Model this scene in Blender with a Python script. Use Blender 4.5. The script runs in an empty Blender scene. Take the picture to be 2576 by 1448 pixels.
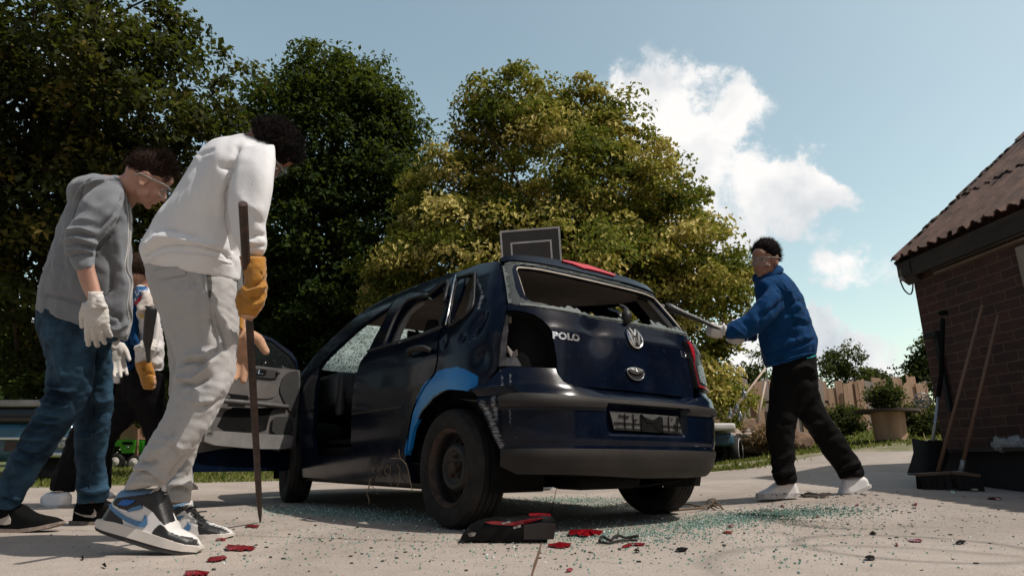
import bpy, bmesh, math, random
import numpy as np
from mathutils import Vector, Matrix
from mathutils.geometry import delaunay_2d_cdt
R = math.radians
scene = bpy.context.scene
rng = np.random.RandomState(7)
random.seed(7)

# ---------------------------------------------------------------- camera
FL = 1572.0            # focal length in units of a 2576 wide picture
TH = R(15.46)          # pitch up
CH = 0.318             # camera height
CT, ST = math.cos(TH), math.sin(TH)
cam_data = bpy.data.cameras.new('camera')
cam_data.sensor_width = 36.0
cam_data.lens = 36.0 * FL / 2576.0
cam_data.clip_start = 0.05
cam_data.clip_end = 2000.0
cam_data.dof.use_dof = False
cam = bpy.data.objects.new('camera', cam_data)
scene.collection.objects.link(cam)
cam.location = (0, 0, CH)
cam.rotation_euler = (R(90) + TH, 0, 0)
scene.camera = cam

# ---------------------------------------------------------------- light
SUN_EL, SUN_AZ = R(54), R(-24)     # azimuth measured from +X
sd = Vector((math.cos(SUN_EL) * math.cos(SUN_AZ), math.cos(SUN_EL) * math.sin(SUN_AZ), math.sin(SUN_EL)))
sun_data = bpy.data.lights.new('sun', 'SUN')
sun_data.energy = 4.8
sun_data.angle = R(0.5)
sun_data.color = (1.0, 0.94, 0.87)
sun = bpy.data.objects.new('sun', sun_data)
scene.collection.objects.link(sun)
sun.rotation_euler = sd.to_track_quat('Z', 'Y').to_euler()
sun.location = (8, -4, 12)

scene.view_settings.view_transform = 'Standard'
scene.view_settings.look = 'None'
scene.view_settings.exposure = -0.33
scene.view_settings.gamma = 1.0

world = bpy.data.worlds.new('World')
scene.world = world
world.use_nodes = True


def W(px, py, f):
    """point seen at (px, py) of the 2576 wide picture, f metres along the view axis"""
    x = (px - 1288) / FL
    y = (724 - py) / FL
    return np.array([f * x, f * (CT - y * ST), CH + f * (ST + y * CT)])


def proj(p):
    p = np.asarray(p, float)
    z = p[..., 2] - CH
    f = p[..., 1] * CT + z * ST
    u = z * CT - p[..., 1] * ST
    f = np.maximum(f, 1e-3)
    return np.stack([1288 + FL * p[..., 0] / f, 724 - FL * u / f, f], -1)


def raydir(px, py):
    d = W(px, py, 1.0) - np.array([0, 0, CH])
    return d


def build_world():
    nt = world.node_tree
    nt.nodes.clear()
    N = nt.nodes.new
    L = nt.links.new
    out = N('ShaderNodeOutputWorld')
    bg = N('ShaderNodeBackground')
    sky = N('ShaderNodeTexSky')
    sky.sky_type = 'NISHITA'
    sky.sun_disc = False
    sky.sun_elevation = SUN_EL
    sky.sun_rotation = R(90) - SUN_AZ
    sky.altitude = 50
    sky.air_density = 1.0
    sky.dust_density = 2.2
    sky.ozone_density = 1.0
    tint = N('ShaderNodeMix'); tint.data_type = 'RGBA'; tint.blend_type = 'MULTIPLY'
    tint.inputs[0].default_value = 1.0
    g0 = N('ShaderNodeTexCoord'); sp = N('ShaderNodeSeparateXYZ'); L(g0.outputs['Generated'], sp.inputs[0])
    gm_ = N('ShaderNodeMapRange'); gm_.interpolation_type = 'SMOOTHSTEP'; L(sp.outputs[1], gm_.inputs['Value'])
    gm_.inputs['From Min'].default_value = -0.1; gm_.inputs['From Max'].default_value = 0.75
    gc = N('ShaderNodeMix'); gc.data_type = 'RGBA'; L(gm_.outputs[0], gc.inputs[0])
    gc.inputs[6].default_value = (1.05, 1.0, 0.9, 1); gc.inputs[7].default_value = (2.85, 2.66, 1.92, 1)  # sky made brighter ahead of the camera, dimmer behind, to deepen shade
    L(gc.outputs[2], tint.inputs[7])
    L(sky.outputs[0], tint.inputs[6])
    tc = N('ShaderNodeTexCoord')
    # cloud mask: soft blobs in direction space, broken up by noise
    n1 = N('ShaderNodeTexNoise'); n1.inputs['Scale'].default_value = 8.0; n1.inputs['Detail'].default_value = 9.0
    n1.inputs['Roughness'].default_value = 0.66; n1.inputs['Distortion'].default_value = 0.25
    L(tc.outputs['Generated'], n1.inputs['Vector'])
    blobs = [  # px, py, radius px, weight, squash
        (1660, 235, 95, 1.0), (1560, 220, 70, .8), (1740, 330, 120, 1.1), (1640, 330, 110, 1.0), (1850, 300, 70, .8),
        (1800, 440, 120, 1.1), (1690, 480, 130, 1.0), (1900, 500, 120, 1.0), (1830, 590, 110, .8), (2010, 530, 95, .9),
        (2110, 505, 60, .75), (1960, 420, 70, .7), (1760, 620, 110, .9),
        (2200, 690, 85, .75), (2130, 670, 60, .6), (2280, 700, 60, .8), (2100, 850, 80, 1.1), (2030, 860, 70, .7),
        (2190, 880, 75, 1.0), (2060, 830, 60, 1.0), (1880, 880, 90, 1.0), (1850, 820, 60, .8), (2260, 940, 70, .7),
        (100, 120, 60, .5), (240, 60, 60, .5), (80, 300, 90, .6), (150, 180, 60, .5), (1290, 300, 60, .2),
        (100, 900, 130, .9), (50, 800, 100, .9), (330, 950, 100, .8)]
    wn_ = N('ShaderNodeTexNoise'); wn_.inputs['Scale'].default_value = 11.0; wn_.inputs['Detail'].default_value = 7.0; wn_.inputs['Roughness'].default_value = 0.62
    L(tc.outputs['Generated'], wn_.inputs['Vector'])
    ws = N('ShaderNodeVectorMath'); ws.operation = 'SUBTRACT'; L(wn_.outputs['Color'], ws.inputs[0]); ws.inputs[1].default_value = (0.5, 0.5, 0.5)
    wm = N('ShaderNodeVectorMath'); wm.operation = 'MULTIPLY_ADD'; L(ws.outputs[0], wm.inputs[0]); wm.inputs[1].default_value = (0.16, 0.16, 0.16); L(tc.outputs['Generated'], wm.inputs[2])
    prev = None
    for (px, py, r, w) in blobs:
        d = Vector(raydir(px, py)).normalized()
        dist = N('ShaderNodeVectorMath'); dist.operation = 'DISTANCE'
        L(wm.outputs[0], dist.inputs[0])
        dist.inputs[1].default_value = d
        mr = N('ShaderNodeMapRange'); mr.interpolation_type = 'SMOOTHERSTEP'
        mr.inputs['From Min'].default_value = r * 1.38 / FL
        mr.inputs['From Max'].default_value = 0.0
        mr.inputs['To Min'].default_value = 0
        mr.inputs['To Max'].default_value = w
        L(dist.outputs['Value'], mr.inputs['Value'])
        if prev is None:
            prev = mr.outputs[0]
        else:
            a = N('ShaderNodeMath'); a.operation = 'ADD'
            L(prev, a.inputs[0]); L(mr.outputs[0], a.inputs[1]); prev = a.outputs[0]
    cl = N('ShaderNodeMath'); cl.operation = 'MINIMUM'; cl.inputs[1].default_value = 1.0
    L(prev, cl.inputs[0])
    n2 = N('ShaderNodeMath'); n2.operation = 'MULTIPLY_ADD'
    L(n1.outputs[0], n2.inputs[0]); n2.inputs[1].default_value = 4.2; n2.inputs[2].default_value = -2.16
    s = N('ShaderNodeMath'); s.operation = 'ADD'
    L(cl.outputs[0], s.inputs[0]); L(n2.outputs[0], s.inputs[1])
    mk_ = N('ShaderNodeMapRange'); mk_.interpolation_type = 'SMOOTHSTEP'
    mk_.inputs['From Min'].default_value = -0.02; mk_.inputs['From Max'].default_value = 0.95
    L(s.outputs[0], mk_.inputs['Value'])
    gate = N('ShaderNodeMapRange'); gate.inputs['From Min'].default_value = 0.02; gate.inputs['From Max'].default_value = 0.25
    L(cl.outputs[0], gate.inputs['Value'])
    mm = N('ShaderNodeMath'); mm.operation = 'MULTIPLY'
    L(mk_.outputs[0], mm.inputs[0]); L(gate.outputs[0], mm.inputs[1])
    # cloud tone
    n3 = N('ShaderNodeTexNoise'); n3.inputs['Scale'].default_value = 9.0; n3.inputs['Detail'].default_value = 6.0
    L(tc.outputs['Generated'], n3.inputs['Vector'])
    cr = N('ShaderNodeValToRGB')
    cr.color_ramp.elements[0].position = 0.35; cr.color_ramp.elements[0].color = (6.4, 6.9, 7.4, 1)
    cr.color_ramp.elements[1].position = 0.6; cr.color_ramp.elements[1].color = (10.6, 10.4, 10.2, 1)
    L(n3.outputs[0], cr.inputs[0])
    mix = N('ShaderNodeMix'); mix.data_type = 'RGBA'
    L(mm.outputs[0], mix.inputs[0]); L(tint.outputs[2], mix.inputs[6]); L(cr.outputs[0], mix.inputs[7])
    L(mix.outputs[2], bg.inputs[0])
    bg.inputs[1].default_value = 0.12
    L(bg.outputs[0], out.inputs[0])


build_world()

# ---------------------------------------------------------------- helpers


def tag(o, label=None, cat=None, group=None, kind=None):
    if label: o['label'] = label
    if cat: o['category'] = cat
    if group: o['group'] = group
    if kind: o['kind'] = kind
    return o


def empty(name, loc, label=None, cat=None, group=None):
    o = bpy.data.objects.new(name, None)
    scene.collection.objects.link(o)
    o.location = tuple(float(v) for v in loc)
    o.empty_display_size = .1
    return tag(o, label, cat, group)


def wloc(o):
    v = Vector((0, 0, 0))
    while o is not None:
        v = v + o.location
        o = o.parent
    return v


def mobj(name, V, F, mat=None, parent=None, smooth=True, sharp=None, attrs=None, fattr=None, solid=None, mats=None, midx=None):
    """one mesh object from world-space vertices"""
    V = np.asarray(V, float).reshape(-1, 3)
    off = np.array(wloc(parent)) if parent is not None else np.zeros(3)
    me = bpy.data.meshes.new(name)
    V2 = (V - off).astype(np.float32)
    if isinstance(F, np.ndarray):
        k = F.shape[1]
        me.vertices.add(len(V2)); me.vertices.foreach_set('co', V2.ravel())
        me.loops.add(F.size); me.loops.foreach_set('vertex_index', F.astype(np.int32).ravel())
        me.polygons.add(len(F)); me.polygons.foreach_set('loop_start', (np.arange(len(F)) * k).astype(np.int32))
        me.update(calc_edges=True)
    else:
        me.from_pydata([tuple(v) for v in V2.tolist()], [], [tuple(int(i) for i in f) for f in F])
    me.validate()
    for m in (mats or ([mat] if mat else [])):
        me.materials.append(m)
    if midx is not None:
        me.polygons.foreach_set('material_index', np.asarray(midx, np.int32))
    me.polygons.foreach_set('use_smooth', np.full(len(me.polygons), smooth))
    if sharp is not None:
        me.set_sharp_from_angle(angle=R(sharp))
    if attrs:
        for k_, val in attrs.items():
            a = me.attributes.new(k_, 'FLOAT', 'POINT'); a.data.foreach_set('value', np.asarray(val, np.float32))
    if fattr:
        for k_, val in fattr.items():
            a = me.attributes.new(k_, 'FLOAT', 'FACE'); a.data.foreach_set('value', np.asarray(val, np.float32))
    me.update()
    o = bpy.data.objects.new(name, me)
    scene.collection.objects.link(o)
    if parent is not None:
        o.parent = parent
    if solid:
        s = o.modifiers.new('solid', 'SOLIDIFY'); s.thickness = solid; s.offset = -1
        e = o.modifiers.new('es', 'EDGE_SPLIT'); e.split_angle = R(45)
    return o


def origin_to_base(o):
    """put a single-mesh thing's origin at its base"""
    me = o.data
    n = len(me.vertices)
    co = np.empty(n * 3, np.float32); me.vertices.foreach_get('co', co); co = co.reshape(-1, 3)
    b = np.array([(co[:, 0].min() + co[:, 0].max()) / 2, (co[:, 1].min() + co[:, 1].max()) / 2, co[:, 2].min()])
    co -= b; me.vertices.foreach_set('co', co.ravel().astype(np.float32)); me.update()
    o.location = Vector(o.location) + Vector(b.tolist())
    return o


def frame_for(d):
    d = np.asarray(d, float); d = d / (np.linalg.norm(d) + 1e-12)
    a = np.array([0, 0, 1.]) if abs(d[2]) < .9 else np.array([1., 0, 0])
    u = np.cross(a, d); u /= np.linalg.norm(u)
    v = np.cross(d, u)
    return u, v


class MB:
    def __init__(s): s.V = []; s.F = []; s.n = 0; s.m = []; s.cur = 0
    def add(s, V, F):
        V = np.asarray(V, float).reshape(-1, 3)
        s.V.append(V); s.F += [tuple(int(i) + s.n for i in f) for f in F]; s.m += [s.cur] * len(F)
        s.n += len(V); return s
    def box(s, c, sz, ax=None, bev=0):
        """ax: 3x3 rows = axes"""
        c = np.asarray(c, float); h = np.asarray(sz, float) / 2
        ax = np.eye(3) if ax is None else np.asarray(ax, float)
        if bev <= 0:
            P = np.array([[x, y, z] for z in (-1, 1) for y in (-1, 1) for x in (-1, 1)], float) * h
            F = [(0, 2, 3, 1), (4, 5, 7, 6), (0, 1, 5, 4), (2, 6, 7, 3), (0, 4, 6, 2), (1, 3, 7, 5)]
            return s.add(c + P @ ax, F)
        bm = bmesh.new(); bmesh.ops.create_cube(bm, size=2)
        for v in bm.verts: v.co = Vector((v.co.x * h[0], v.co.y * h[1], v.co.z * h[2]))
        bmesh.ops.bevel(bm, geom=bm.edges[:], offset=min(bev, min(h) * .9), segments=2, affect='EDGES', profile=.6)
        P = np.array([v.co[:] for v in bm.verts]); F = [[v.index for v in f.verts] for f in bm.faces]; bm.free()
        return s.add(c + P @ ax, F)
    def tube(s, pts, rad, n=10, cap=True, flat=1.0):
        pts = np.asarray(pts, float); k = len(pts)
        rad = np.full(k, rad) if np.isscalar(rad) else np.asarray(rad, float)
        T = np.gradient(pts, axis=0)
        u, v = frame_for(T[0]); V = []
        for i in range(k):
            t = T[i] / (np.linalg.norm(T[i]) + 1e-12)
            u = u - t * np.dot(u, t); u /= np.linalg.norm(u) + 1e-12; v = np.cross(t, u)
            a = np.arange(n) * 2 * math.pi / n
            V.append(pts[i] + rad[i] * (np.cos(a)[:, None] * u + flat * np.sin(a)[:, None] * v))
        F = [(i * n + j, i * n + (j + 1) % n, (i + 1) * n + (j + 1) % n, (i + 1) * n + j) for i in range(k - 1) for j in range(n)]
        if cap: F += [tuple(range(n))[::-1], tuple((k - 1) * n + j for j in range(n))]
        return s.add(np.concatenate(V), F)
    def lathe(s, c, axis, prof, n=40, closed=False, cap=True):
        """prof: [(along, radius)]"""
        axis = np.asarray(axis, float); axis /= np.linalg.norm(axis); u, v = frame_for(axis)
        a = np.arange(n) * 2 * math.pi / n; V = []
        for (h, r) in prof:
            V.append(np.asarray(c) + axis * h + r * (np.cos(a)[:, None] * u + np.sin(a)[:, None] * v))
        k = len(prof); F = []
        for i in range(k - 1 + (1 if closed else 0)):
            i2 = (i + 1) % k
            F += [(i * n + j, i * n + (j + 1) % n, i2 * n + (j + 1) % n, i2 * n + j) for j in range(n)]
        if not closed and cap:
            if prof[0][1] > 1e-6: F.append(tuple(range(n))[::-1])
            if prof[-1][1] > 1e-6: F.append(tuple((k - 1) * n + j for j in range(n)))
        return s.add(np.concatenate(V), F)
    def ball(s, c, r, ax=None, sub=2):
        bm = bmesh.new(); bmesh.ops.create_icosphere(bm, subdivisions=sub, radius=1)
        P = np.array([v.co[:] for v in bm.verts]) * np.asarray(r); F = [[v.index for v in f.verts] for f in bm.faces]; bm.free()
        ax = np.eye(3) if ax is None else np.asarray(ax, float)
        return s.add(np.asarray(c) + P @ ax, F)
    def poly(s, pts, thick, nrm=None):
        """flat polygon extruded by thick along nrm (away)"""
        pts = np.asarray(pts, float); k = len(pts)
        if nrm is None:
            nrm = np.cross(pts[1] - pts[0], pts[2] - pts[0])
        nrm = np.asarray(nrm, float); nrm = nrm / np.linalg.norm(nrm)
        V = np.concatenate([pts, pts + nrm * thick])
        F = [tuple(range(k)), tuple(range(2 * k - 1, k - 1, -1))] + [(i, i + k, (i + 1) % k + k, (i + 1) % k) for i in range(k)]
        return s.add(V, F)
    def arr(s): return np.concatenate(s.V), s.F
    def obj(s, name, mat=None, parent=None, **k):
        if len(set(s.m)) > 1: k['midx'] = s.m
        return mobj(name, np.concatenate(s.V), s.F, mat, parent, **k)


def smooth_path(pts, k=6):
    pts = np.asarray(pts, float)
    P = np.vstack([2 * pts[0] - pts[1], pts, 2 * pts[-1] - pts[-2]])
    out = []
    for i in range(1, len(P) - 2):
        for t in np.linspace(0, 1, k, endpoint=False):
            a, b, c, d = P[i - 1], P[i], P[i + 1], P[i + 2]
            out.append(.5 * ((2 * b) + (-a + c) * t + (2 * a - 5 * b + 4 * c - d) * t * t + (-a + 3 * b - 3 * c + d) * t ** 3))
    out.append(P[-2])
    return np.array(out)


def inpoly(P, poly):
    P = np.asarray(P, float); poly = np.asarray(poly, float)
    x, y = P[:, 0], P[:, 1]; c = np.zeros(len(P), bool); j = len(poly) - 1
    for i in range(len(poly)):
        xi, yi = poly[i]; xj, yj = poly[j]
        m = ((yi > y) != (yj > y)) & (x < (xj - xi) * (y - yi) / (yj - yi + 1e-15) + xi)
        c ^= m; j = i
    return c


def pdist(P, line, closed=False):
    """distance from points to polyline"""
    P = np.asarray(P, float); line = np.asarray(line, float)
    d = np.full(len(P), 1e9); n = len(line)
    for i in range(n if closed else n - 1):
        a, b = line[i], line[(i + 1) % n]; ab = b - a
        t = np.clip(((P - a) @ ab) / (ab @ ab + 1e-12), 0, 1)
        d = np.minimum(d, np.linalg.norm(P - a - t[:, None] * ab, axis=1))
    return d


# ---------------------------------------------------------------- materials
def _n(nt, t, **k):
    n = nt.nodes.new(t)
    for a, v in k.items():
        setattr(n, a, v)
    return n


def base_mat(name):
    m = bpy.data.materials.new(name); m.use_nodes = True
    nt = m.node_tree; nt.nodes.clear()
    out = _n(nt, 'ShaderNodeOutputMaterial'); b = _n(nt, 'ShaderNodeBsdfPrincipled')
    nt.links.new(b.outputs[0], out.inputs[0])
    tc = _n(nt, 'ShaderNodeTexCoord')
    return m, nt, b, tc.outputs['Object'], out


def noise(nt, vec, scale, detail=5, rough=.55, dist=0):
    n = _n(nt, 'ShaderNodeTexNoise')
    n.inputs['Scale'].default_value = scale; n.inputs['Detail'].default_value = detail
    n.inputs['Roughness'].default_value = rough; n.inputs['Distortion'].default_value = dist
    nt.links.new(vec, n.inputs['Vector'])
    return n.outputs[0]


def ramp(nt, fac, stops):
    r = _n(nt, 'ShaderNodeValToRGB'); e = r.color_ramp.elements
    while len(e) < len(stops): e.new(.5)
    for i, (p, c) in enumerate(stops):
        e[i].position = p; e[i].color = (c[0], c[1], c[2], 1) if len(c) == 3 else c
    nt.links.new(fac, r.inputs[0])
    return r.outputs[0]


def mixc(nt, fac, a, b, mode='MIX'):
    m = _n(nt, 'ShaderNodeMix', data_type='RGBA', blend_type=mode)
    for sock, v in ((0, fac), (6, a), (7, b)):
        if isinstance(v, (int, float)): m.inputs[sock].default_value = v
        elif isinstance(v, tuple): m.inputs[sock].default_value = (v[0], v[1], v[2], 1)
        else: nt.links.new(v, m.inputs[sock])
    return m.outputs[2]


def math_(nt, op, a, b=None, c=None, clamp=False):
    m = _n(nt, 'ShaderNodeMath', operation=op); m.use_clamp = clamp
    for i, v in enumerate((a, b, c)):
        if v is None: continue
        if isinstance(v, (int, float)): m.inputs[i].default_value = v
        else: nt.links.new(v, m.inputs[i])
    return m.outputs[0]


def mapping(nt, vec, scale=(1, 1, 1), rot=(0, 0, 0), loc=(0, 0, 0)):
    m = _n(nt, 'ShaderNodeMapping'); m.inputs['Scale'].default_value = scale
    m.inputs['Rotation'].default_value = rot; m.inputs['Location'].default_value = loc
    nt.links.new(vec, m.inputs[0]); return m.outputs[0]


def bump(nt, b, h, strength=.3, dist=.01):
    n = _n(nt, 'ShaderNodeBump'); n.inputs['Strength'].default_value = strength; n.inputs['Distance'].default_value = dist
    nt.links.new(h, n.inputs['Height']); nt.links.new(n.outputs[0], b.inputs['Normal'])
    return n


def attr(nt, name):
    a = _n(nt, 'ShaderNodeAttribute'); a.attribute_name = name
    return a.outputs['Fac']


MATS = {}


def mk(name, col, rough=.6, metal=0., var=.25, scale=6., bmp=.15, bscale=60., bdist=.004, col2=None, coat=0, spec=.5, sheen=0, trans=0, aniso=(1, 1, 1)):
    if name in MATS: return MATS[name]
    m, nt, b, co, out = base_mat(name)
    v = mapping(nt, co, aniso)
    f = noise(nt, v, scale, 6, .6)
    c2 = col2 or tuple(c * (1 - var) for c in col)
    c1 = col
    nt.links.new(ramp(nt, f, [(.35, c2), (.65, c1)]), b.inputs['Base Color'])
    rr = noise(nt, v, scale * 2.3, 4)
    mr = _n(nt, 'ShaderNodeMapRange'); nt.links.new(rr, mr.inputs['Value'])
    mr.inputs['To Min'].default_value = max(0, rough - .12); mr.inputs['To Max'].default_value = min(1, rough + .12)
    nt.links.new(mr.outputs[0], b.inputs['Roughness'])
    b.inputs['Metallic'].default_value = metal
    b.inputs['Specular IOR Level'].default_value = spec
    b.inputs['Coat Weight'].default_value = coat
    b.inputs['Coat Roughness'].default_value = .08
    b.inputs['Sheen Weight'].default_value = sheen
    b.inputs['Transmission Weight'].default_value = trans
    if bmp: bump(nt, b, noise(nt, v, bscale, 5, .6), bmp, bdist)
    MATS[name] = m
    return m
# ---------------------------------------------------------------- terrain
def _zp(px, py):     # point of the level yard (z = 0) seen at a pixel
    d = raydir(px, py)
    return np.array([0, 0, CH]) + d * (-CH / d[2])


_cp = [_zp(x, y) for x, y in ((0, 1448), (1288, 1448), (2576, 1448), (0, 1370), (1150, 1330), (1690, 1293), (720, 1262), (2400, 1370), (1250, 1290), (0, 1300), (1288, 1700))]
_cp += [W(*a) for a in ((2040, 1250, 4.23), (2130, 1240, 4.35), (2385, 1194, 5.9), (2576, 1235, 4.9), (290, 1172, 15), (1800, 1166, 11.5), (2240, 1104, 11),
                        (2100, 1137, 8.5), (560, 1212, 7.6), (100, 1225, 7.3), (1780, 1187, 8.0), (2000, 1092, 16.5), (2576, 1080, 17), (0, 1180, 13),
                        (1288, 1205, 8), (2300, 1170, 7.0))]
_cp += [np.array(a) for a in ((-30, 30, .2), (0, 32, .7), (30, 30, 1.1), (-30, 60, .4), (0, 60, .8), (40, 60, 1.1), (-30, 5, .1), (30, 3, .3), (-20, -8, 0), (20, -8, 0.))]
_cp = np.array(_cp)


def _tps(r2): return np.where(r2 > 0, r2 * np.log(np.maximum(r2, 1e-12)), 0)


_n0 = len(_cp)
_K = _tps(((_cp[:, None, :2] - _cp[None, :, :2]) ** 2).sum(-1)) + np.eye(_n0) * .6
_A = np.zeros((_n0 + 3, _n0 + 3)); _A[:_n0, :_n0] = _K
_A[:_n0, _n0:] = np.c_[np.ones(_n0), _cp[:, :2]]; _A[_n0:, :_n0] = _A[:_n0, _n0:].T
_w = np.linalg.solve(_A, np.r_[_cp[:, 2], 0, 0, 0])


def gz(x, y):
    P = np.stack([np.ravel(x), np.ravel(y)], 1).astype(float)
    K = _tps(((P[:, None] - _cp[None, :, :2]) ** 2).sum(-1))
    z = K @ _w[:_n0] + _w[_n0] + P @ _w[_n0 + 1:]
    near = np.clip((4.3 - P[:, 1]) / 1.2, 0, 1) * np.clip((2.6 - P[:, 0]) / 1.0, 0, 1)
    z = z * (1 - near * near * (3 - 2 * near))
    z = np.clip(z, -.3, 1.6)
    return z.reshape(np.shape(x)) if np.shape(x) else float(z[0])


def gpt(px, py, f0=5.0):
    """ground point seen at a pixel"""
    d = raydir(px, py); o = np.array([0, 0, CH]); ts = np.concatenate([np.linspace(.8, 12, 400), np.linspace(12, 40, 200)])
    P = o + d * ts[:, None]; g = P[:, 2] - gz(P[:, 0], P[:, 1])
    i = np.argmax(g < 0) if (g < 0).any() else len(ts) - 1
    if i > 0:
        a, b = g[i - 1], g[i]; t = ts[i - 1] + (ts[i] - ts[i - 1]) * a / (a - b + 1e-12)
    else: t = ts[0]
    p = o + d * t; p[2] = gz(p[0], p[1]); return p


# yard edge (concrete ends, grass begins) as Y(X)
_edge = np.array([gpt(x, y) for x, y in ((-400, 1238), (90, 1226), (400, 1218), (640, 1210), (1288, 1196), (1780, 1186), (1880, 1178), (2100, 1138), (2290, 1134))])
_ex = np.r_[-60, _edge[:, 0], 12, 60]; _ey = np.r_[_edge[0, 1], _edge[:, 1], 10, 10]
_o = np.argsort(_ex); _ex, _ey = _ex[_o], _ey[_o]


def edgeY(x): return np.interp(x, _ex, _ey)


def grid_mesh(name, xs, rows, zoff, mat, kind='structure', attrs=None):
    V = []; nx = len(xs)
    for r in rows:      # each row: array of Y for the xs
        V.append(np.stack([xs, r, gz(xs, r) + zoff], 1))
    V = np.concatenate(V); ny = len(rows)
    i = np.arange(ny - 1)[:, None] * nx + np.arange(nx - 1)[None]
    F = np.stack([i, i + 1, i + 1 + nx, i + nx], -1).reshape(-1, 4)
    o = mobj(name, V, F, mat)
    tag(o, kind=kind)
    return o


def concrete_mat():
    m, nt, b, co, out = base_mat('concrete')
    n1 = noise(nt, co, 1.1, 8, .62); n2 = noise(nt, co, 9, 6, .65); n3 = noise(nt, co, 130, 3, .7)
    c = ramp(nt, n1, [(.3, (.25, .20, .165)), (.5, (.345, .285, .235)), (.72, (.44, .37, .31))])
    c = mixc(nt, .4, c, ramp(nt, n2, [(.3, (.27, .22, .18)), (.7, (.58, .49, .42))]))
    c = mixc(nt, .5, c, ramp(nt, n3, [(.3, (.12, .10, .085)), (.5, (.40, .35, .30)), (.75, (.66, .60, .54))]))
    gr = noise(nt, co, 55, 2, .5); c = mixc(nt, ramp(nt, gr, [(.66, (0, 0, 0)), (.70, (.7, .7, .7))]), c, (.10, .085, .07))
    vc = _n(nt, 'ShaderNodeTexVoronoi', feature='DISTANCE_TO_EDGE'); vc.inputs['Scale'].default_value = .55
    wv = _n(nt, 'ShaderNodeVectorMath', operation='MULTIPLY_ADD'); nn_ = _n(nt, 'ShaderNodeTexNoise'); nn_.inputs['Scale'].default_value = 2.2; nn_.inputs['Detail'].default_value = 6; nt.links.new(co, nn_.inputs['Vector'])
    nt.links.new(nn_.outputs['Color'], wv.inputs[0]); wv.inputs[1].default_value = (.7, .7, .7); nt.links.new(co, wv.inputs[2]); nt.links.new(wv.outputs[0], vc.inputs['Vector'])
    c = mixc(nt, math_(nt, 'MULTIPLY', ramp(nt, vc.outputs['Distance'], [(.0, (1, 1, 1)), (.004, (0, 0, 0))]), ramp(nt, n1, [(.5, (0, 0, 0)), (.6, (.7, .7, .7))])), c, (.10, .08, .065))
    # dark blotches of dirt
    st = noise(nt, co, 2.6, 9, .7, .6)
    c = mixc(nt, ramp(nt, st, [(.58, (0, 0, 0)), (.74, (.6, .6, .6))]), c, (.12, .095, .075))
    c = mixc(nt, ramp(nt, noise(nt, co, .7, 6, .6, 1.2), [(.42, (.0, .0, .0)), (.68, (.55, .55, .55))]), c, (.19, .15, .12))
    # tyre rings and skid marks
    for (cx, cy, r1, wd, s) in RINGS:
        sep = _n(nt, 'ShaderNodeVectorMath', operation='DISTANCE')
        v = mapping(nt, co, (1, 1, 0), loc=(0, 0, 0))
        nt.links.new(v, sep.inputs[0]); sep.inputs[1].default_value = (cx, cy, 0)
        dd = math_(nt, 'ABSOLUTE', math_(nt, 'SUBTRACT', sep.outputs['Value'], r1))
        f = _n(nt, 'ShaderNodeMapRange'); nt.links.new(dd, f.inputs['Value'])
        f.inputs['From Min'].default_value = wd; f.inputs['From Max'].default_value = 0; f.inputs['To Max'].default_value = s
        k = math_(nt, 'MULTIPLY', f.outputs[0], noise(nt, co, 6, 5))
        c = mixc(nt, k, c, (.09, .075, .062))
    nt.links.new(c, b.inputs['Base Color'])
    b.inputs['Roughness'].default_value = .86
    h = math_(nt, 'ADD', math_(nt, 'MULTIPLY', n3, .5), n2)
    bump(nt, b, h, .5, .006)
    return m


RINGS = []
for _px, _py, _r, _wd, _s in ((2290, 1375, .40, .05, 1.0), (2330, 1440, .62, .06, .7)):
    _p = gpt(_px, _py); RINGS.append((_p[0], _p[1], _r, _wd, _s))

xs = np.unique(np.concatenate([np.linspace(-60, -8, 30), np.linspace(-8, 9, 150), np.linspace(9, 60, 30)]))
ye = edgeY(xs)
rows = [(-6 + (ye + 6) * t) for t in np.linspace(0, 1, 110)]
grid_mesh('concrete_yard', xs, rows, 0.0, concrete_mat())


def grass_mat():
    m, nt, b, co, out = base_mat('grass_ground')
    n1 = noise(nt, co, .9, 6, .6); n2 = noise(nt, co, 14, 6, .7)
    c = ramp(nt, n1, [(.35, (.15, .13, .06)), (.5, (.12, .135, .035)), (.7, (.085, .12, .022))])
    c = mixc(nt, .6, c, ramp(nt, n2, [(.3, (.03, .045, .01)), (.7, (.16, .17, .05))]))
    # bare sandy strip beside the concrete
    s = ramp(nt, noise(nt, co, 3.5, 6, .7), [(.52, (0, 0, 0)), (.6, (1, 1, 1))])
    a = attr(nt, 'bare')
    f = math_(nt, 'MULTIPLY', a, math_(nt, 'ADD', s, .25), clamp=True)
    c = mixc(nt, f, c, ramp(nt, n2, [(.3, (.22, .17, .12)), (.7, (.42, .34, .26))]))
    nt.links.new(c, b.inputs['Base Color']); b.inputs['Roughness'].default_value = .95
    bump(nt, b, n2, .6, .03)
    return m


rows = [ye - .02 + (90 - ye) * t ** 2.2 for t in np.linspace(0, 1, 90)]
g = grid_mesh('ground', xs, rows, -0.012, grass_mat())
_co = np.array([v.co[:] for v in g.data.vertices])
_d = _co[:, 1] - edgeY(_co[:, 0])
_wd = np.where(_co[:, 0] > 1.5, 2.6, 1.5)
a_ = g.data.attributes.new('bare', 'FLOAT', 'POINT'); a_.data.foreach_set('value', np.clip(1.15 - _d / _wd, 0, 1).astype(np.float32))

# slab joints: thin dark strips of dirt filling the joint
jm = mk('joint_dirt', (.12, .065, .035), .95, scale=30, bmp=.4)


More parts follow.
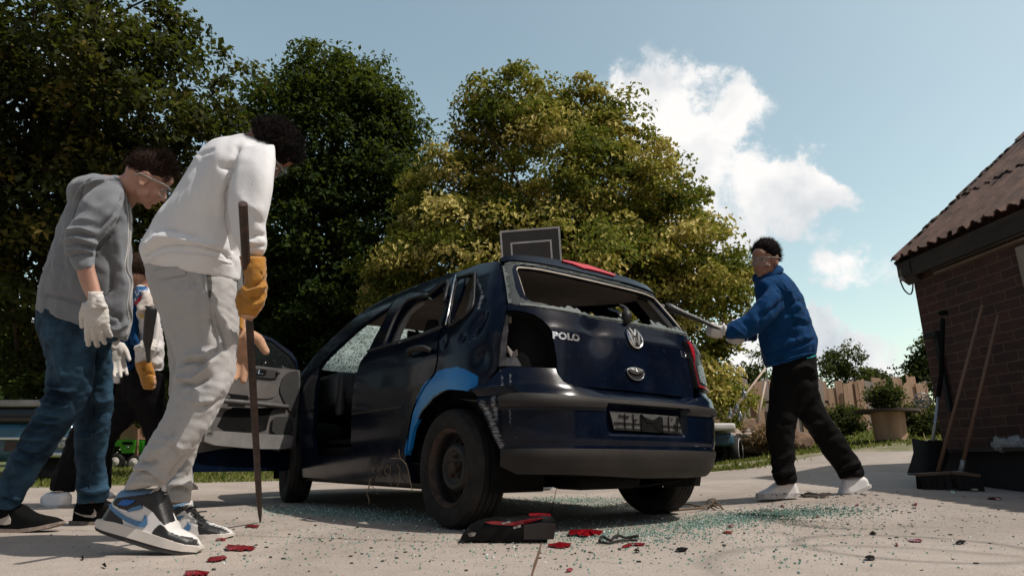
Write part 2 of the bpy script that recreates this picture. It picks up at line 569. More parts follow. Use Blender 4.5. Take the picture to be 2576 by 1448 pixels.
def joint(p0, p1, w, wob=.004):
    a, b = np.array(p0, float), np.array(p1, float); n = 60; d = (b - a)[:2]; d /= np.linalg.norm(d); nn = np.array([-d[1], d[0]])
    V = []
    r = np.random.RandomState(3)
    for t in np.linspace(0, 1, n):
        c = a[:2] + (b - a)[:2] * t; ww = w * (1 + .5 * r.rand())
        for s_ in (-1, 1):
            q = c + nn * (s_ * ww + wob * r.randn() * .4); V.append([q[0], q[1], gz(q[0], q[1]) + .003])
    F = [(2 * i, 2 * i + 1, 2 * i + 3, 2 * i + 2) for i in range(n - 1)]
    o = mobj('slab_joint', V, F, jm); tag(o, kind='structure'); return o


pa, pb = gpt(1340, 1440), gpt(1400, 1230)
dj = (pb - pa); joint(pa - dj * .4, pa + dj * 1.6, .0028, .002)
# cross joint near the steel bar
ca, cb = gpt(480, 1343), gpt(760, 1352)
joint(ca - (cb - ca) * 3, cb + (cb - ca) * 1.2, .0025, .002)
# ---------------------------------------------------------------- car frame and body surface
CO = np.array([.3215, 3.71, 0.0])
_yaw = R(53.1)
CD = np.array([-math.cos(_yaw), math.sin(_yaw), 0]); CR = np.array([CD[1], -CD[0], 0]); CZ = np.array([0, 0, 1.])


def car(x, y, z):
    x, y, z = np.broadcast_arrays(np.asarray(x, float), np.asarray(y, float), np.asarray(z, float))
    return CO + x[..., None] * CD - y[..., None] * CR + z[..., None] * CZ


CAX = np.array([CD, -CR, CZ])      # rows: forward, left, up
_wz = [.10, .18, .25, .35, .45, .60, .72, .85, .95, 1.00, 1.10, 1.20, 1.30, 1.38, 1.43, 1.50]
_ww = [.775, .79, .80, .81, .818, .825, .825, .815, .80, .785, .745, .70, .65, .60, .565, .50]
_rz = [.10, .22, .27, .34, .42, .52, .60, .622, .634, .65, .80, .94, .975, 1.05, 1.20, 1.38, 1.43, 1.50]
_rr = [-.47, -.525, -.592, -.625, -.635, -.638, -.640, -.640, -.61, -.575, -.555, -.535, -.52, -.495, -.372, -.225, -.19, -.15]
_xa = .25
_kz, _kk = [.95, 1.06, 1.20, 1.37], [1.0, .80, .55, .32]      # the plan gets squarer towards the roof
_ph = np.linspace(0, math.pi / 2, 400)
_cx = np.cos(_ph) ** (2 / 5.0); _cy = np.sin(_ph) ** (2 / 3.7)
_arc = np.r_[0, np.cumsum(np.hypot(np.diff(_cx * .88), np.diff(_cy * .82)))]
U0 = _arc[-1]


def cs(u, z, off=0.0):
    """car shell: u = arc position (0 rear middle, + left side), z = height -> car-local xyz"""
    u, z = np.broadcast_arrays(np.asarray(u, float), np.asarray(z, float))
    au = np.abs(u); sg = np.sign(u)
    cx = np.interp(np.minimum(au, U0), _arc, _cx); cy = np.interp(np.minimum(au, U0), _arc, _cy)
    Wd = np.interp(z, _wz, _ww); Rr = np.interp(z, _rz, _rr)
    x = _xa - (_xa - Rr) * cx ** np.interp(z, _kz, _kk); y = Wd * cy
    fx = np.maximum(au - U0, 0); x = x + fx
    # nose: width narrows towards the front
    y = y * (1 - .20 * np.clip((x - 2.2) / 1.1, 0, 1) ** 2.2)
    y = y * (1 - .02 * np.clip((0.9 - x) / 1.5, 0, 1) ** 2)
    y = y * sg
    return np.stack([x, y, z], -1)


def dent(u, z):
    d = np.zeros(np.shape(u))
    for (du, dz, r, a) in DENTS:
        q = ((u - du) ** 2 + (z - dz) ** 2) / (r * r); d = d + a * np.exp(-q * 1.5)
    return d


DENTS = []


def csw(u, z, off=0.0):
    """world position of the shell, pushed out by off along its normal"""
    u = np.asarray(u, float); z = np.asarray(z, float)
    p = cs(u, z); e = 1e-3
    a = cs(u + e, z) - cs(u - e, z); b = cs(u, z + e) - cs(u, z - e)
    n = np.cross(a, b); n /= np.linalg.norm(n, axis=-1, keepdims=True) + 1e-12
    n = n * np.sign((n * np.stack([p[..., 0] - 1.0, p[..., 1], 0 * p[..., 2]], -1)).sum(-1, keepdims=True) + 1e-9)
    o = np.asarray(off, float) + dent(u, z)
    p = p + n * (o[..., None] if np.ndim(o) else o)
    return car(p[..., 0], p[..., 1], p[..., 2])


_gu, _gzz = np.meshgrid(np.linspace(-U0 - .3, U0 + 3.2, 900), np.linspace(.12, 1.5, 420))
_gw = csw(_gu, _gzz); _gp = proj(_gw)
_ga = np.gradient(_gw, axis=1); _gb = np.gradient(_gw, axis=0); _gn = np.cross(_ga, _gb)
_out = (_gw - (CO + CD * 1.0)); _out[..., 2] = 0
_gn *= np.sign((_gn * _out).sum(-1, keepdims=True))
_vis = ((_gn * (np.array([0, 0, CH]) - _gw)).sum(-1) > 0)
_gp2 = np.where(_vis[..., None], _gp[..., :2], 1e6)


def uv(px, py):
    """shell coordinates seen at a pixel"""
    d = (_gp2[..., 0] - px) ** 2 + (_gp2[..., 1] - py) ** 2
    i = np.unravel_index(np.argmin(d), d.shape); u, z = _gu[i], _gzz[i]
    for _ in range(6):
        e = 1e-3; q = proj(csw(u, z))[:2]; a = (proj(csw(u + e, z))[:2] - q) / e; b = (proj(csw(u, z + e))[:2] - q) / e
        J = np.stack([a, b], 1); r = np.array([px, py]) - q
        st = np.linalg.lstsq(J.T @ J + np.eye(2) * 400, J.T @ r, rcond=None)[0]; st = np.clip(st, -.01, .01)
        u, z = u + st[0], z + st[1]
    return [float(u), float(z)]


def uvs(*pts): return [uv(*p) for p in pts]
def crop(sx, x0, y0): return lambda *pts: [(x0 + sx * a, y0 + sx * b) for a, b in pts]
C1 = crop(.2171, 1195, 628.9); C2 = crop(.2171, 1509.4, 628.9); C3 = crop(.2564, 1195, 912)
C4 = crop(.2823, 723.3, 628.9); C5 = crop(.3475, 471.7, 786.2); C6 = crop(.4994, 691.8, 628.9)
# ---------------------------------------------------------------- car materials
def paint_mat():
    m, nt, b, co, out = base_mat('navy_paint')
    n = noise(nt, co, 3, 7, .65); fine = noise(nt, co, 160, 4, .7)
    c = ramp(nt, n, [(.3, (.0014, .0028, .007)), (.7, (.0028, .0068, .018))])
    dust = ramp(nt, noise(nt, co, 7, 9, .75), [(.5, (0, 0, 0)), (.85, (.12, .12, .12))])
    c = mixc(nt, dust, c, (.07, .075, .08))
    spk = ramp(nt, fine, [(.70, (0, 0, 0)), (.78, (.35, .35, .35))]); c = mixc(nt, spk, c, (.14, .15, .16))
    # sprayed light blue paint over the wheel arch
    blue = attr(nt, 'blue'); edge = math_(nt, 'ADD', blue, math_(nt, 'MULTIPLY', math_(nt, 'SUBTRACT', noise(nt, co, 90, 4), .5), .35))
    bf = _n(nt, 'ShaderNodeMapRange'); nt.links.new(edge, bf.inputs['Value']); bf.inputs['From Min'].default_value = .35; bf.inputs['From Max'].default_value = .6
    c = mixc(nt, bf.outputs[0], c, ramp(nt, n, [(.3, (.006, .125, .36)), (.7, (.013, .205, .54))]))
    # scraped paint
    scr = attr(nt, 'scr')
    st = noise(nt, mapping(nt, co, (12, 12, 80), (0, 0, 0)), 2.0, 8, .75, .6)
    sf = ramp(nt, math_(nt, 'MULTIPLY', scr, st), [(.42, (0, 0, 0)), (.60, (1, 1, 1))])
    c = mixc(nt, sf, c, (.30, .31, .32))
    nt.links.new(c, b.inputs['Base Color'])
    r = _n(nt, 'ShaderNodeMapRange'); nt.links.new(noise(nt, co, 12, 6, .7), r.inputs['Value'])
    r.inputs['To Min'].default_value = .07; r.inputs['To Max'].default_value = .26
    nt.links.new(r.outputs[0], b.inputs['Roughness'])
    b.inputs['Coat Weight'].default_value = .13; b.inputs['Coat Roughness'].default_value = .04
    b.inputs['Specular IOR Level'].default_value = .16
    bump(nt, b, math_(nt, 'ADD', noise(nt, co, 2.2, 3), math_(nt, 'MULTIPLY', fine, .02)), .22, .02)
    return m


PAINT = paint_mat()
PLAST = mk('black_plastic', (.012, .0115, .011), .5, spec=.3, col2=(.022, .020, .018), scale=5, bscale=220, bmp=.25)
DIRTY = mk('dusty_plastic', (.032, .027, .023), .62, spec=.3, col2=(.018, .016, .015), scale=4, bscale=200, bmp=.3)
RUB = mk('tyre_rubber', (.012, .0115, .011), .8, spec=.25, col2=(.026, .023, .020), scale=14, bscale=90, bmp=.5)
STEELW = mk('steel_rim', (.012, .0115, .0115), .5, metal=.3, col2=(.024, .019, .016), scale=12, bmp=.3)
RUST = mk('rust', (.075, .042, .028), .85, col2=(.025, .017, .013), scale=25, bmp=.6)
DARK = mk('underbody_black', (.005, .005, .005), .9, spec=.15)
GREIGE = mk('greige_trim', (.30, .265, .235), .8, var=.25, scale=5)
LINER = mk('headliner', (.34, .28, .24), .9, var=.3, scale=4)
CHROME = mk('chrome', (.78, .77, .74), .22, metal=1, var=.25, scale=40, bmp=.1)
DASH = mk('dash_plastic', (.045, .050, .052), .6, var=.3)
DOORT = mk('door_trim', (.105, .098, .092), .6, col2=(.065, .060, .057), scale=9, bscale=260, bmp=.3)
DOORD = mk('door_trim_dark', (.030, .029, .028), .6, var=.3, bscale=260)
DOORL = mk('door_trim_light', (.20, .19, .18), .62, var=.3, bscale=260)
FABR = mk('seat_fabric', (.012, .012, .013), .95, bscale=300)
REDP = mk('red_lens', (.42, .010, .02), .25, var=.4, scale=30, coat=.5, bmp=.1)


def glass_mat(name, col, rough, density=1.0, cracks=0):
    m, nt, b, co, out = base_mat(name)
    b.inputs['Base Color'].default_value = (*col, 1); b.inputs['Roughness'].default_value = rough
    b.inputs['IOR'].default_value = 1.2
    tr = _n(nt, 'ShaderNodeBsdfTransparent'); mx = _n(nt, 'ShaderNodeMixShader')
    f = noise(nt, co, 60, 5, .7)
    nt.links.new(ramp(nt, f, [(.3, (density * .75,) * 3), (.7, (min(1, density * 1.1),) * 3)]), mx.inputs[0])
    nt.links.new(tr.outputs[0], mx.inputs[1]); nt.links.new(b.outputs[0], mx.inputs[2]); nt.links.new(mx.outputs[0], out.inputs[0])
    bump(nt, b, noise(nt, co, 150, 3), .6, .003)
    return m


FROST = glass_mat('shattered_glass', (.17, .19, .18), .4, .9)


def windscreen_mat():
    m, nt, b, co, out = base_mat('cracked_windscreen')
    A = _n(nt, 'ShaderNodeUVMap')  # unused uv; cracks follow object space
    lines = None
    for sc, wd in ((11, .05), (24, .08), (48, .13)):
        v = _n(nt, 'ShaderNodeTexVoronoi', feature='DISTANCE_TO_EDGE'); v.inputs['Scale'].default_value = sc
        vec = _n(nt, 'ShaderNodeVectorMath', operation='ADD')
        nn = _n(nt, 'ShaderNodeTexNoise'); nn.inputs['Scale'].default_value = 9; nt.links.new(co, nn.inputs['Vector'])
        sc_ = _n(nt, 'ShaderNodeVectorMath', operation='SCALE'); sc_.inputs['Scale'].default_value = .12
        nt.links.new(nn.outputs['Color'], sc_.inputs[0]); nt.links.new(co, vec.inputs[0]); nt.links.new(sc_.outputs[0], vec.inputs[1])
        nt.links.new(vec.outputs[0], v.inputs['Vector'])
        l = _n(nt, 'ShaderNodeMapRange'); nt.links.new(v.outputs['Distance'], l.inputs['Value']); l.inputs['From Min'].default_value = wd; l.inputs['From Max'].default_value = 0
        lines = l.outputs[0] if lines is None else math_(nt, 'MAXIMUM', lines, l.outputs[0])
    for (cx, cy, cz, k) in CRACKS:          # rings round each blow
        d = _n(nt, 'ShaderNodeVectorMath', operation='DISTANCE'); nt.links.new(co, d.inputs[0]); d.inputs[1].default_value = (cx, cy, cz)
        wv = math_(nt, 'SINE', math_(nt, 'ADD', math_(nt, 'MULTIPLY', d.outputs['Value'], 150), math_(nt, 'MULTIPLY', noise(nt, co, 12, 4), 14)))
        l = _n(nt, 'ShaderNodeMapRange'); nt.links.new(wv, l.inputs['Value']); l.inputs['From Min'].default_value = .55; l.inputs['From Max'].default_value = 1.0; l.inputs['To Max'].default_value = .9
        fall = _n(nt, 'ShaderNodeMapRange'); nt.links.new(d.outputs['Value'], fall.inputs['Value']); fall.inputs['From Min'].default_value = .30; fall.inputs['From Max'].default_value = .04
        lines = math_(nt, 'MAXIMUM', lines, math_(nt, 'MULTIPLY', l.outputs[0], fall.outputs[0]))
    df = _n(nt, 'ShaderNodeBsdfDiffuse'); df.inputs[0].default_value = (.80, .90, .84, 1)
    tl = _n(nt, 'ShaderNodeBsdfTranslucent'); tl.inputs[0].default_value = (.80, .95, .87, 1)
    ad = _n(nt, 'ShaderNodeMixShader'); ad.inputs[0].default_value = .6
    nt.links.new(df.outputs[0], ad.inputs[1]); nt.links.new(tl.outputs[0], ad.inputs[2])
    tr = _n(nt, 'ShaderNodeBsdfTransparent'); tr.inputs[0].default_value = (.50, .70, .60, 1)
    mx = _n(nt, 'ShaderNodeMixShader'); f = math_(nt, 'ADD', math_(nt, 'MULTIPLY', lines, .9), .10, clamp=True)
    nt.links.new(f, mx.inputs[0]); nt.links.new(tr.outputs[0], mx.inputs[1]); nt.links.new(ad.outputs[0], mx.inputs[2])
    nt.links.new(mx.outputs[0], out.inputs[0])
    return m


# ---------------------------------------------------------------- panel builder
def dens(poly, h, closed=True):
    out = []; n = len(poly)
    for i in range(n if closed else n - 1):
        a = np.array(poly[i]); b = np.array(poly[(i + 1) % n]); k = max(1, int(np.ceil(np.linalg.norm(b - a) / h)))
        out += [a + (b - a) * j / k for j in range(k)]
    if not closed: out.append(np.array(poly[-1]))
    return np.array(out)


def round_poly(poly, it=1):
    P = np.array(poly, float)
    for _ in range(it):
        Q = np.roll(P, -1, 0); P = np.stack([.8 * P + .2 * Q, .2 * P + .8 * Q], 1).reshape(-1, 2)
    return P


def inset(poly, d):
    P = np.array(poly, float); ar = .5 * np.sum(P[:, 0] * np.roll(P[:, 1], -1) - np.roll(P[:, 0], -1) * P[:, 1])
    e1 = P - np.roll(P, 1, 0); e2 = np.roll(P, -1, 0) - P
    n1 = np.stack([-e1[:, 1], e1[:, 0]], 1); n2 = np.stack([-e2[:, 1], e2[:, 0]], 1)
    n = n1 / (np.linalg.norm(n1, axis=1, keepdims=True) + 1e-9) + n2 / (np.linalg.norm(n2, axis=1, keepdims=True) + 1e-9)
    n /= np.linalg.norm(n, axis=1, keepdims=True) + 1e-9
    return P + n * d * np.sign(ar)


def tri2d(outline, holes=(), h=.03):
    B = [dens(outline, h)] + [dens(q, h) for q in holes]
    pts = []; edges = []; k = 0
    for b in B:
        n = len(b); pts += [tuple(p) for p in b]; edges += [(k + i, k + (i + 1) % n) for i in range(n)]; k += n
    lo = B[0].min(0); hi = B[0].max(0)
    gx = np.arange(lo[0] + h / 2, hi[0], h); gy = np.arange(lo[1] + h / 2, hi[1], h * .87)
    G = np.array([(x + (h / 2 if j % 2 else 0), y) for j, y in enumerate(gy) for x in gx]).reshape(-1, 2)
    if len(G):
        keep = inpoly(G, B[0]) & (pdist(G, B[0], True) > h * .45)
        for q in B[1:]: keep &= ~inpoly(G, q) & (pdist(G, q, True) > h * .45)
        pts += [tuple(p) for p in G[keep]]
    r = delaunay_2d_cdt([Vector(p) for p in pts], edges, [], 0, 1e-6)
    V = np.array([v[:] for v in r[0]]); F = np.array([f for f in r[2] if len(f) == 3])
    c = V[F].mean(1); ok = inpoly(c, B[0])
    for q in B[1:]: ok &= ~inpoly(c, q)
    return V, F[ok]


def panel(name, outline, mat, parent, holes=(), h=.03, thick=.018, off=0., attrs=None, mirror=False, offf=None):
    V, F = tri2d(outline, holes, h)
    if mirror: V = V * np.array([-1, 1])
    o = off + (offf(V[:, 0], V[:, 1]) if offf is not None else 0)
    P = csw(V[:, 0], V[:, 1], o)
    # orient outwards
    a = P[F[:, 1]] - P[F[:, 0]]; b = P[F[:, 2]] - P[F[:, 0]]; n = np.cross(a, b); c = P[F].mean(1) - (CO + CD * 1.0 + CZ * .6)
    if (n * c).sum() < 0: F = F[:, ::-1]
    at = {k: f(V) for k, f in (attrs or {}).items()}
    return mobj(name, P, F.copy(), mat, parent, attrs=at or None, solid=thick if thick else None)


def wrap(V, F, u0, z0, name, mat, parent, off=.004, flip=False, **k):
    """2-D artwork (right, up, height) laid on the tailgate or bumper"""
    V = np.asarray(V, float)
    P = csw(u0 - V[:, 0], z0 + V[:, 1], off + V[:, 2])
    return mobj(name, P, F, mat, parent, **k)


def text_mesh(txt, size, extrude=.002, bold=0.0, shear=0, space=1.0):
    cu = bpy.data.curves.new('txt', 'FONT'); cu.body = txt; cu.size = size; cu.extrude = extrude; cu.offset = bold
    cu.align_x = 'CENTER'; cu.align_y = 'CENTER'; cu.shear = shear; cu.space_character = space; cu.resolution_u = 6
    cu.bevel_depth = extrude * .4
    o = bpy.data.objects.new('txt', cu); scene.collection.objects.link(o)
    dg = bpy.context.evaluated_depsgraph_get(); me = bpy.data.meshes.new_from_object(o.evaluated_get(dg))
    V = np.array([v.co[:] for v in me.vertices]).reshape(-1, 3); F = [tuple(p.vertices) for p in me.polygons]
    bpy.data.objects.remove(o); bpy.data.meshes.remove(me)
    return V, F


# ---------------------------------------------------------------- the car
carE = empty('wrecked_car', CO, 'wrecked navy hatchback with smashed windows and a bright blue patch over the wheel arch', 'car')
DENTS = [(.27, .95, .11, -.026), (.33, .85, .16, -.006), (1.0, 1.02, .035, -.012), (1.06, 1.10, .03, -.010), (1.12, .93, .03, -.010), (1.30, .93, .03, -.008), (1.02, .98, .08, -.020), (.95, .80, .07, -.016), (.88, 1.15, .06, -.010), (2.05, .80, .2, -.006)]

roof_px = C4((1782, 110), (1600, 165), (1400, 220), (1200, 290), (1000, 375), (850, 440), (700, 525), (600, 600), (500, 680), (400, 775), (300, 870), (220, 960), (165, 1035))
roof_uv = [[.945, 1.385]] + uvs(*roof_px)
for i_ in range(len(roof_uv)):    # smooth the far end, where a pixel is worth several centimetres
    u_, z_ = roof_uv[i_]
    roof_uv[i_] = [u_, z_]
rearL = uvs(*C1((290, 130), (325, 300), (355, 500), (372, 660), (352, 730), (330, 830), (300, 960), (280, 1080), (262, 1250), (255, 1340)))
arch_px = [(1256, 1128), (1231, 1088), (1211, 1043), (1196, 1008), (1166, 982), (1126, 979), (1091, 1001), (1061, 1037), (1041, 1078), (1031, 1128), (1027, 1168)]
seam_px = [(1226, 960), (1184, 984)]
U1 = U0 + 1.0     # u for local x = 1.25
ap = uvs(*C4((1005, 398), (900, 500), (800, 565), (700, 630), (600, 710), (500, 800), (400, 895), (320, 975), (275, 1040), (255, 1150), (240, 1250), (230, 1448))) + \
    uvs((786, 1060), (784, 1099), (789.7, 1134), (802, 1141), (875, 1139.5), (884, 1139))
frontE = U0 + 2.62
dr_edge = uvs((884, 1139), (884, 1047), (890, 967.7), (907, 908), (925, 885.8), (963, 812), (1009, 738))
rdoor = uvs((884, 1166), (884, 1047), (890, 967.7), (907, 908), (925, 885.8), (963, 812), (1009, 738), (1039.5, 733), (1073, 735), (1078, 738.5), (1130, 701), (1145, 693),
            (1134, 753), (1121, 818), (1110, 826.5), (1101.6, 869), (1100, 905.5), (1093, 939), (1066, 975), (1048, 1007), (1036, 1040), (1027, 1090), (1022, 1143), (1020, 1168))
rwin = uvs((966, 872.5), (986, 821), (1003, 787), (1030, 756), (1070, 744), (1079, 745), (1127, 708), (1119, 760), (1109, 822), (1048, 846), (1005.6, 862))
qwin = uvs((1155, 698), (1190.5, 689), (1195, 696), (1191, 764), (1176, 790), (1158, 803), (1130, 812))

qu = [p for p in rearL]
arch = uvs(*[p for p in arch_px[3:]])
rr_edge = [list(p) for p in rdoor[10:]]       # rear door's rear edge
# quarter panel: from the hatch edge over the arch to the rear door
quarter = rearL[::-1] + [roof_uv[1], roof_uv[2], roof_uv[3]] + uvs((1146, 692), (1136, 753), (1123, 818), (1112, 828), (1103.6, 869), (1102, 905.5), (1095, 940)) + \
    uvs((1068, 976), (1050, 1008), (1038, 1040), (1029, 1090), (1025, 1140)) + uvs((1031, 1128), (1041, 1078), (1061, 1037), (1091, 1001), (1126, 979), (1166, 982), (1182, 986)) + \
    uvs((1226, 962), (1248, 930))
blue_px = np.array(C4((1110, 1448), (1150, 1330), (1220, 1200), (1320, 1090), (1400, 1050), (1500, 1038), (1580, 1060), (1700, 1125), (1690, 1205), (1622, 1254), (1520, 1248), (1400, 1245), (1300, 1300), (1210, 1400), (1180, 1448)) + [(1028, 1143), (1018, 1143)])


def a_blue(V):
    p = proj(csw(V[:, 0], V[:, 1]))[:, :2]; i = inpoly(p, blue_px); d = pdist(p, blue_px, True)
    far = np.clip((p[:, 0] - 1150) / 40, 0, 1) * 14 + 3
    return np.where(i, np.clip(.5 + d / far, 0, 1), np.clip(.5 - d / far, 0, 1)) * (V[:, 0] > 0)


SCR = [[C3((90, 400), (140, 520), (215, 700), (255, 820)), 20], [C3((190, 340), (210, 560)), 15], [C3((340, 450), (350, 640)), 7], [C3((430, 620), (390, 760)), 3.5],
       [C4((1690, 260), (1740, 400), (1700, 520)), 9], [C4((1610, 820), (1680, 780)), 4], [C3((270, 130), (290, 250)), 8], [C3((350, 110), (360, 240)), 7],
       [C4((1660, 720), (1700, 705)), 3], [C3((230, 20), (250, 80)), 7], [C1((1650, 1060), (1670, 1130)), 2.6], [C1((1170, 1250), (1200, 1210)), 3], [C1((1100, 1200), (1120, 1190)), 3],
       [C3((970, 840), (990, 800)), 3], [C3((810, 770), (818, 760)), 2.5], [C3((2120, 805), (2200, 820), (2260, 840)), 2.2], [C2((720, 1130), (745, 1205)), 2.6], [C2((730, 1330), (740, 1310)), 2.6],
       [C3((2190, 590), (2195, 605)), 3], [C1((240, 750), (262, 765)), 2.5], [C1((60, 790), (90, 830)), 2.5], [C3((1725, 195), (1735, 200)), 2.2], [C3((1265, 160), (1272, 163)), 1.8],
       [C4((1170, 70), (1180, 60)), 2], [C4((1730, 130), (1710, 190)), 2.5]]


def a_scr(V):
    p = proj(csw(V[:, 0], V[:, 1]))[:, :2]; s = np.zeros(len(V))
    for pts, w in SCR:
        d = pdist(p, pts); s = np.maximum(s, np.clip(1.25 - d / w, 0, 1))
    return s * (V[:, 0] > -.7)


AT = {'blue': a_blue, 'scr': a_scr}
panel('quarter_panel', inset(quarter, .0015), PAINT, carE, holes=[qwin], h=.016, thick=.02, attrs=AT)
_zero = {'blue': lambda V: np.zeros(len(V)), 'scr': lambda V: np.zeros(len(V))}
# side structure in front of the quarter: sill, pillars, roof rail, front wing
wheelF = [[U0 - _xa + 2.465 + .33 * math.cos(a), .29 + .33 * math.sin(a)] for a in np.linspace(-.25, math.pi + .25, 16)]
rail = [roof_uv[3]] + roof_uv[4:]
cowl = [[U0 - _xa + 2.42, 1.03], [U0 - _xa + 2.7, .97], [U0 - _xa + 3.1, .88], [U0 - _xa + 3.22, .72], [U0 - _xa + 3.2, .30]]
side = rail + cowl + [[w[0], max(w[1], .2)] for w in wheelF] + [[U0 - _xa + 2.12, .20], [U0 + .15, .20], uv(1020, 1165), uv(884, 1163)] + \
    uvs((884, 1143), (802, 1144.5), (789.7, 1138)) + [ap[i] for i in (13, 12, 11, 10, 9, 8, 7, 6, 5, 4, 3, 2, 1)] + uvs((1006, 741), (1009, 735), (1040, 730), (1075, 732), (1131, 697), (1146, 691))
panel('side_frame', side, PAINT, carE, h=.04, thick=.03, attrs=_zero, off=-.004)
# rear door with its bent window frame
rd = panel('rear_door', inset(rdoor, .004), PAINT, carE, holes=[rwin], h=.025, thick=.035, attrs=AT, off=.002)
mould = uvs((886, 1043), (1012, 1025), (1012, 1021), (886, 1038))
panel('door_moulding', mould, PLAST, rd, h=.02, thick=.006, off=.007)
wf = MB()
wfr = smooth_path(np.array([csw(*p, .006) for p in rwin[:1] + rwin[1:8]]), 3); wf.tube(wfr, .011, 8)
wf.obj('window_frame', PLAST, rd)
hb = MB(); hp = [csw(*uv(*p), o) for p, o in (((1036, 896), .012), ((1046, 888), .045), ((1066, 882), .05), ((1084, 880), .042), ((1090, 884), .01))]
hb.tube(smooth_path(hp, 4), [.014] * 4 + [.020] * 9 + [.017] * 4, 10, flat=.8); hb.obj('door_handle', PLAST, rd)
belt = uvs((925, 886), (966, 874), (1048, 849), (1112, 824), (1112, 819), (1048, 844), (966, 869), (925, 881))
panel('window_seal', belt, CHROME, rd, h=.02, thick=.004, off=.008)
# shards left in the door and quarter windows


def jag(base, amp, seed, n=40, dirn=(0, 1)):
    r = np.random.RandomState(seed); P = smooth_path(np.array(base), max(1, n // len(base))); k = len(P)
    h = np.abs(amp * (.25 + .75 * r.rand(k) ** 1.5)) * (1 + .5 * np.sin(np.arange(k) * .37 + seed) + .3 * np.sin(np.arange(k) * .13))
    top = P + np.array(dirn) * h[:, None]
    return [list(p) for p in P] + [list(p) for p in top[::-1]]


shq = jag(uvs((1131, 812), (1140, 760), (1152, 700)), .022, 3, 24, (-1, -.1)); panel('glass_remnant', shq, FROST, carE, h=.02, thick=.003, off=-.012)
shq = jag(uvs((1131, 812), (1158, 804), (1176, 792)), .018, 5, 24, (0, 1)); panel('glass_remnant', shq, FROST, carE, h=.02, thick=.003, off=-.012)
shr = jag(uvs((1127, 708), (1119, 760), (1109, 822)), .05, 8, 26, (1, 0)); panel('glass_remnant', shr, mk('tinted_shard', (.04, .05, .05), .2), rd, h=.02, thick=.003, off=-.012)
qs = MB(); qf = smooth_path(np.array([csw(*p, .004) for p in qwin + qwin[:1]]), 4); qs.tube(qf, .008, 8); qs.obj('window_seal', PLAST, carE)
ps = MB(); ps.tube(smooth_path([csw(*uv(*p), .006) for p in ((1148, 694), (1136, 753), (1124, 818))], 4), .006, 8); ps.obj('pillar_trim', CHROME, carE)

# right side of the car (mirrored, seen through the windows)
rq = [[.86, .20], [.86, .62], [.84, 1.0], [.93, 1.38]] + roof_uv[1:] + cowl + [[w[0], max(w[1], .2)] for w in wheelF] + \
    [[U0 - _xa + 2.12, .2], [U0 - _xa + .42, .2]] + [[U0 - _xa + .345 * math.cos(a), max(.2, .29 + .345 * math.sin(a))] for a in np.linspace(-.2, math.pi + .2, 14)]
fwin = [[U0 - _xa + 1.12, 1.03], [U0 - _xa + 2.02, 1.04], [U0 - _xa + 1.95, 1.20], [U0 - _xa + 1.6, 1.41], [U0 - _xa + 1.05, 1.43]]
panel('right_side', rq, PAINT, carE, holes=[rwin, fwin, qwin], h=.05, thick=.03, attrs=_zero, mirror=True)
# roof, headliner, bonnet
RE = np.array([cs(*p) for p in roof_uv[:9]]); RE = smooth_path(RE, 4)


def loft(E, bow, bul, ns=15, dz=0., dx=None):
    V = []; k = len(E)
    for i, e in enumerate(E):
        t = i / (k - 1)
        for s in np.linspace(1, -1, ns):
            q = 1 - s * s; V.append(car(e[0] - q * bow(t), e[1] * s, e[2] + q * bul(t) + dz))
    F = [(i * ns + j, i * ns + j + 1, (i + 1) * ns + j + 1, (i + 1) * ns + j) for i in range(k - 1) for j in range(ns - 1)]
    return np.array(V), F


def mir(P): return [[-p[0], p[1]] for p in P[::-1]]


_lt = uvs(*C1((298, 150), (300, 128), (360, 108), (500, 90), (800, 118), (980, 148), (1250, 202))); _lt = [p for p in _lt if p[0] > .03]
_lb = uvs(*C1((345, 162), (430, 148), (560, 160), (900, 210), (1240, 290))); _lb = [p for p in _lb if p[0] > .03]
spt = _lt + [[0, _lt[-1][1] + .004]] + mir(_lt)
_sp = np.array([cs(*p) for p in spt]); _sp = _sp[np.argsort(_sp[:, 1])]
V, F = loft(RE, lambda t: .06 * (1 - t) ** 4 - .12 * max(0, t - .8) / .2, lambda t: .030)
_nr = len(RE)
for i_ in range(_nr):       # the rear edge of the roof runs into the spoiler
    w_ = (1 - i_ / (_nr - 1)) ** 5
    for j_ in range(15):
        k_ = i_ * 15 + j_; s_ = 1 - 2 * j_ / 14; y_ = s_ * .575; tgt = car(np.interp(y_, _sp[:, 1], _sp[:, 0]) + .03, y_, np.interp(y_, _sp[:, 1], _sp[:, 2]) - .006)
        V[k_] = V[k_] * (1 - w_) + tgt * w_
o = mobj('roof', V, F, PAINT, carE, solid=.012, attrs={'blue': np.zeros(len(V)), 'scr': np.zeros(len(V))})
V, F = loft(RE * np.array([1, .97, 1]), lambda t: .05 * (1 - t) ** 4, lambda t: .02, dz=-.055)
mobj('headliner', V, F, LINER, carE)
WE = smooth_path(np.array([cs(*p) for p in roof_uv[8:14]]), 4)
WE2 = WE * np.array([1, .985, 1]) - np.array([0, 0, .01])
V, F = loft(WE2, lambda t: -.17 - .08 * t, lambda t: .02)
_cen = [V[int(len(V) * a)] for a in (.35, .55, .72, .45)]
CRACKS = [(*(p - CO), 1) for p in (car(1.93, .30, 1.17), car(2.2, .05, 1.12), car(1.95, -.25, 1.2), car(2.1, .5, 1.06))]
mobj('windscreen', V, F, windscreen_mat(), carE)
HE = np.array([[2.42, .76, 1.03], [2.7, .75, .97], [3.0, .72, .90], [3.1, .70, .84], [3.22, .64, .72], [3.25, .62, .45], [3.2, .6, .25]])
V, F = loft(smooth_path(HE, 3), lambda t: -.12, lambda t: .05 * (1 - t))
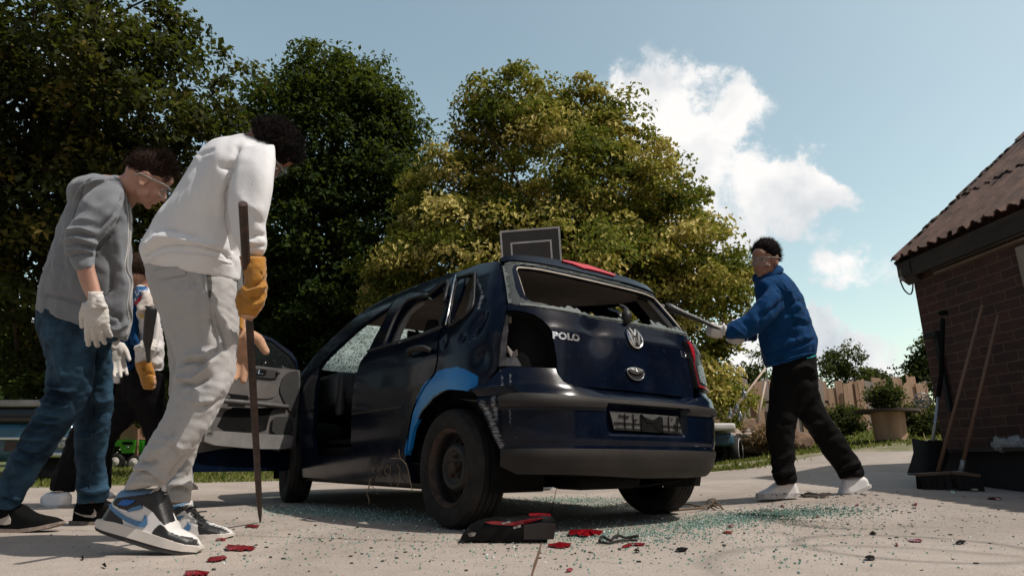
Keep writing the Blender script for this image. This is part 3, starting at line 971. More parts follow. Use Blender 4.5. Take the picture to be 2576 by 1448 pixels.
mobj('bonnet', V, F, PAINT, carE, attrs={'blue': np.zeros(len(V)), 'scr': np.zeros(len(V))})

# bumper
bt = uvs(*C3((250, 62), (330, 32), (795, 54), (805, 112), (850, 192), (920, 232), (1100, 248), (1500, 284), (1900, 328), (2085, 352)))
zt = bt[-1][1]
right_top = [[-.50, zt + .01], [-.52, .70], [-.56, .765], [-.66, .765], [-.86, .755]]
bumper = bt + right_top + [[-.87, .37], [-.86, .30], [-.78, .262], [-.62, .243], [-.40, .240], [0, .243], [.25, .255], [.5, .266], [.775, .268], [.86, .30]] + \
    uvs(*C3((238, 840), (200, 780), (120, 600), (60, 450), (-10, 290)), (1186, 986), (1228, 964))


def bump_off(u, z):
    """strip shelf, plate recess, lower lip"""
    s = np.clip(1 - np.abs(z - .583) / .030, 0, 1) ** .4 * .016
    rec = np.clip((.30 - np.abs(u - .02)) / .012, 0, 1) * np.clip((z - .44) / .01, 0, 1) * np.clip((.585 - z) / .008, 0, 1)
    wing = np.clip((z - .62) / .02, 0, 1) * (-.006 + .040 * np.clip((.757 - z) / .125, 0, 1) * np.clip((np.abs(u) - .30) / .2, 0, 1))
    return s * (1 - rec) - .026 * rec + wing + .006 * np.clip((.372 - z) / .004, 0, 1) - .003 * np.clip((.400 - z) / .003, 0, 1)


bmp_ = panel('rear_bumper', inset(bumper, .0015), PAINT, carE, h=.014, thick=.02, attrs=AT, offf=bump_off)
# black trim strip and lower apron, set on the bumper
st_top = uvs(*C3((238, 318), (300, 300), (450, 291), (800, 305), (1275, 352))) + [[.0, .608], [-.3, .604], [-.55, .603], [-.80, .600], [-.86, .598]]
strip = st_top + [[-.86, .562], [-.3, .562]] + [[-.285, .585], [.325, .585], [.335, .562], [.6, .560], [.86, .560]]
panel('trim_strip', strip, DIRTY, bmp_, h=.014, thick=.012, offf=bump_off, off=.003)
apron = [[.865, .372], [.3, .373], [-.3, .371], [-.87, .366], [-.86, .30], [-.78, .259], [-.62, .240], [-.40, .237], [0, .240], [.25, .252], [.5, .263], [.775, .265], [.86, .297]]
panel('lower_apron', apron, DIRTY, bmp_, h=.02, thick=.012, offf=bump_off, off=.0035)
# number plate holder
ph = uvs((1531, 1032), (1548, 1081), (1718, 1091), (1703, 1046)); pc = np.mean(ph, 0)
PLATE = mk('plate_holder', (.10, .097, .093), .55, var=.5, scale=30, bmp=.2)
pq = [[.295, .548], [.268, .462], [-.246, .455], [-.215, .542]]
plh = panel('plate_holder', pq, PLATE, bmp_, h=.03, thick=.006, off=-.006)
rb = MB()


def rib(a, b, w=.0035, hgt=.006, o0=-.004):
    a, b = np.array(a, float), np.array(b, float); d = (b - a) / (np.linalg.norm(b - a) + 1e-9); n = np.array([-d[1], d[0]]) * w / 2; q = [a + n, b + n, b - n, a - n]
    P = np.concatenate([csw([p[0] for p in q], [p[1] for p in q], o0), csw([p[0] for p in q], [p[1] for p in q], o0 + hgt)])
    rb.add(P, [(0, 1, 2, 3), (7, 6, 5, 4), (0, 4, 5, 1), (1, 5, 6, 2), (2, 6, 7, 3), (3, 7, 4, 0)])


_r = np.random.RandomState(4)
rib((.27, .495), (-.225, .49)); rib((.265, .47), (-.24, .463), .002); rib((.24, .53), (.17, .525), .005); rib((.08, .54), (.03, .50), .006); rib((-.06, .535), (.0, .50), .006)
rib((.08, .458), (.03, .49), .005); rib((-.07, .458), (-.01, .49), .005); rib((.03, .505), (-.03, .505), .006); rib((.085, .54), (.082, .46), .003); rib((-.075, .535), (-.08, .457), .003)
for k_ in range(16):
    u_ = _r.choice([-1, 1]) * (.10 + .15 * _r.rand()); z_ = .475 + .055 * _r.rand(); rib((u_, z_), (u_ + .02 * _r.rand(), z_ + .02 * (_r.rand() - .3)), .004)
for u_ in (.2, .14, -.13, -.2): rib((u_, .54), (u_, .465), .0022)
rb.obj('holder_rib', DARK, plh, smooth=False)
panel('holder_centre', [[.075, .535], [.0, .515], [-.066, .53], [-.072, .46], [.078, .463]], DARK, plh, h=.03, thick=.003, off=-.001)

# tailgate
lightcut = uvs(*C1((374, 705), (450, 706), (560, 720), (680, 755), (780, 820), (850, 890), (885, 980), (910, 1100), (935, 1250), (942, 1365)))
tl = uvs(*C3((805, 108), (850, 190), (920, 230), (1100, 245), (1500, 280), (1900, 325), (2088, 349)))
glb = uvs(*C1((384, 640), (680, 662), (1050, 717), (1738, 842))) + uvs(*C2((650, 912), (1000, 990)))
ztl = tl[-1][1]
gout = uvs(*C1((330, 182), (352, 330), (372, 480)), )      # outer edge of the glass, left
topl = [[p[0], p[1] + .004] for p in _lb] + [[0, _lb[-1][1] + .006]] + [[p[0], p[1] + .004] for p in mir(_lb)]
_wl = uvs(*C1((650, 594), (600, 562), (572, 520), (540, 420), (500, 290), (478, 228), (490, 198), (530, 190), (700, 207), (900, 245), (1240, 320))); _wl = [p for p in _wl if p[0] > .03]
winh = _wl + [[0, _wl[-1][1] + .002]] + mir(_wl) + [[-.60, 1.046], [-.35, 1.034], [0, 1.036], [.35, 1.042], [.60, 1.05]]
rightedge = [[-.455, ztl], [-.47, .70], [-.475, .98], [-.60, 1.01]] + [[-p[0], p[1]] for p in uvs(*C1((374, 662), (357, 500), (329, 300), (300, 150)))]
tg = lightcut[:1] + uvs(*C1((374, 662), (357, 500), (329, 300), (300, 150))) + topl[:-1] + rightedge[::-1] + tl[::-1] + lightcut[::-1][:-1]
tgate = panel('tailgate', inset(tg, .003), PAINT, carE, holes=[winh], h=.014, thick=.03, off=.004, attrs=AT)
# glass rim: dark band with crumbled glass round the opening
BAND = glass_mat('glass_edge', (.075, .085, .082), .4, 1.0)
bl = MB()
_bo = uvs(*C1((392, 628), (372, 500), (345, 330), (328, 200), (350, 172), (430, 152), (560, 164), (900, 214), (1240, 292))); _bi = uvs(*C1((1240, 312), (900, 236), (560, 184), (450, 190), (430, 232), (445, 330), (475, 450), (525, 565), (640, 606)))
band = [[-.70, 1.036], [-.35, 1.026], [0, 1.028], [.35, 1.034], [.60, 1.042]] + _bo + mir(_bo[1:]) + [[-p[0], p[1]] for p in _bi[::-1][1:]] + _bi + [[.45, 1.052], [0, 1.046], [-.35, 1.045], [-.70, 1.052]]
_r = np.random.RandomState(11); band = dens(band, .02) + _r.randn(len(dens(band, .02)), 2) * .0022
gr = panel('window_glass_rim', band, BAND, tgate, h=.03, thick=.004, off=.006)
for base, amp, sd_, dr in (([[.74, 1.055], [.45, 1.042], [.1, 1.037], [-.05, 1.036]], .022, 2, (0, 1)), ([[-.05, 1.036], [-.3, 1.035], [-.5, 1.04], [-.66, 1.052]], .032, 9, (0, 1)),
                           (_bo[3::-1], .040, 4, (-1, 0)), (_bo[4:] + [[-.3, _bo[-1][1]]], .010, 6, (0, -1))):
    panel('glass_remnant', jag(base, amp, sd_, 60, dr), FROST, tgate, h=.02, thick=.004, off=.010)
# light window liner strip (the pale edge of the trim inside the opening)
lin = MB(); _ll = [[p[0], p[1] - .004] for p in _wl]; lp = smooth_path([csw(*q, -.004) for q in _ll + mir(_ll)], 4); lin.tube(lp, .0055, 6)
lin.obj('window_liner', mk('pale_liner', (.62, .55, .46), .6), tgate)
# spoiler with red brake light
spl = (_lb + [[0, _lb[-1][1] + .002]] + mir(_lb))[::-1]
spo = panel('spoiler', spt + spl, PAINT, carE, h=.02, thick=.03, off=.020, attrs=_zero)
bk = uvs(*C1((985, 152), (1100, 172), (1230, 203), (1270, 208), (1420, 258), (1595, 318), (1590, 334), (1420, 285), (1265, 250), (1240, 250), (1100, 195), (990, 168)))
bk = [p if p[0] > -.3 else [-.3, p[1]] for p in bk]
panel('brake_light', bk, mk('brake_lens', (.60, .02, .03), .25, var=.2, coat=.5), spo, h=.02, thick=.014, off=.028)
# badges
V, F = text_mesh('POLO', .054, .0025, .0018, 0, 1.05)
pu = uv(1424, 848); V = V * np.array([1.12, .85, 1]); V[:, 2] += .002
wrap(V, F, pu[0], pu[1], 'letter_badge', CHROME, tgate, smooth=False)
V, F = text_mesh('1.2', .045, .002, .0012); pu = uv(1721, 893); V = V * np.array([1.5, 1, 1])
wrap(V, F, pu[0] + .01, pu[1], 'engine_badge', CHROME, tgate, smooth=False)
em = MB(); eu = uv(1593, 851); RR = .060
em.lathe((0, 0, 0), (0, 0, 1), [(-.002, RR), (.005, RR), (.009, RR * .94), (.006, RR * .86), (.001, RR * .84)], 40)


def bar(a, b, w, h0=.001, h1=.008):
    a, b = np.array(a) * RR, np.array(b) * RR; n = np.array([1, 0]) * w * RR / 2
    q = [a - n, a + n, b + n, b - n]; em.add([[*p, h0] for p in q] + [[*p, h1] for p in q], [(0, 1, 2, 3), (7, 6, 5, 4), (0, 4, 5, 1), (1, 5, 6, 2), (2, 6, 7, 3), (3, 7, 4, 0)])


bar((-.36, .80), (0, .12), .22); bar((.36, .80), (0, .12), .22)
bar((-.70, .52), (-.33, -.78), .22); bar((.70, .52), (.33, -.78), .22); bar((-.33, -.78), (0, -.02), .20); bar((.33, -.78), (0, -.02), .20)
V, F = em.arr(); wrap(V, F, eu[0], eu[1], 'emblem', CHROME, tgate, off=.010, smooth=False)
ed = MB(); ed.lathe((0, 0, 0), (0, 0, 1), [(-.004, RR * .9), (.0035, RR * .9)], 30); V, F = ed.arr()
wrap(V, F, eu[0], eu[1], 'emblem_field', PLAST, tgate, off=.009)
# handle
hu = uv(1595, 938)
hb = MB(); pts = [(.062 * math.cos(a) * (1 if math.sin(a) < 0 else 1.05), (.040 if math.sin(a) < 0 else .026) * math.sin(a)) for a in np.linspace(0, 2 * math.pi, 36, endpoint=False)]
hb.poly([(x, y, 0) for x, y in pts], .006, (0, 0, 1)); V, F = hb.arr(); hd = wrap(V, F, hu[0], hu[1], 'tailgate_handle', PLAST, tgate, off=.005, smooth=False)
hb = MB(); hb.tube([(x, y, .008) for x, y in pts + pts[:1]], .0035, 6); V, F = hb.arr(); wrap(V, F, hu[0], hu[1], 'handle_rim', mk('grey_metal', (.2, .21, .22), .3, metal=.6), hd, off=.004)
hb = MB(); hb.poly([(x * .88, y * .5 + .011, 0) for x, y in pts], .014, (0, 0, 1)); V, F = hb.arr(); wrap(V, F, hu[0], hu[1], 'handle_grip', mk('worn_grip', (.20, .20, .195), .4, metal=.3, var=.6, scale=40), hd, off=.006)
hb = MB(); hb.lathe((0, .010, 0), (0, 0, 1), [(0, .009), (.006, .009), (.006, .006), (.002, .005)], 16); V, F = hb.arr(); wrap(V, F, hu[0], hu[1], 'lock', CHROME, hd, off=.018)
# wiper stub
wu = uv(1575, 790)
wp = MB(); c_ = csw(.01, 1.045, .02); wp.tube(smooth_path([csw(.015, 1.03, .01), csw(.012, 1.06, .03), csw(-.012, 1.10, .035), csw(.01, 1.125, .03)], 4), [.02, .022, .024, .027, .027, .024, .02, .017, .014, .012, .012, .01, .008], 10)
wp.obj('wiper_motor', PLAST, tgate)
# light cavity, left
cav = uvs(*C1((350, 722), (374, 700), (450, 701), (560, 715), (690, 750), (790, 815), (865, 885), (900, 980), (925, 1100), (945, 1250), (950, 1375), (260, 1345)))
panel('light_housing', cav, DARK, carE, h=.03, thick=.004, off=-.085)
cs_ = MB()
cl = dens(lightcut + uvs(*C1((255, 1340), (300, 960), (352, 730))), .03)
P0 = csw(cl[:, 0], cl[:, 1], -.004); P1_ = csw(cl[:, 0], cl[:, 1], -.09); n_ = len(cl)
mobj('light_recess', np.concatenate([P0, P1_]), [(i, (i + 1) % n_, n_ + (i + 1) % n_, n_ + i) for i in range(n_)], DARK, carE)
met = uvs(*C1((352, 735), (378, 738), (370, 900), (352, 1060), (345, 1230), (400, 1235), (480, 1230), (545, 1335), (262, 1342), (268, 1260), (285, 1090), (304, 965), (332, 835)))
METAL = mk('bare_body_metal', (.15, .14, .14), .4, metal=.5, col2=(.04, .035, .03), scale=18, bmp=.5)
panel('torn_metal', met, METAL, carE, h=.02, thick=.01, off=-.012)
tm = MB(); pts = [csw(*uv(*p), o) for p, o in zip(C1((378, 1105), (430, 1165), (488, 1148), (485, 1200), (420, 1235), (376, 1160)), (0, -.02, 0, -.03, -.02, -.01))]; tm.poly(pts, .004)
tm.obj('torn_bracket', mk('torn_grey', (.25, .22, .2), .6), carE, smooth=False)
# right tail light
rl = [[-.50, .985], [-.62, .985], [-.80, .97], [-.88, .86], [-.88, .72], [-.62, .712], [-.495, .716], [-.485, .85]]
rlp = panel('tail_light', rl, mk('light_bowl', (.03, .028, .028), .35, var=.5, scale=50), carE, h=.02, thick=.03, off=.024)
panel('red_lens', [[-.492, .975], [-.53, .983], [-.545, .955], [-.53, .90], [-.505, .86], [-.499, .89]], REDP, rlp, h=.02, thick=.006, off=.034)
panel('red_lens', [[-.488, .86], [-.493, .86], [-.496, .724], [-.8, .716], [-.8, .711], [-.492, .716]], REDP, rlp, h=.02, thick=.006, off=.034)
SHARD = mk('clear_lens', (.55, .56, .56), .12, metal=.8, col2=(.10, .10, .10), scale=60, bmp=.9, bscale=45, bdist=.01)
panel('reflector', [[-.53, .84], [-.62, .86], [-.72, .83], [-.74, .76], [-.62, .735], [-.53, .75]], SHARD, rlp, h=.012, thick=.004, off=.030)
panel('broken_lens', jag([[-.55, .975], [-.64, .92], [-.76, .87]], .06, 3, 20, (-1, 0)), SHARD, rlp, h=.012, thick=.004, off=.034)

# wheels
def wheel(name, cx, cy, side, steer=0., parent=carE):
    c = car(cx, cy, .288); ax = -CR * side; ax = np.array(Matrix.Rotation(steer, 3, 'Z') @ Vector(ax.tolist()))
    w = empty(name, c - CZ * .288); w.parent = parent; w.location = Vector((c - CZ * .288 - CO).tolist())
    h = .093; m = MB()
    prof = [(-h * .8, .188), (-h, .215), (-h * 1.02, .245), (-h * .92, .272), (-h * .72, .284)]
    for g_ in (-.52, -.18, .18, .52):
        prof += [(h * (g_ - .045), .2885), (h * (g_ - .04), .281), (h * (g_ + .04), .281), (h * (g_ + .045), .2885)]
    prof += [(h * .72, .284), (h * .92, .272), (h * 1.02, .245), (h, .215), (h * .8, .188)]
    m.lathe(c, ax, prof, 64, cap=False); m.obj('tyre', RUB, w, sharp=35)
    m = MB(); m.lathe(c, ax, [(-h * .8, .188), (-h * .6, .17), (h * .45, .165), (h * .62, .172), (h * .78, .183), (h * .84, .190), (h * .80, .193)], 56, cap=False); rm = m.obj('rim', STEELW, w)
    m = MB(); m.lathe(c, ax, [(h * .62, .170), (h * .80, .181), (h * .88, .186), (h * .86, .191), (h * .78, .190)], 56, cap=False); m.obj('rusty_rim_edge', RUST, rm)
    # disc with holes
    ang = np.linspace(0, 2 * math.pi, 64, endpoint=False)
    out = [(.168 * math.cos(a), .168 * math.sin(a)) for a in ang]
    holes = [[(.132 * math.cos(a0) + (.012 if True else 0) * math.cos(t), .132 * math.sin(a0) + .012 * math.sin(t)) for t in np.linspace(0, 2 * math.pi, 12, endpoint=False)] for a0 in np.linspace(.2, .2 + 2 * math.pi, 14, endpoint=False)]
    Vd, Fd = tri2d(out, holes, .014); r = np.linalg.norm(Vd, axis=1)
    hh = h * (.10 + .45 * np.exp(-((r - .095) / .035) ** 2) + .30 * np.clip(1 - r / .07, 0, 1) ** .5)
    u, v = frame_for(ax); P = c + Vd[:, :1] * u + Vd[:, 1:] * v + hh[:, None] * ax
    mobj('disc', P, Fd, STEELW, rm, solid=.006)
    m = MB(); m.lathe(c, ax, [(h * .2, .029), (h * .62, .028), (h * .68, .022), (h * .69, .0001)], 20); m.obj('hub', RUST, rm)
    for a in np.linspace(.3, .3 + 2 * math.pi, 5, endpoint=False):
        m = MB(); q = c + (u * math.cos(a) + v * math.sin(a)) * .05; m.lathe(q, ax, [(h * .25, .010), (h * .55, .010), (h * .58, .006), (h * .5, .005)], 6); m.obj('wheel_bolt', RUST, rm, smooth=False)
    m = MB(); m.lathe(c, ax, [(-h * .5, .155), (-h * .5, .001)], 30); m.obj('brake_drum', DARK, rm)
    return w


wheel('wheel', 0, .722, 1); wheel('wheel', 0, -.722, -1); wheel('wheel', 2.50, .715, 1, R(-9)); wheel('wheel', 2.50, -.715, -1, R(-9))
# wheel housings, underbody
for sx in (0, 2.48):
    for s in (1, -1):
        m = MB(); n = 18; a = np.linspace(-.35, math.pi + .35, n); V = []
        for yy in (.80 if sx else .77, .45):
            V += [car(sx + .335 * math.cos(t), s * yy, .29 + .335 * math.sin(t)) for t in a]
        V += [car(sx, s * .45, .30)]
        m.add(V, [(i, i + 1, n + i + 1, n + i) for i in range(n - 1)] + [(n + i, n + i + 1, 2 * n) for i in range(n - 1)]); m.obj('wheel_housing', DARK, carE)
m = MB()
m.box(car(1.25, 0, .25), (2.0, 1.50, .10), CAX); m.box(car(-.05, 0, .33), (.9, .86, .12), CAX); m.box(car(2.6, 0, .32), (1.0, .9, .3), CAX)
m.box(car(-.30, -.05, .28), (.30, .9, .07), CAX, .02); m.tube([car(0, .6, .27), car(0, -.6, .27)], .035, 10)
m.tube(smooth_path([car(-.42, -.45, .215), car(-.40, -.1, .19), car(-.42, .25, .215)], 5), .008, 6)
m.tube([car(2.0, .1, .2), car(.3, .12, .19), car(-.3, .2, .22)], .028, 10)
m.box(car(-.32, .1, .225), (.24, .45, .09), CAX, .04)
m.obj('underbody', DARK, carE)
m = MB(); m.box(car(1.25, .70, .24), (1.9, .10, .14), CAX, .02); m.obj('sill', PLAST, carE)
m = MB(); m.box(car(1.25, -.70, .24), (1.9, .10, .14), CAX, .02); m.obj('sill', PLAST, carE)
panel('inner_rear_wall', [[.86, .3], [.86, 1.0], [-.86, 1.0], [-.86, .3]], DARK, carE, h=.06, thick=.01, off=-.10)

# interior
m = MB(); m.box(car(1.0, 0, .45), (2.3, 1.4, .03), CAX); m.box(car(1.0, 0, .36), (2.3, 1.44, .10), CAX); m.box(car(.55, 0, .55), (.5, 1.3, .2), CAX, .05); m.obj('cabin_floor', DARK, carE)
for s in (.36, -.36):
    m = MB(); m.box(car(1.28, s, .60), (.50, .48, .16), CAX, .05); e = np.array(CAX); t = R(-22)
    ax = np.array([CD * math.cos(t) + CZ * math.sin(t) * -1, -CR, CZ * math.cos(t) + CD * math.sin(t)])
    m.box(car(.98, s, .84), (.14, .46, .52), ax, .05); seat = m.obj('front_seat', FABR, carE)
    m = MB(); m.box(car(.86, s, 1.16), (.09, .24, .16), ax, .04); m.obj('headrest', FABR, seat)
m = MB(); t = R(-20); ax = np.array([CD * math.cos(t) - CZ * math.sin(t), -CR, CZ * math.cos(t) + CD * math.sin(t)]); m.box(car(.22, 0, .80), (.14, 1.2, .42), ax, .05); m.obj('rear_seat', FABR, carE)
m = MB(); m.box(car(2.08, 0, .86), (.46, 1.36, .26), CAX, .07); dsh = m.obj('dashboard', DASH, carE)
m = MB(); m.box(car(1.90, .50, .90), (.10, .16, .11), CAX, .02); m.box(car(1.86, .64, .80), (.08, .05, .3), CAX, .02); m.obj('air_vent', DOORD, dsh)
m = MB(); m.lathe(car(1.83, .53, .80), -CD, [(0, .035), (.02, .035), (.025, .028), (.02, .02)], 20); m.obj('light_switch', PLAST, dsh)
m = MB(); ax = CD * .9 - CZ * .42; ax /= np.linalg.norm(ax); u, v = frame_for(ax); cw = car(1.66, .36, .93)
m.tube([cw + .18 * (math.cos(a) * u + math.sin(a) * v) for a in np.linspace(0, 2 * math.pi, 33)], .014, 8, cap=False); m.ball(cw + ax * .02, .06)
for a in (.2, 2.2, 4.2): m.tube([cw, cw + .18 * (math.cos(a) * u + math.sin(a) * v)], .012, 6)
m.tube([cw, cw + ax * .3], .03, 8); m.obj('steering_wheel', PLAST, dsh)
# pillar trims
def trim(name, pts, mat, off, mirror=False, h=.04): return panel(name, pts, mat, carE, h=h, thick=.02, off=off, mirror=mirror)


trim('pillar_trim', uvs((930, 878), (952, 820), (975, 775), (1020, 742), (1050, 745), (1015, 775), (992, 820), (972, 874)), GREIGE, -.05)
trim('pillar_trim', uvs((1142, 812), (1150, 760), (1155, 716), (1168, 700), (1170, 735), (1163, 812)), GREIGE, -.07)
trim('pillar_trim', [[.66, 1.03], [.70, 1.2], [.76, 1.33], [1.25, 1.36], [1.10, 1.2], [1.02, 1.0]], GREIGE, -.030, True)
trim('pillar_trim', [[U0 - _xa + .90, 1.0], [U0 - _xa + .98, 1.42], [U0 - _xa + 1.10, 1.42], [U0 - _xa + 1.14, 1.0]], GREIGE, -.045, True)
trim('pillar_trim', [[1.02, 1.0], [1.10, 1.2], [1.06, 1.36], [.93, 1.36], [.86, 1.2], [.80, 1.0]], LINER, -.05)
m = MB(); m.tube(smooth_path([car(1.95, .0, 1.42), car(1.86, 0, 1.37)], 3), .01, 6); m.box(car(1.84, 0, 1.33), (.03, .22, .07), CAX, .02); m.obj('rear_view_mirror', PLAST, carE)

# open front door
hin = car(2.30, .795, 0); t = R(72)
DDir = -CD * math.cos(t) - CR * math.sin(t) * 1.0; DDir /= np.linalg.norm(DDir)
DN = np.cross(DDir, CZ); DN /= np.linalg.norm(DN)
if np.dot(DN, np.array([0, 0, 0]) - hin) < 0: DN = -DN


def dpl(px, py, off=0.):
    d = raydir(px, py); o = np.array([0, 0, CH]); tt = np.dot(hin + DN * off - o, DN) / np.dot(d, DN); p = o + d * tt
    q = p - hin; return [float(np.dot(q, DDir)), float(q[2])]


def dpt(a, z, off=0.): return hin + DDir * a + CZ * z + DN * off


fd = empty('front_door', hin); fd.parent = carE; fd.location = Vector((hin - CO).tolist())


def dpan(name, poly, mat, parent, off, thick, holes=(), h=.05, rnd=0, px=True, curve=True):
    P = [dpl(*p, off) for p in poly] if px else poly
    if rnd: P = round_poly(P, rnd)
    V, F = tri2d(P, [([dpl(*p, off) for p in hh] if px else hh) for hh in holes], h)
    bow = (-.10 * np.clip((V[:, 1] - .95) / .5, 0, 1) ** 1.3) if curve else 0     # the frame leans away towards its top
    W3 = hin + V[:, :1] * DDir + V[:, 1:] * CZ + (off + bow + 0 * V[:, :1].ravel())[:, None] * DN
    n = np.cross(W3[F[:, 1]] - W3[F[:, 0]], W3[F[:, 2]] - W3[F[:, 0]]).sum(0)
    if np.dot(n, DN) < 0: F = F[:, ::-1]
    return mobj(name, W3, F.copy(), mat, parent, solid=thick, attrs={'blue': np.zeros(len(V)), 'scr': np.zeros(len(V))})


Aend = .92
a_ = lambda *p: dpl(*p)
top_out = [a_(762, 1160), a_(757, 1100), a_(756, 905), a_(745, 885), a_(700, 848), a_(640, 824), a_(600, 811)]
shell = top_out[:2] + [a_(757, 1000)] + top_out[2:] + [[Aend * .93, top_out[-1][1] + .07], [Aend, top_out[-1][1] + .05], [Aend, .95], [Aend + .02, .60], [Aend, .30], [Aend - .04, .245], [.05, .245]]
wino = [a_(751, 912), a_(740, 893), a_(698, 856), a_(640, 833), a_(605, 822)]
whole = [a_(751, 930)] + wino + [[Aend * .9, wino[-1][1] + .05], [Aend * .95, .98], [.35, .955]]
whole[-1] = a_(640, 916); whole[-2] = [Aend * .95, 1.0]
db = dpan('door_shell', shell, PAINT, fd, -.02, .05, holes=[whole], px=False, h=.06)
tz = lambda cx, cy: C5((cx, cy))[0]
trimo = [tz(812, 420), tz(770, 412), tz(700, 408), tz(480, 383), tz(440, 376)]
tr_ = [a_(*p) for p in trimo] + [[Aend * .97, .985], [Aend * .97, .55], [Aend * .93, .36]] + [a_(*tz(300, 972)), a_(*tz(520, 985)), a_(*tz(740, 990)), a_(*tz(770, 960)), a_(*tz(775, 900))]
dc = dpan('door_card', tr_, DOORT, fd, .02, .05, px=False, rnd=1, curve=False)
dpan('switch_panel', [tz(485, 400), tz(600, 410), tz(662, 425), tz(645, 478), tz(480, 462)], DOORD, dc, .035, .015, rnd=1, curve=False)
dpan('inner_handle', [tz(487, 410), tz(520, 402), tz(576, 415), tz(572, 448), tz(484, 438)], CHROME, dc, .045, .01, rnd=1, curve=False)
dpan('inner_handle_recess', [tz(528, 408), tz(572, 416), tz(568, 443), tz(520, 436)], DARK, dc, .049, .004, rnd=1, curve=False)
dpan('speaker_cover', [tz(812, 420), tz(740, 425), tz(690, 470), tz(665, 560), tz(700, 640), tz(775, 770), tz(800, 700)], DOORD, dc, .032, .012, rnd=1, curve=False)
dpan('upper_recess', [tz(665, 515), tz(640, 610), tz(560, 625), tz(300, 600), tz(300, 510), tz(470, 500)], mk('door_trim_warm', (.125, .11, .102), .6, var=.3, bscale=260), dc, .028, .008, rnd=1, curve=False)
m = MB(); pA, pB = a_(*tz(705, 682)), [Aend * .9, a_(*tz(320, 648))[1] + .0]
m.tube(smooth_path([dpt(pA[0], pA[1], .03), dpt((pA[0] + pB[0]) / 2, (pA[1] + pB[1]) / 2, .075), dpt(pB[0], pB[1], .07)], 5), .022, 8, flat=.8); m.obj('armrest', DOORT, dc)
dpan('grab_slot', [tz(315, 585), tz(440, 600), tz(440, 645), tz(315, 638)], DARK, dc, .047, .008, curve=False)
dpan('map_pocket_recess', [tz(700, 690), tz(610, 700), tz(590, 760), tz(565, 865), tz(200, 850), tz(290, 680), tz(500, 690)], DARK, dc, .026, .004, rnd=1, curve=False)
dpan('map_pocket', [tz(605, 880), tz(130, 848), tz(120, 950), tz(500, 985), tz(740, 985), tz(765, 930), tz(765, 885)], DOORL, dc, .075, .05, rnd=1, curve=False)
dpan('pocket_pad', [tz(620, 752), tz(760, 752), tz(765, 882), tz(610, 880)], DOORD, dc, .05, .02, rnd=1, curve=False)
m = MB(); q = a_(*tz(630, 440)); m.lathe(dpt(q[0], q[1], .035), DN, [(0, .014), (.018, .012), (.02, .004)], 14); m.obj('mirror_knob', PLAST, dc)
m = MB()
for zz in (a_(*tz(820, 700))[1], a_(*tz(820, 700))[1] + .02): m.box(dpt(-.03, zz, 0), (.08, .04, .02), np.array([DDir, DN, CZ]))
m.obj('door_hinge', METAL, fd)
# outside mirror seen through the window
m = MB(); mq = a_(*tz(635, 365)); mc = dpt(mq[0], mq[1], -.12); m.lathe(mc, DN, [(-.05, .02), (-.03, .055), (.0, .065), (.02, .066), (.015, .055), (.0, .052)], 24); m.tube([mc, dpt(mq[0] - .16, mq[1] - .04, -.02)], .018, 8)
mi = m.obj('mirror_housing', PLAST, fd); m = MB(); m.lathe(mc, DN, [(.006, .053), (.008, .0001)], 24); m.obj('mirror_glass', CHROME, mi)
dpan('window_glass', whole, glass_mat('dark_glass', (.01, .012, .012), .1, .55), fd, -.03, .004, px=False)

# dry roots hanging from the sill and wheel
STRAW = mk('dry_root', (.38, .27, .16), .9, bmp=0)
r_ = np.random.RandomState(5)
for (x, y) in C6((500, 1090), (545, 1085), (560, 1090), (568, 1080), (575, 1100), (580, 1085), (620, 1080), (600, 1150), (565, 1140)):
    b0 = csw(*uv(x, y), .004) if y < 1175 else car(.9, .80, .22)
    L_ = .05 + .13 * r_.rand(); pts = [b0]
    for k_ in range(5): pts.append(pts[-1] + np.array([.012 * r_.randn(), .012 * r_.randn(), -L_ / 5]))
    m = MB(); m.tube(smooth_path(pts, 3), .0018, 4); m.obj('hanging_root', STRAW, carE)
pts = [csw(*uv(*p), .02) for p in C6((600, 1045), (650, 1048), (680, 1075))]; m = MB(); m.tube(smooth_path(pts, 4), .0025, 4); m.obj('hanging_root', STRAW, carE)
pts = [csw(*uv(*p), .03) for p in C6((650, 1000), (655, 1040), (690, 1085))] + [car(.30, .83, .16)]; m = MB(); m.tube(smooth_path(pts, 4), .0025, 4); m.obj('hanging_root', STRAW, carE)
# ---------------------------------------------------------------- figures: tools
from mathutils.bvhtree import BVHTree
CF = np.array([0, CT, ST]); CU = np.array([0, -ST, CT]); CX = np.array([1., 0, 0])
CAMP = np.array([0, 0, CH])


def vv(r, u, f):
    v = r * CX + u * CU + f * CF
    return v / np.linalg.norm(v)


K1 = crop(.4342, 0, 251.6); K2 = crop(.4357, 0, 817.6); K4 = crop(.304, 251.6, 628.9); K5 = crop(.4778, 1572.3, 566.0)
K0 = crop(1, 0, 0)


def rungs(k, *rs):
    """(xL, yL, xR, yR, depth, depth radius) in a crop's pixels"""
    return [(*k((r[0], r[1]))[0], *k((r[2], r[3]))[0], r[4], r[5]) for r in rs]


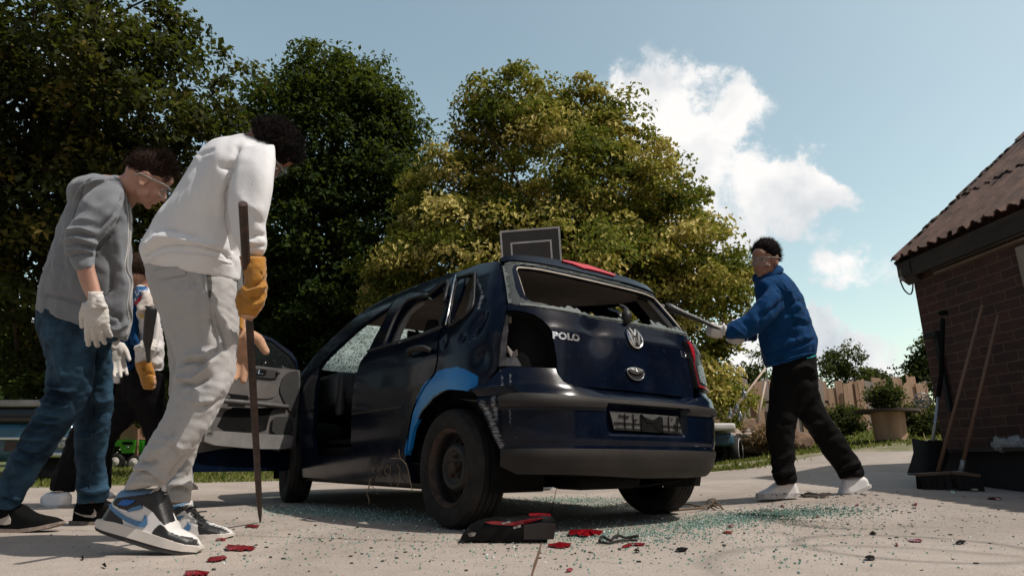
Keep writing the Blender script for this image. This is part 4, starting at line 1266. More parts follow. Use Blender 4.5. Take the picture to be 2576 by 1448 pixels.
def loft_rungs(m, rs, n=26, k=4, pw=2.25, shrink=1.0):
    P = smooth_path(np.array(rs, float), k); V = []
    for (xl, yl, xr, yr, f, dr) in P:
        a = W(xl, yl, f); b = W(xr, yr, f); c = (a + b) / 2; h = (b - a) / 2 * shrink; v = (c - CAMP) / np.linalg.norm(c - CAMP) * dr * shrink
        t = np.arange(n) * 2 * math.pi / n; ct, st = np.cos(t), np.sin(t)
        V.append(c + (np.sign(ct) * np.abs(ct) ** (2 / pw))[:, None] * h + (np.sign(st) * np.abs(st) ** (2 / pw))[:, None] * v)
    kk = len(P); F = [(i * n + j, i * n + (j + 1) % n, (i + 1) * n + (j + 1) % n, (i + 1) * n + j) for i in range(kk - 1) for j in range(n)]
    F += [tuple(range(n))[::-1], tuple((kk - 1) * n + j for j in range(n))]
    m.add(np.concatenate(V), F)


def fuse(m, voxel=.008, sm=4):
    V, F = m.arr(); me = bpy.data.meshes.new('tmp'); me.from_pydata(V.tolist(), [], F); me.validate()
    bm = bmesh.new(); bm.from_mesh(me); bmesh.ops.recalc_face_normals(bm, faces=bm.faces); bm.to_mesh(me); bm.free()
    o = bpy.data.objects.new('tmp', me); scene.collection.objects.link(o)
    r = o.modifiers.new('r', 'REMESH'); r.mode = 'VOXEL'; r.voxel_size = voxel; r.adaptivity = 0
    if sm:
        s = o.modifiers.new('s', 'SMOOTH'); s.factor = .5; s.iterations = sm
    dg = bpy.context.evaluated_depsgraph_get(); me2 = bpy.data.meshes.new_from_object(o.evaluated_get(dg))
    n = len(me2.vertices); co = np.empty(n * 3, np.float32); me2.vertices.foreach_get('co', co); V = co.reshape(-1, 3).astype(float)
    F = np.array([tuple(p.vertices) for p in me2.polygons if len(p.vertices) == 4])
    bpy.data.objects.remove(o); bpy.data.meshes.remove(me); bpy.data.meshes.remove(me2)
    return V, F


def vnorm(V, F):
    a = V[F[:, 2]] - V[F[:, 0]]; b = V[F[:, 3]] - V[F[:, 1]] if F.shape[1] == 4 else V[F[:, 1]] - V[F[:, 0]]
    n = np.cross(a, b); N = np.zeros_like(V)
    for j in range(F.shape[1]): np.add.at(N, F[:, j], n)
    return N / (np.linalg.norm(N, axis=1, keepdims=True) + 1e-12)


def wobble(V, seed, amp, wl, n=9, stretch=(1, 1, 1)):
    r = np.random.RandomState(seed); s = np.zeros(len(V))
    for _ in range(n):
        d = r.randn(3); d /= np.linalg.norm(d); d = d * np.array(stretch); w = wl * (.6 + .9 * r.rand())
        ph = V @ d * 2 * math.pi / w + r.rand() * 6.3
        q = r.randn(3); q /= np.linalg.norm(q)
        s += np.sin(ph + 1.6 * np.sin(V @ q * 2 * math.pi / (wl * 2.3) + r.rand() * 6.3))
    return s / n ** .5 * amp


def folds(V, F, strokes, wob=None):
    N = vnorm(V, F); p = proj(V); view = CAMP - V; view /= np.linalg.norm(view, axis=1, keepdims=True)
    if (N * view).sum() < 0: pass
    face = np.clip((N * view).sum(1) * 1.6 + .15, 0, 1)
    D = np.zeros(len(V))
    for (pts, w, a) in strokes:
        P = smooth_path(np.array(pts, float), 4) if len(pts) > 2 else np.array(pts, float)
        lo = P.min(0) - w * 3; hi = P.max(0) + w * 3
        i = np.where((p[:, 0] > lo[0]) & (p[:, 0] < hi[0]) & (p[:, 1] > lo[1]) & (p[:, 1] < hi[1]))[0]
        if not len(i): continue
        q = p[i, :2]; d = pdist(q, P)
        e = np.minimum(np.linalg.norm(q - P[0], axis=1), np.linalg.norm(q - P[-1], axis=1)); end = np.clip(e / (w * 1.5), .0, 1)
        D[i] += 1.75 * a * np.exp(-(d / w) ** 1.35) * (.35 + .65 * end)
    V = V + N * (D * face)[:, None]
    if wob:
        for (seed, amp, wl, st) in wob: V = V + N * wobble(V, seed, amp, wl, stretch=st)[:, None]
    return V


def garment(name, m, mat, parent, voxel=.009, sm=5, strokes=(), wob=None):
    V, F = fuse(m, voxel, sm)
    V = folds(V, F, strokes, wob)
    o = mobj(name, V, F, mat, parent)
    o2 = BVHTree.FromPolygons([tuple(v) for v in V.tolist()], [tuple(f) for f in F.tolist()])
    return o, o2


def hit(bvh, px, py, off=0., default=None):
    d = raydir(px, py); l = np.linalg.norm(d); r = bvh.ray_cast(Vector(CAMP.tolist()), Vector((d / l).tolist()))
    if r[0] is None: return default
    return CAMP + d / l * (r[3] - off)


def patch(name, bvh, poly, mat, parent, off=.004, h=7., thick=.003, rnd=0):
    P = round_poly(poly, rnd) if rnd else poly
    V, F = tri2d(P, (), h); out = [hit(bvh, *v, off=off) for v in V]
    ok = [i for i, q in enumerate(out) if q is not None]
    if len(ok) < 4: return None
    med = np.median([np.linalg.norm(out[i] - CAMP) for i in ok])
    for i, q in enumerate(out):
        if q is None or abs(np.linalg.norm(q - CAMP) - med) > .35:
            j = min(ok, key=lambda a: np.sum((V[a] - V[i]) ** 2) + (1e9 if abs(np.linalg.norm(out[a] - CAMP) - med) > .35 else 0)); d = raydir(*V[i]); out[i] = CAMP + d / np.linalg.norm(d) * np.linalg.norm(out[j] - CAMP)
    out = np.array(out); n = np.cross(out[F[:, 1]] - out[F[:, 0]], out[F[:, 2]] - out[F[:, 0]]).sum(0)
    if np.dot(n, CAMP - out.mean(0)) < 0: F = F[:, ::-1]
    return mobj(name, out, F.copy(), mat, parent, solid=thick)


def seam(m, bvh, pts, r=.002, off=.0, n=6, k=5):
    P = smooth_path(np.array(pts, float), k); Q = [hit(bvh, *p, off=off) for p in P]; Q = [q for q in Q if q is not None]
    if len(Q) > 2: m.tube(np.array(Q), r, n)


def cloth(name, col, var=.12, rough=.92, bs=420, bmp=.35, col2=None, sheen=.25, scale=9, weave=True):
    m = mk(name, col, rough, var=var, scale=scale, bmp=bmp, bscale=bs, bdist=.0025, col2=col2, sheen=sheen, spec=.12)
    return m


# --- head, hands
def head_mesh(m, c, Fd, Ud, s=1.0, jaw=1.0):
    Fd = np.array(Fd, float); Fd /= np.linalg.norm(Fd); Ud = np.array(Ud, float); Ud -= Fd * np.dot(Ud, Fd); Ud /= np.linalg.norm(Ud)
    Ld = np.cross(Ud, Fd); A = np.array([Fd, Ld, Ud])
    P = lambda f, l, u: c + (np.array([f, l, u]) * s) @ A
    b = lambda f, l, u, r: m.ball(P(f, l, u), np.array(r) * s, A, 3)
    b(-.005, 0, .025, (.096, .076, .098)); b(.030, 0, -.030, (.062, .060, .075)); b(.040, 0, -.075, (.047, .050, .034)); b(.078, 0, -.100, (.016, .020, .014))
    b(.075, 0, .045, (.020, .045, .030)); b(-.03, 0, -.05, (.055, .055, .06))
    m.tube([P(.086, 0, .008), P(.100, 0, -.014), P(.112, 0, -.034)], [.008 * s, .010 * s, .012 * s], 8); b(.108, 0, -.037, (.012, .013, .009)); b(.098, .012, -.040, (.010, .008, .007)); b(.098, -.012, -.040, (.010, .008, .007))
    b(.092, 0, -.060, (.010, .022, .006)); b(.090, 0, -.071, (.011, .019, .006))
    for q in (1, -1):
        b(.079, q * .030, .014, (.012, .020, .007)); b(.064, q * .044, -.028, (.022, .018, .018)); b(.02, q * .055, -.06, (.03, .012, .03))
        e = [P(-.012 + .019 * math.cos(a) - .012 * math.sin(a) * .4, q * (.079 + .006 * (1 - abs(math.cos(a)))), -.012 + .030 * math.sin(a)) for a in np.linspace(0, 2 * math.pi, 17)]
        m.tube(e, .0055 * s, 6, cap=False); b(-.010, q * .077, -.010, (.014, .006, .022)); b(-.006, q * .080, -.038, (.009, .006, .009))
    return A, P


def eyes(P, A, parent, s=1.0):
    for q in (1, -1):
        m = MB(); m.ball(P(.072, q * .030, -.001), np.array([.013, .014, .008]) * s, A, 2); e = m.obj('eye', mk('eye_white', (.6, .57, .53), .3), parent)
        m = MB(); m.ball(P(.0835, q * .030, -.001), np.array([.003, .006, .006]) * s, A, 2); m.obj('iris', mk('iris_dark', (.03, .02, .015), .2), e)
        m = MB(); m.tube([P(.086, q * .014, .013), P(.088, q * .030, .018), P(.078, q * .046, .014)], .003 * s, 6); m.obj('eyebrow', mk('brow_hair', (.02, .014, .01), .9), parent)


def goggles(P, parent, s=1.0, smoke=False):
    m = MB(); pts = []
    V = []; n = 15
    for i, a in enumerate(np.linspace(-1.15, 1.15, n)):
        f = .055 + .058 * math.cos(a * 1.1); l = .080 * math.sin(a * 1.05) / .93
        dz = .010 * (1 - math.exp(-(a / .25) ** 2))
        V += [P(f, l, .022), P(f + .006, l, .0), P(f + .002, l * .98, -.020 - dz)]
    F = [(3 * i + j, 3 * i + j + 1, 3 * i + 3 + j + 1, 3 * i + 3 + j) for i in range(n - 1) for j in range(2)]
    g_ = mobj('goggle_lens', V, F, glass_mat('goggle_plastic', (.55, .58, .58), .08, .12), parent)
    m.tube([V[3 * i] for i in range(n)], .0028 * s, 6); m.tube([V[3 * i + 2] for i in range(n)], .0022 * s, 6)
    for q in (0, n - 1):
        e = V[3 * q + 1]; sg = -1 if q == 0 else 1; m.tube([V[3 * q], P(.01, sg * .084, .008), P(-.035, sg * .086, .0), P(-.05, sg * .082, -.02)], .0035 * s, 6)
    m.obj('goggle_frame', mk('goggle_frame', (.35, .33, .31), .35, var=.5), g_)
    return g_


def hand_mesh(m, wrist, d, palm, s=1.0, curl=(.35, .45, .5, .55), spread=.06, thumb=(.7, .4), side=1, fat=1.0, plen=.088):
    """d: wrist to knuckles, palm: palm normal, side: +1 thumb towards cross(d, palm)"""
    d = np.array(d, float); d /= np.linalg.norm(d); pn = np.array(palm, float); pn -= d * np.dot(d, pn); pn /= np.linalg.norm(pn)
    t = np.cross(d, pn) * side; w0 = np.array(wrist, float)
    A = np.array([d, t, pn])
    pl = plen * s
    m.ball(w0 + d * pl * .45, np.array([.056, .040, .017 * fat]) * s, A, 3); m.ball(w0 + d * pl * .8, np.array([.030, .041, .014 * fat]) * s, A, 3)
    m.ball(w0 + d * pl * .35 + t * .024 * s + pn * .008 * s, np.array([.036, .018, .016 * fat]) * s, A, 3)
    m.tube([w0 - d * .035 * s, w0, w0 + d * pl * .3], [.027 * s, .027 * s, .030 * s], 12, flat=.8)
    L = [(.030, .44), (.010, .50), (-.010, .47), (-.029, .38)]
    for i, (off, ln) in enumerate(L):
        ang = (1.5 - i) * spread; dd = d * math.cos(ang) + t * math.sin(ang)
        p = w0 + d * pl * (.93 if i != 3 else .86) + t * off * s; pts = [p - d * .02 * s, p]; a = 0; c_ = curl[i]
        for j, seg in enumerate((.042, .028, .022)):
            a += c_ * (1.0, 1.25, .8)[j]; q = dd * math.cos(a) + pn * math.sin(a); p = p + q * seg * s * (ln / .48); pts.append(p)
        m.tube(smooth_path(pts, 3), np.interp(np.linspace(0, 1, len(smooth_path(pts, 3))), [0, .3, 1], [.0105, .0098, .0078]) * s * fat, 9)
        m.ball(pts[-1], .0082 * s * fat)
    tb = w0 + d * pl * .22 + t * .032 * s + pn * .006 * s
    a = thumb[0]; q1 = d * math.cos(a) + t * math.sin(a); q1 = q1 * math.cos(thumb[1] * .6) + pn * math.sin(thumb[1] * .6)
    q2 = d * math.cos(a * .5) + t * math.sin(a * .5); q2 = q2 * math.cos(thumb[1]) + pn * math.sin(thumb[1])
    pts = [tb - q1 * .012 * s, tb + q1 * .030 * s, tb + q1 * .030 * s + q2 * .026 * s, tb + q1 * .030 * s + q2 * .050 * s]
    pp = smooth_path(pts, 3); m.tube(pp, np.interp(np.linspace(0, 1, len(pp)), [0, .4, 1], [.016, .012, .009]) * s * fat, 9); m.ball(pts[-1], .0092 * s * fat)


def strands(name, roots, dirs, ln, w, mat, parent, seed=0, curl=.0, cf=3., seg=4, droop=.0, grav=None, jit=.25):
    r = np.random.RandomState(seed); n = len(roots); roots = np.array(roots); dirs = np.array(dirs)
    dirs = dirs + r.randn(n, 3) * jit; dirs /= np.linalg.norm(dirs, axis=1, keepdims=True)
    L = ln * (.6 + .7 * r.rand(n)); a = np.cross(dirs, r.randn(n, 3)); a /= np.linalg.norm(a, axis=1, keepdims=True); b = np.cross(dirs, a)
    V = np.zeros((n, seg + 1, 2, 3)); ph = r.rand(n) * 6.3
    for j in range(seg + 1):
        t = j / seg; c = roots + dirs * (L * t)[:, None] + (curl * (np.cos(ph + cf * t * 6.3) - np.cos(ph)))[:, None] * a + (curl * (np.sin(ph + cf * t * 6.3) - np.sin(ph)))[:, None] * b
        if grav is not None: c = c + np.array(grav) * (droop * (t * L)[:, None] * t)
        ww = w * (1 - t * .8); V[:, j, 0] = c - b * ww / 2; V[:, j, 1] = c + b * ww / 2
    base = np.arange(n)[:, None] * (seg + 1) * 2; F = []
    for j in range(seg): F.append(np.stack([base[:, 0] + 2 * j, base[:, 0] + 2 * j + 1, base[:, 0] + 2 * j + 3, base[:, 0] + 2 * j + 2], 1))
    return mobj(name, V.reshape(-1, 3), np.concatenate(F), mat, parent)


def scalp(P, A, n, seed, test, rad=(.098, .079, .100)):
    r = np.random.RandomState(seed); out = []; nr = []
    while len(out) < n:
        v = r.randn(3); v /= np.linalg.norm(v)
        if not test(*v): continue
        out.append(P(-.005 + v[0] * rad[0], v[1] * rad[1], .025 + v[2] * rad[2])); nr.append((v / np.array([1.2, 1, 1.2])) @ A)
    return np.array(out), np.array(nr)


# --- shoes: a side outline swelled to width
class Shoe:
    def __init__(s, px_heel, px_toe, f, near=1, w=(.030, .036, .047, .030), yaw=0.):
        s.o = W(*px_heel, f); e = W(*px_toe, f); s.x = (e - s.o); s.x = s.x * math.cos(0); 
        s.x /= np.linalg.norm(s.x); s.x = s.x * math.cos(yaw) + CF * math.sin(yaw); s.x /= np.linalg.norm(s.x)
        s.n = np.cross(s.x, np.array([0, 0, 1.])); s.n /= np.linalg.norm(s.n)
        if np.dot(s.n, CAMP - s.o) < 0: s.n = -s.n
        s.z = np.cross(s.n, s.x); s.z = s.z if s.z[2] > 0 else -s.z
        s.w = w; s.L = .3
    def q(s, pts):
        out = []
        for (a, b) in pts:
            d = raydir(a, b); t = np.dot(s.o - CAMP, s.n) / np.dot(d, s.n); p = CAMP + d * t - s.o; out.append([float(np.dot(p, s.x)), float(np.dot(p, s.z))])
        return out
    def setup(s, upper, keep=None):
        s.up = s.q(upper); a = np.array(s.up); s.x0, s.x1 = a[:, 0].min(), a[:, 0].max(); s.zmin = a[:, 1].min(); s.top = [p for p in s.up]
    def width(s, X, Z, line, fall=.028):
        t = (X - s.x0) / (s.x1 - s.x0); w = np.interp(t, [0, .08, .4, .72, .9, 1.0], [s.w[0] * .7, s.w[0], s.w[1], s.w[2], s.w[3] * 1.1, s.w[3] * .45])
        if line is None: return w
        d = pdist(np.stack([X, Z], 1), line); k = np.clip(d / fall, 0, 1); return w * np.sqrt(np.maximum(1 - (1 - k) ** 2, 0)) 
    def solid(s, name, poly, mat, parent, line=None, extra=0., h=.010, fall=.028, paint=()):
        V, F = tri2d(poly, (), h); y = s.width(V[:, 0], V[:, 1], line, fall) + extra; n = len(V)
        P = s.o + V[:, :1] * s.x + V[:, 1:] * s.z; a = P + y[:, None] * s.n; b = P - y[:, None] * s.n
        from collections import Counter
        c = Counter()
        for f in F:
            for i in range(3): c[tuple(sorted((f[i], f[(i + 1) % 3])))] += 1
        F2 = [tuple(f) for f in F] + [(f[2] + n, f[1] + n, f[0] + n) for f in F] + [(e[0], e[1], e[1] + n, e[0] + n) for e, k in c.items() if k == 1]
        bm = bmesh.new(); vs = [bm.verts.new(v) for v in np.concatenate([a, b]).tolist()]
        for f in F2:
            try: bm.faces.new([vs[i] for i in f])
            except ValueError: pass
        bmesh.ops.recalc_face_normals(bm, faces=bm.faces); bm.verts.index_update()
        VV = np.array([v.co[:] for v in bm.verts]); FF = [[v.index for v in f.verts] for f in bm.faces]; bm.free()
        if not paint: return mobj(name, VV, FF, mat, parent, sharp=50)
        c = np.array([VV[f].mean(0) for f in FF]) - s.o; c2 = np.stack([c @ s.x, c @ s.z], 1); mi = np.zeros(len(FF), int); ms = [mat]
        for pl, pm in paint:
            if pm not in ms: ms.append(pm)
            mi[inpoly(c2, pl)] = ms.index(pm)
        return mobj(name, VV, FF, None, parent, mats=ms, midx=mi)
    def patch(s, name, poly, mat, parent, line, off=.002, h=.008, fall=.028, both=False):
        V, F = tri2d(poly, (), h); y = s.width(V[:, 0], V[:, 1], line, fall) + off
        P = s.o + V[:, :1] * s.x + V[:, 1:] * s.z + y[:, None] * s.n
        n = np.cross(P[F[:, 1]] - P[F[:, 0]], P[F[:, 2]] - P[F[:, 0]]).sum(0)
        if np.dot(n, s.n) < 0: F = F[:, ::-1]
        return mobj(name, P, F.copy(), mat, parent, solid=.003)


SKIN = mk('light_skin', (.50, .27, .19), .55, var=.18, scale=14, bmp=.15, bscale=150, bdist=.002)
SKIN2 = mk('tan_skin', (.33, .165, .105), .55, var=.18, scale=14, bmp=.15, bscale=150, bdist=.002)
SKIN3 = mk('brown_skin', (.22, .095, .055), .5, var=.25, scale=14, bmp=.15, bscale=150, bdist=.002)
for _m in (SKIN, SKIN2, SKIN3):
    _b = [n for n in _m.node_tree.nodes if n.type == 'BSDF_PRINCIPLED'][0]; _b.inputs['Subsurface Weight'].default_value = .08; _b.inputs['Subsurface Radius'].default_value = (.01, .004, .002)
GLOVEW = cloth('white_glove_cloth', (.66, .62, .57), .15, bs=700)
HAIRB = mk('brown_hair', (.030, .016, .010), .8, var=.4, bmp=0, spec=.15); HAIRK = mk('black_hair', (.010, .0065, .0055), .85, var=.3, bmp=0, spec=.12)
SUEDE = cloth('orange_suede', (.44, .20, .035), .3, bs=260, scale=16, bmp=.5)
SUEDEP = cloth('pale_suede', (.56, .33, .21), .25, bs=260, scale=16, bmp=.5)
# ================================================================ man in the white sweatshirt
SM = empty('person', W(560, 1352, 2.5), 'man in white sweatshirt and grey joggers bending forward with a long steel bar', 'person', 'people smashing the car')
SW = cloth('white_sweatshirt', (.72, .71, .71), .05, bs=200, bmp=.6)
JOG = cloth('heather_joggers', (.43, .415, .40), .16, bs=220, scale=260, bmp=.6)
torso = rungs(K1, (838, 950, 1388, 1045, 2.45, .175), (815, 900, 1392, 960, 2.45, .19), (808, 850, 1395, 880, 2.45, .20), (845, 770, 1400, 790, 2.45, .20), (925, 650, 1400, 680, 2.45, .20),
              (1005, 530, 1420, 560, 2.45, .21), (1075, 420, 1470, 455, 2.45, .22), (1120, 350, 1530, 390, 2.45, .22), (1160, 290, 1575, 350, 2.45, .21), (1235, 232, 1588, 300, 2.45, .18), (1340, 200, 1580, 262, 2.45, .12), (1400, 193, 1572, 240, 2.45, .08))
arm = rungs(K1, (1330, 270, 1588, 262, 2.36, .09), (1338, 330, 1597, 320, 2.30, .09), (1334, 420, 1597, 400, 2.26, .085), (1322, 530, 1590, 500, 2.23, .08), (1320, 640, 1565, 610, 2.21, .078), (1334, 745, 1538, 720, 2.21, .072),
            (1360, 820, 1545, 800, 2.22, .07), (1385, 865, 1546, 850, 2.22, .062), (1388, 908, 1523, 908, 2.23, .052))
farm = rungs(K1, (1300, 320, 1560, 320, 2.62, .09), (1330, 520, 1540, 500, 2.68, .085), (1340, 700, 1500, 700, 2.70, .075), (1372, 860, 1500, 860, 2.70, .065), (1375, 1000, 1470, 1010, 2.70, .055), (1380, 1140, 1450, 1160, 2.70, .05))
m = MB(); loft_rungs(m, torso); loft_rungs(m, arm, pw=2.05); loft_rungs(m, farm, pw=2.05)
st = [(K1((1320, 560), (1325, 680), (1345, 800), (1375, 890)), 7, -.014), (K1((1335, 370), (1325, 470), (1318, 560)), 6, -.016), (K1((1385, 255), (1350, 330), (1320, 390)), 7, -.009),
      (K1((1280, 380), (1330, 400)), 6, -.012), (K1((1180, 270), (1150, 340), (1120, 420)), 9, -.004), (K1((850, 890), (960, 840), (1120, 840), (1280, 880), (1340, 930)), 6, -.008),
      (K1((840, 850), (950, 800), (1100, 815), (1250, 850)), 8, .010), (K1((930, 740), (1030, 760), (1140, 790)), 7, -.006), (K1((1050, 820), (1130, 850), (1200, 855)), 5, .006),
      (K1((900, 800), (980, 770), (1050, 780)), 6, .006), (K1((1210, 420), (1220, 560), (1240, 700)), 12, -.004), (K1((1300, 660), (1305, 760), (1300, 830)), 8, -.005),
      (K1((1450, 800), (1500, 780), (1545, 790)), 5, -.009), (K1((1440, 860), (1500, 850), (1540, 848)), 4, -.007), (K1((1380, 780), (1420, 800), (1470, 830)), 6, .007), (K1((1440, 640), (1490, 690), (1530, 730)), 8, -.004),
      (K1((1390, 560), (1440, 610), (1500, 640)), 9, .004), (K1((1120, 330), (1165, 305), (1230, 290)), 4, -.008), (K1((1128, 300), (1140, 350)), 5, .006), (K1((1345, 260), (1500, 235), (1560, 260)), 8, .003), (K1((1340, 880), (1380, 1000), (1400, 1060)), 9, -.003)]
sweat, bv = garment('sweatshirt', m, SW, SM, .006, 9, st, [(3, .0030, .12, (1, 1, .5)), (5, .0006, .05, (1, 1, .6))])
m = MB(); seam(m, bv, K1((842, 948), (950, 893), (1080, 890), (1200, 903), (1340, 947)), .0035, .001); seam(m, bv, K1((838, 905), (950, 850), (1090, 850), (1230, 870), (1345, 915)), .0018, .001)
m.obj('hem_ribbing', SW, sweat)
# head and body
hc = W(672, 374, 2.44); m = MB(); Fd = vv(.30, -.80, .52); Ud = vv(.86, .42, .15)
A, P = head_mesh(m, hc, Fd, Ud, .98)
m.tube([W(618, 375, 2.52), W(645, 376, 2.48), W(670, 374, 2.45)], [.062, .056, .054], 14)
for g_ in (torso, arm, farm): loft_rungs(m, g_[1:], shrink=.6)
# far hand and near hand inside the gauntlets keep the body continuous
legN = rungs(K4, (372, 95, 1090, 118, 2.45, .165), (380, 220, 1135, 230, 2.45, .18), (425, 380, 1148, 400, 2.44, .19)) + rungs(K4, (505, 560, 1150, 570, 2.42, .17), (585, 760, 1143, 780, 2.39, .14), (630, 930, 1122, 950, 2.36, .12), (600, 1110, 1092, 1100, 2.33, .11)) + \
    rungs(K2, (968, 455, 1315, 390, 2.31, .105), (910, 570, 1250, 520, 2.29, .10), (855, 670, 1175, 640, 2.27, .095), (805, 760, 1090, 765, 2.26, .085), (775, 825, 1010, 860, 2.26, .075), (745, 875, 975, 890, 2.26, .065), (718, 945, 950, 918, 2.26, .058))
legF = rungs(K4, (480, 480, 1100, 500, 2.55, .15), (548, 760, 1030, 800, 2.62, .13), (573, 1000, 980, 1010, 2.66, .12), (566, 1190, 960, 1190, 2.66, .11)) + \
    rungs(K2, (985, 420, 1250, 440, 2.65, .10), (1015, 560, 1205, 560, 2.65, .09), (1010, 690, 1150, 690, 2.65, .075), (985, 800, 1120, 820, 2.65, .07), (955, 880, 1118, 900, 2.65, .07), (948, 930, 1112, 935, 2.65, .062), (950, 1030, 1096, 1020, 2.65, .052))
loft_rungs(m, legN, shrink=.62); loft_rungs(m, legF, shrink=.62)
V, F = fuse(m, .006, 3); body = mobj('body', V, F, SKIN3, SM); eyes(P, A, body, 1.05)
goggles(P, body, 1.05)
m = MB()
roots, nr = scalp(P, A, 2600, 4, lambda f, l, u: u > -.25 and not (f > .45 and u < .45) and not (abs(l) > .75 and f > -.4 and u < .15))
HR = strands('hair', roots, nr, .026, .0024, HAIRK, body, 1, curl=.007, cf=3.2, seg=9, jit=.55)
roots2, nr2 = scalp(P, A, 600, 8, lambda f, l, u: f > .1 and u > .5)
strands('hair_fringe', roots2, nr2 + np.array(Fd) * .35, .036, .0024, HAIRK, HR, 2, curl=.008, cf=3.5, seg=9, jit=.4)
cap = MB(); cap.ball(P(-.012, 0, .038), np.array([.098, .080, .090]), A, 3); V, F = cap.arr(); V = V + wobble(V, 3, .005, .03)[:, None] * vnorm(V, np.array(F)); mobj('hair_mass', V, F, HAIRK, HR)
# joggers
m = MB(); loft_rungs(m, legN); loft_rungs(m, legF)
st = [(K4((640, 1010), (720, 960), (830, 900), (900, 850)), 9, .016), (K4((690, 960), (760, 930), (860, 920)), 6, -.020), (K4((640, 1060), (760, 1070), (870, 1000), (950, 900)), 7, .015), (K4((660, 1085), (780, 1110), (900, 1050)), 6, -.014),
      (K4((700, 900), (780, 860), (860, 850)), 7, .010), (K4((810, 300), (800, 480), (830, 650), (830, 800)), 10, -.006), (K4((930, 500), (980, 620), (1030, 740), (1050, 830)), 7, -.012), (K4((900, 540), (950, 680), (960, 800), (930, 870)), 7, -.010),
      (K4((990, 520), (1060, 640), (1090, 780)), 7, .008), (K4((660, 1200), (740, 1130), (800, 1190)), 8, .006), (K4((840, 1290), (960, 1270), (1020, 1210)), 7, -.010), (K4((700, 1240), (830, 1260), (960, 1240)), 8, .007),
      (K2((930, 640), (1000, 680), (1060, 720)), 7, .006), (K2((960, 740), (990, 700), (1040, 760)), 6, -.006), (K2((800, 790), (860, 800), (900, 780)), 6, -.012), (K2((770, 820), (850, 822), (940, 880), (970, 880)), 5, .014), (K2((790, 845), (870, 850), (930, 890)), 4, -.012),
      (K2((1080, 740), (1010, 840), (975, 890)), 6, -.010), (K2((960, 930), (1040, 905), (1110, 930)), 5, .011), (K2((960, 950), (1040, 935), (1100, 955)), 4, -.010), (K2((1060, 880), (1100, 860)), 5, -.008), (K2((840, 700), (900, 720), (960, 700)), 7, .005),
      (K2((1190, 600), (1240, 560), (1290, 470)), 8, .006), (K2((900, 600), (960, 640), (1010, 600)), 8, -.005), (K2((730, 920), (830, 900), (940, 920)), 6, .005), (K4((450, 420), (600, 640), (640, 850)), 9, -.006), (K4((600, 300), (700, 420), (740, 600)), 14, .005),
      (K4((380, 150), (420, 180)), 5, -.004), (K4((470, 110), (520, 95)), 4, -.004), (K4((560, 90), (600, 110)), 4, -.004), (K4((760, 200), (770, 260), (750, 300)), 6, -.006)]
jog, bj = garment('joggers', m, JOG, SM, .006, 8, st, [(7, .0035, .11, (1, 1, .7)), (9, .0016, .045, (1, 1, 1.2))])
patch('back_pocket', bj, K4((440, 172), (480, 155), (700, 130), (706, 200), (690, 206), (450, 246)), JOG, jog, .007, 5, .004)
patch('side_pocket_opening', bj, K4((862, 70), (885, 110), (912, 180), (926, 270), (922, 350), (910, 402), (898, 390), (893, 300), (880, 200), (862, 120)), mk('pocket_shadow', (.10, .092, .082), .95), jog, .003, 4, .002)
m = MB(); seam(m, bj, K4((858, 68), (855, 200), (880, 330), (905, 410), (925, 415)), .0018, .001); seam(m, bj, K4((905, 412), (915, 520), (950, 680)), .0016, .001); seam(m, bj, K4((838, 55), (838, 200), (860, 300), (900, 420), (915, 600)), .0014, .001)
seam(m, bj, K4((442, 172), (560, 150), (700, 132)), .0015, .008); seam(m, bj, K2((722, 842), (830, 850), (965, 900)), .0016, .001); m.obj('stitched_seams', JOG, jog)

# gauntlets
m = MB(); gl = rungs(K1, (1382, 902, 1538, 908, 2.20, .058), (1400, 960, 1542, 960, 2.19, .060), (1415, 1030, 1545, 1030, 2.18, .058), (1410, 1090, 1545, 1090, 2.17, .056), (1395, 1140, 1543, 1140, 2.17, .050), (1388, 1190, 1528, 1190, 2.17, .045), (1400, 1235, 1500, 1235, 2.17, .036), (1420, 1268, 1470, 1268, 2.17, .02))
loft_rungs(m, gl)
for (a, b, c_) in (((1392, 1118), (1388, 1140), (1420, 1160)), ((1388, 1150), (1385, 1172), (1425, 1190)), ((1390, 1185), (1388, 1205), (1430, 1220)), ((1400, 1218), (1402, 1240), (1440, 1248))):
    m.tube(smooth_path([W(*K1(c_)[0], 2.16), W(*K1(b)[0], 2.15), W(*K1(a)[0], 2.20)], 3), .0125, 8)
m.tube(smooth_path([W(*K1((1480, 1180))[0], 2.14), W(*K1((1440, 1120))[0], 2.13), W(*K1((1405, 1090))[0], 2.14)], 3), .014, 8)
st = [(K1((1450, 1080), (1500, 1060), (1545, 1040)), 5, -.010), (K1((1440, 1110), (1490, 1090), (1540, 1080)), 4, .008), (K1((1440, 1140), (1500, 1150), (1540, 1110)), 5, -.009), (K1((1430, 1180), (1490, 1180), (1530, 1150)), 4, .007), (K1((1460, 1220), (1500, 1210), (1520, 1180)), 4, -.006)]
g1, bg1 = garment('gauntlet', m, SUEDE, SM, .006, 2, st, [(2, .002, .04, (1, 1, 1))])
patch('gauntlet_palm', bg1, K1((1395, 1240), (1440, 1245), (1480, 1255), (1455, 1276), (1420, 1272), (1400, 1258)), SUEDEP, g1, .002, 4)
tri = MB(); q = K1((1512, 992), (1543, 992), (1543, 1002), (1526, 1030), (1512, 992)); seam(tri, bg1, q, .0016, .001, k=1); tri.obj('triangle_mark', DARK, g1)
m = MB(); gl = rungs(K1, (1378, 1130, 1440, 1160, 2.68, .05)) + rungs(K4, (1125, 540, 1195, 590, 2.66, .052), (1122, 620, 1195, 670, 2.65, .052)); loft_rungs(m, gl); g2, bg2 = garment('gauntlet', m, SUEDE, SM, .007, 2)
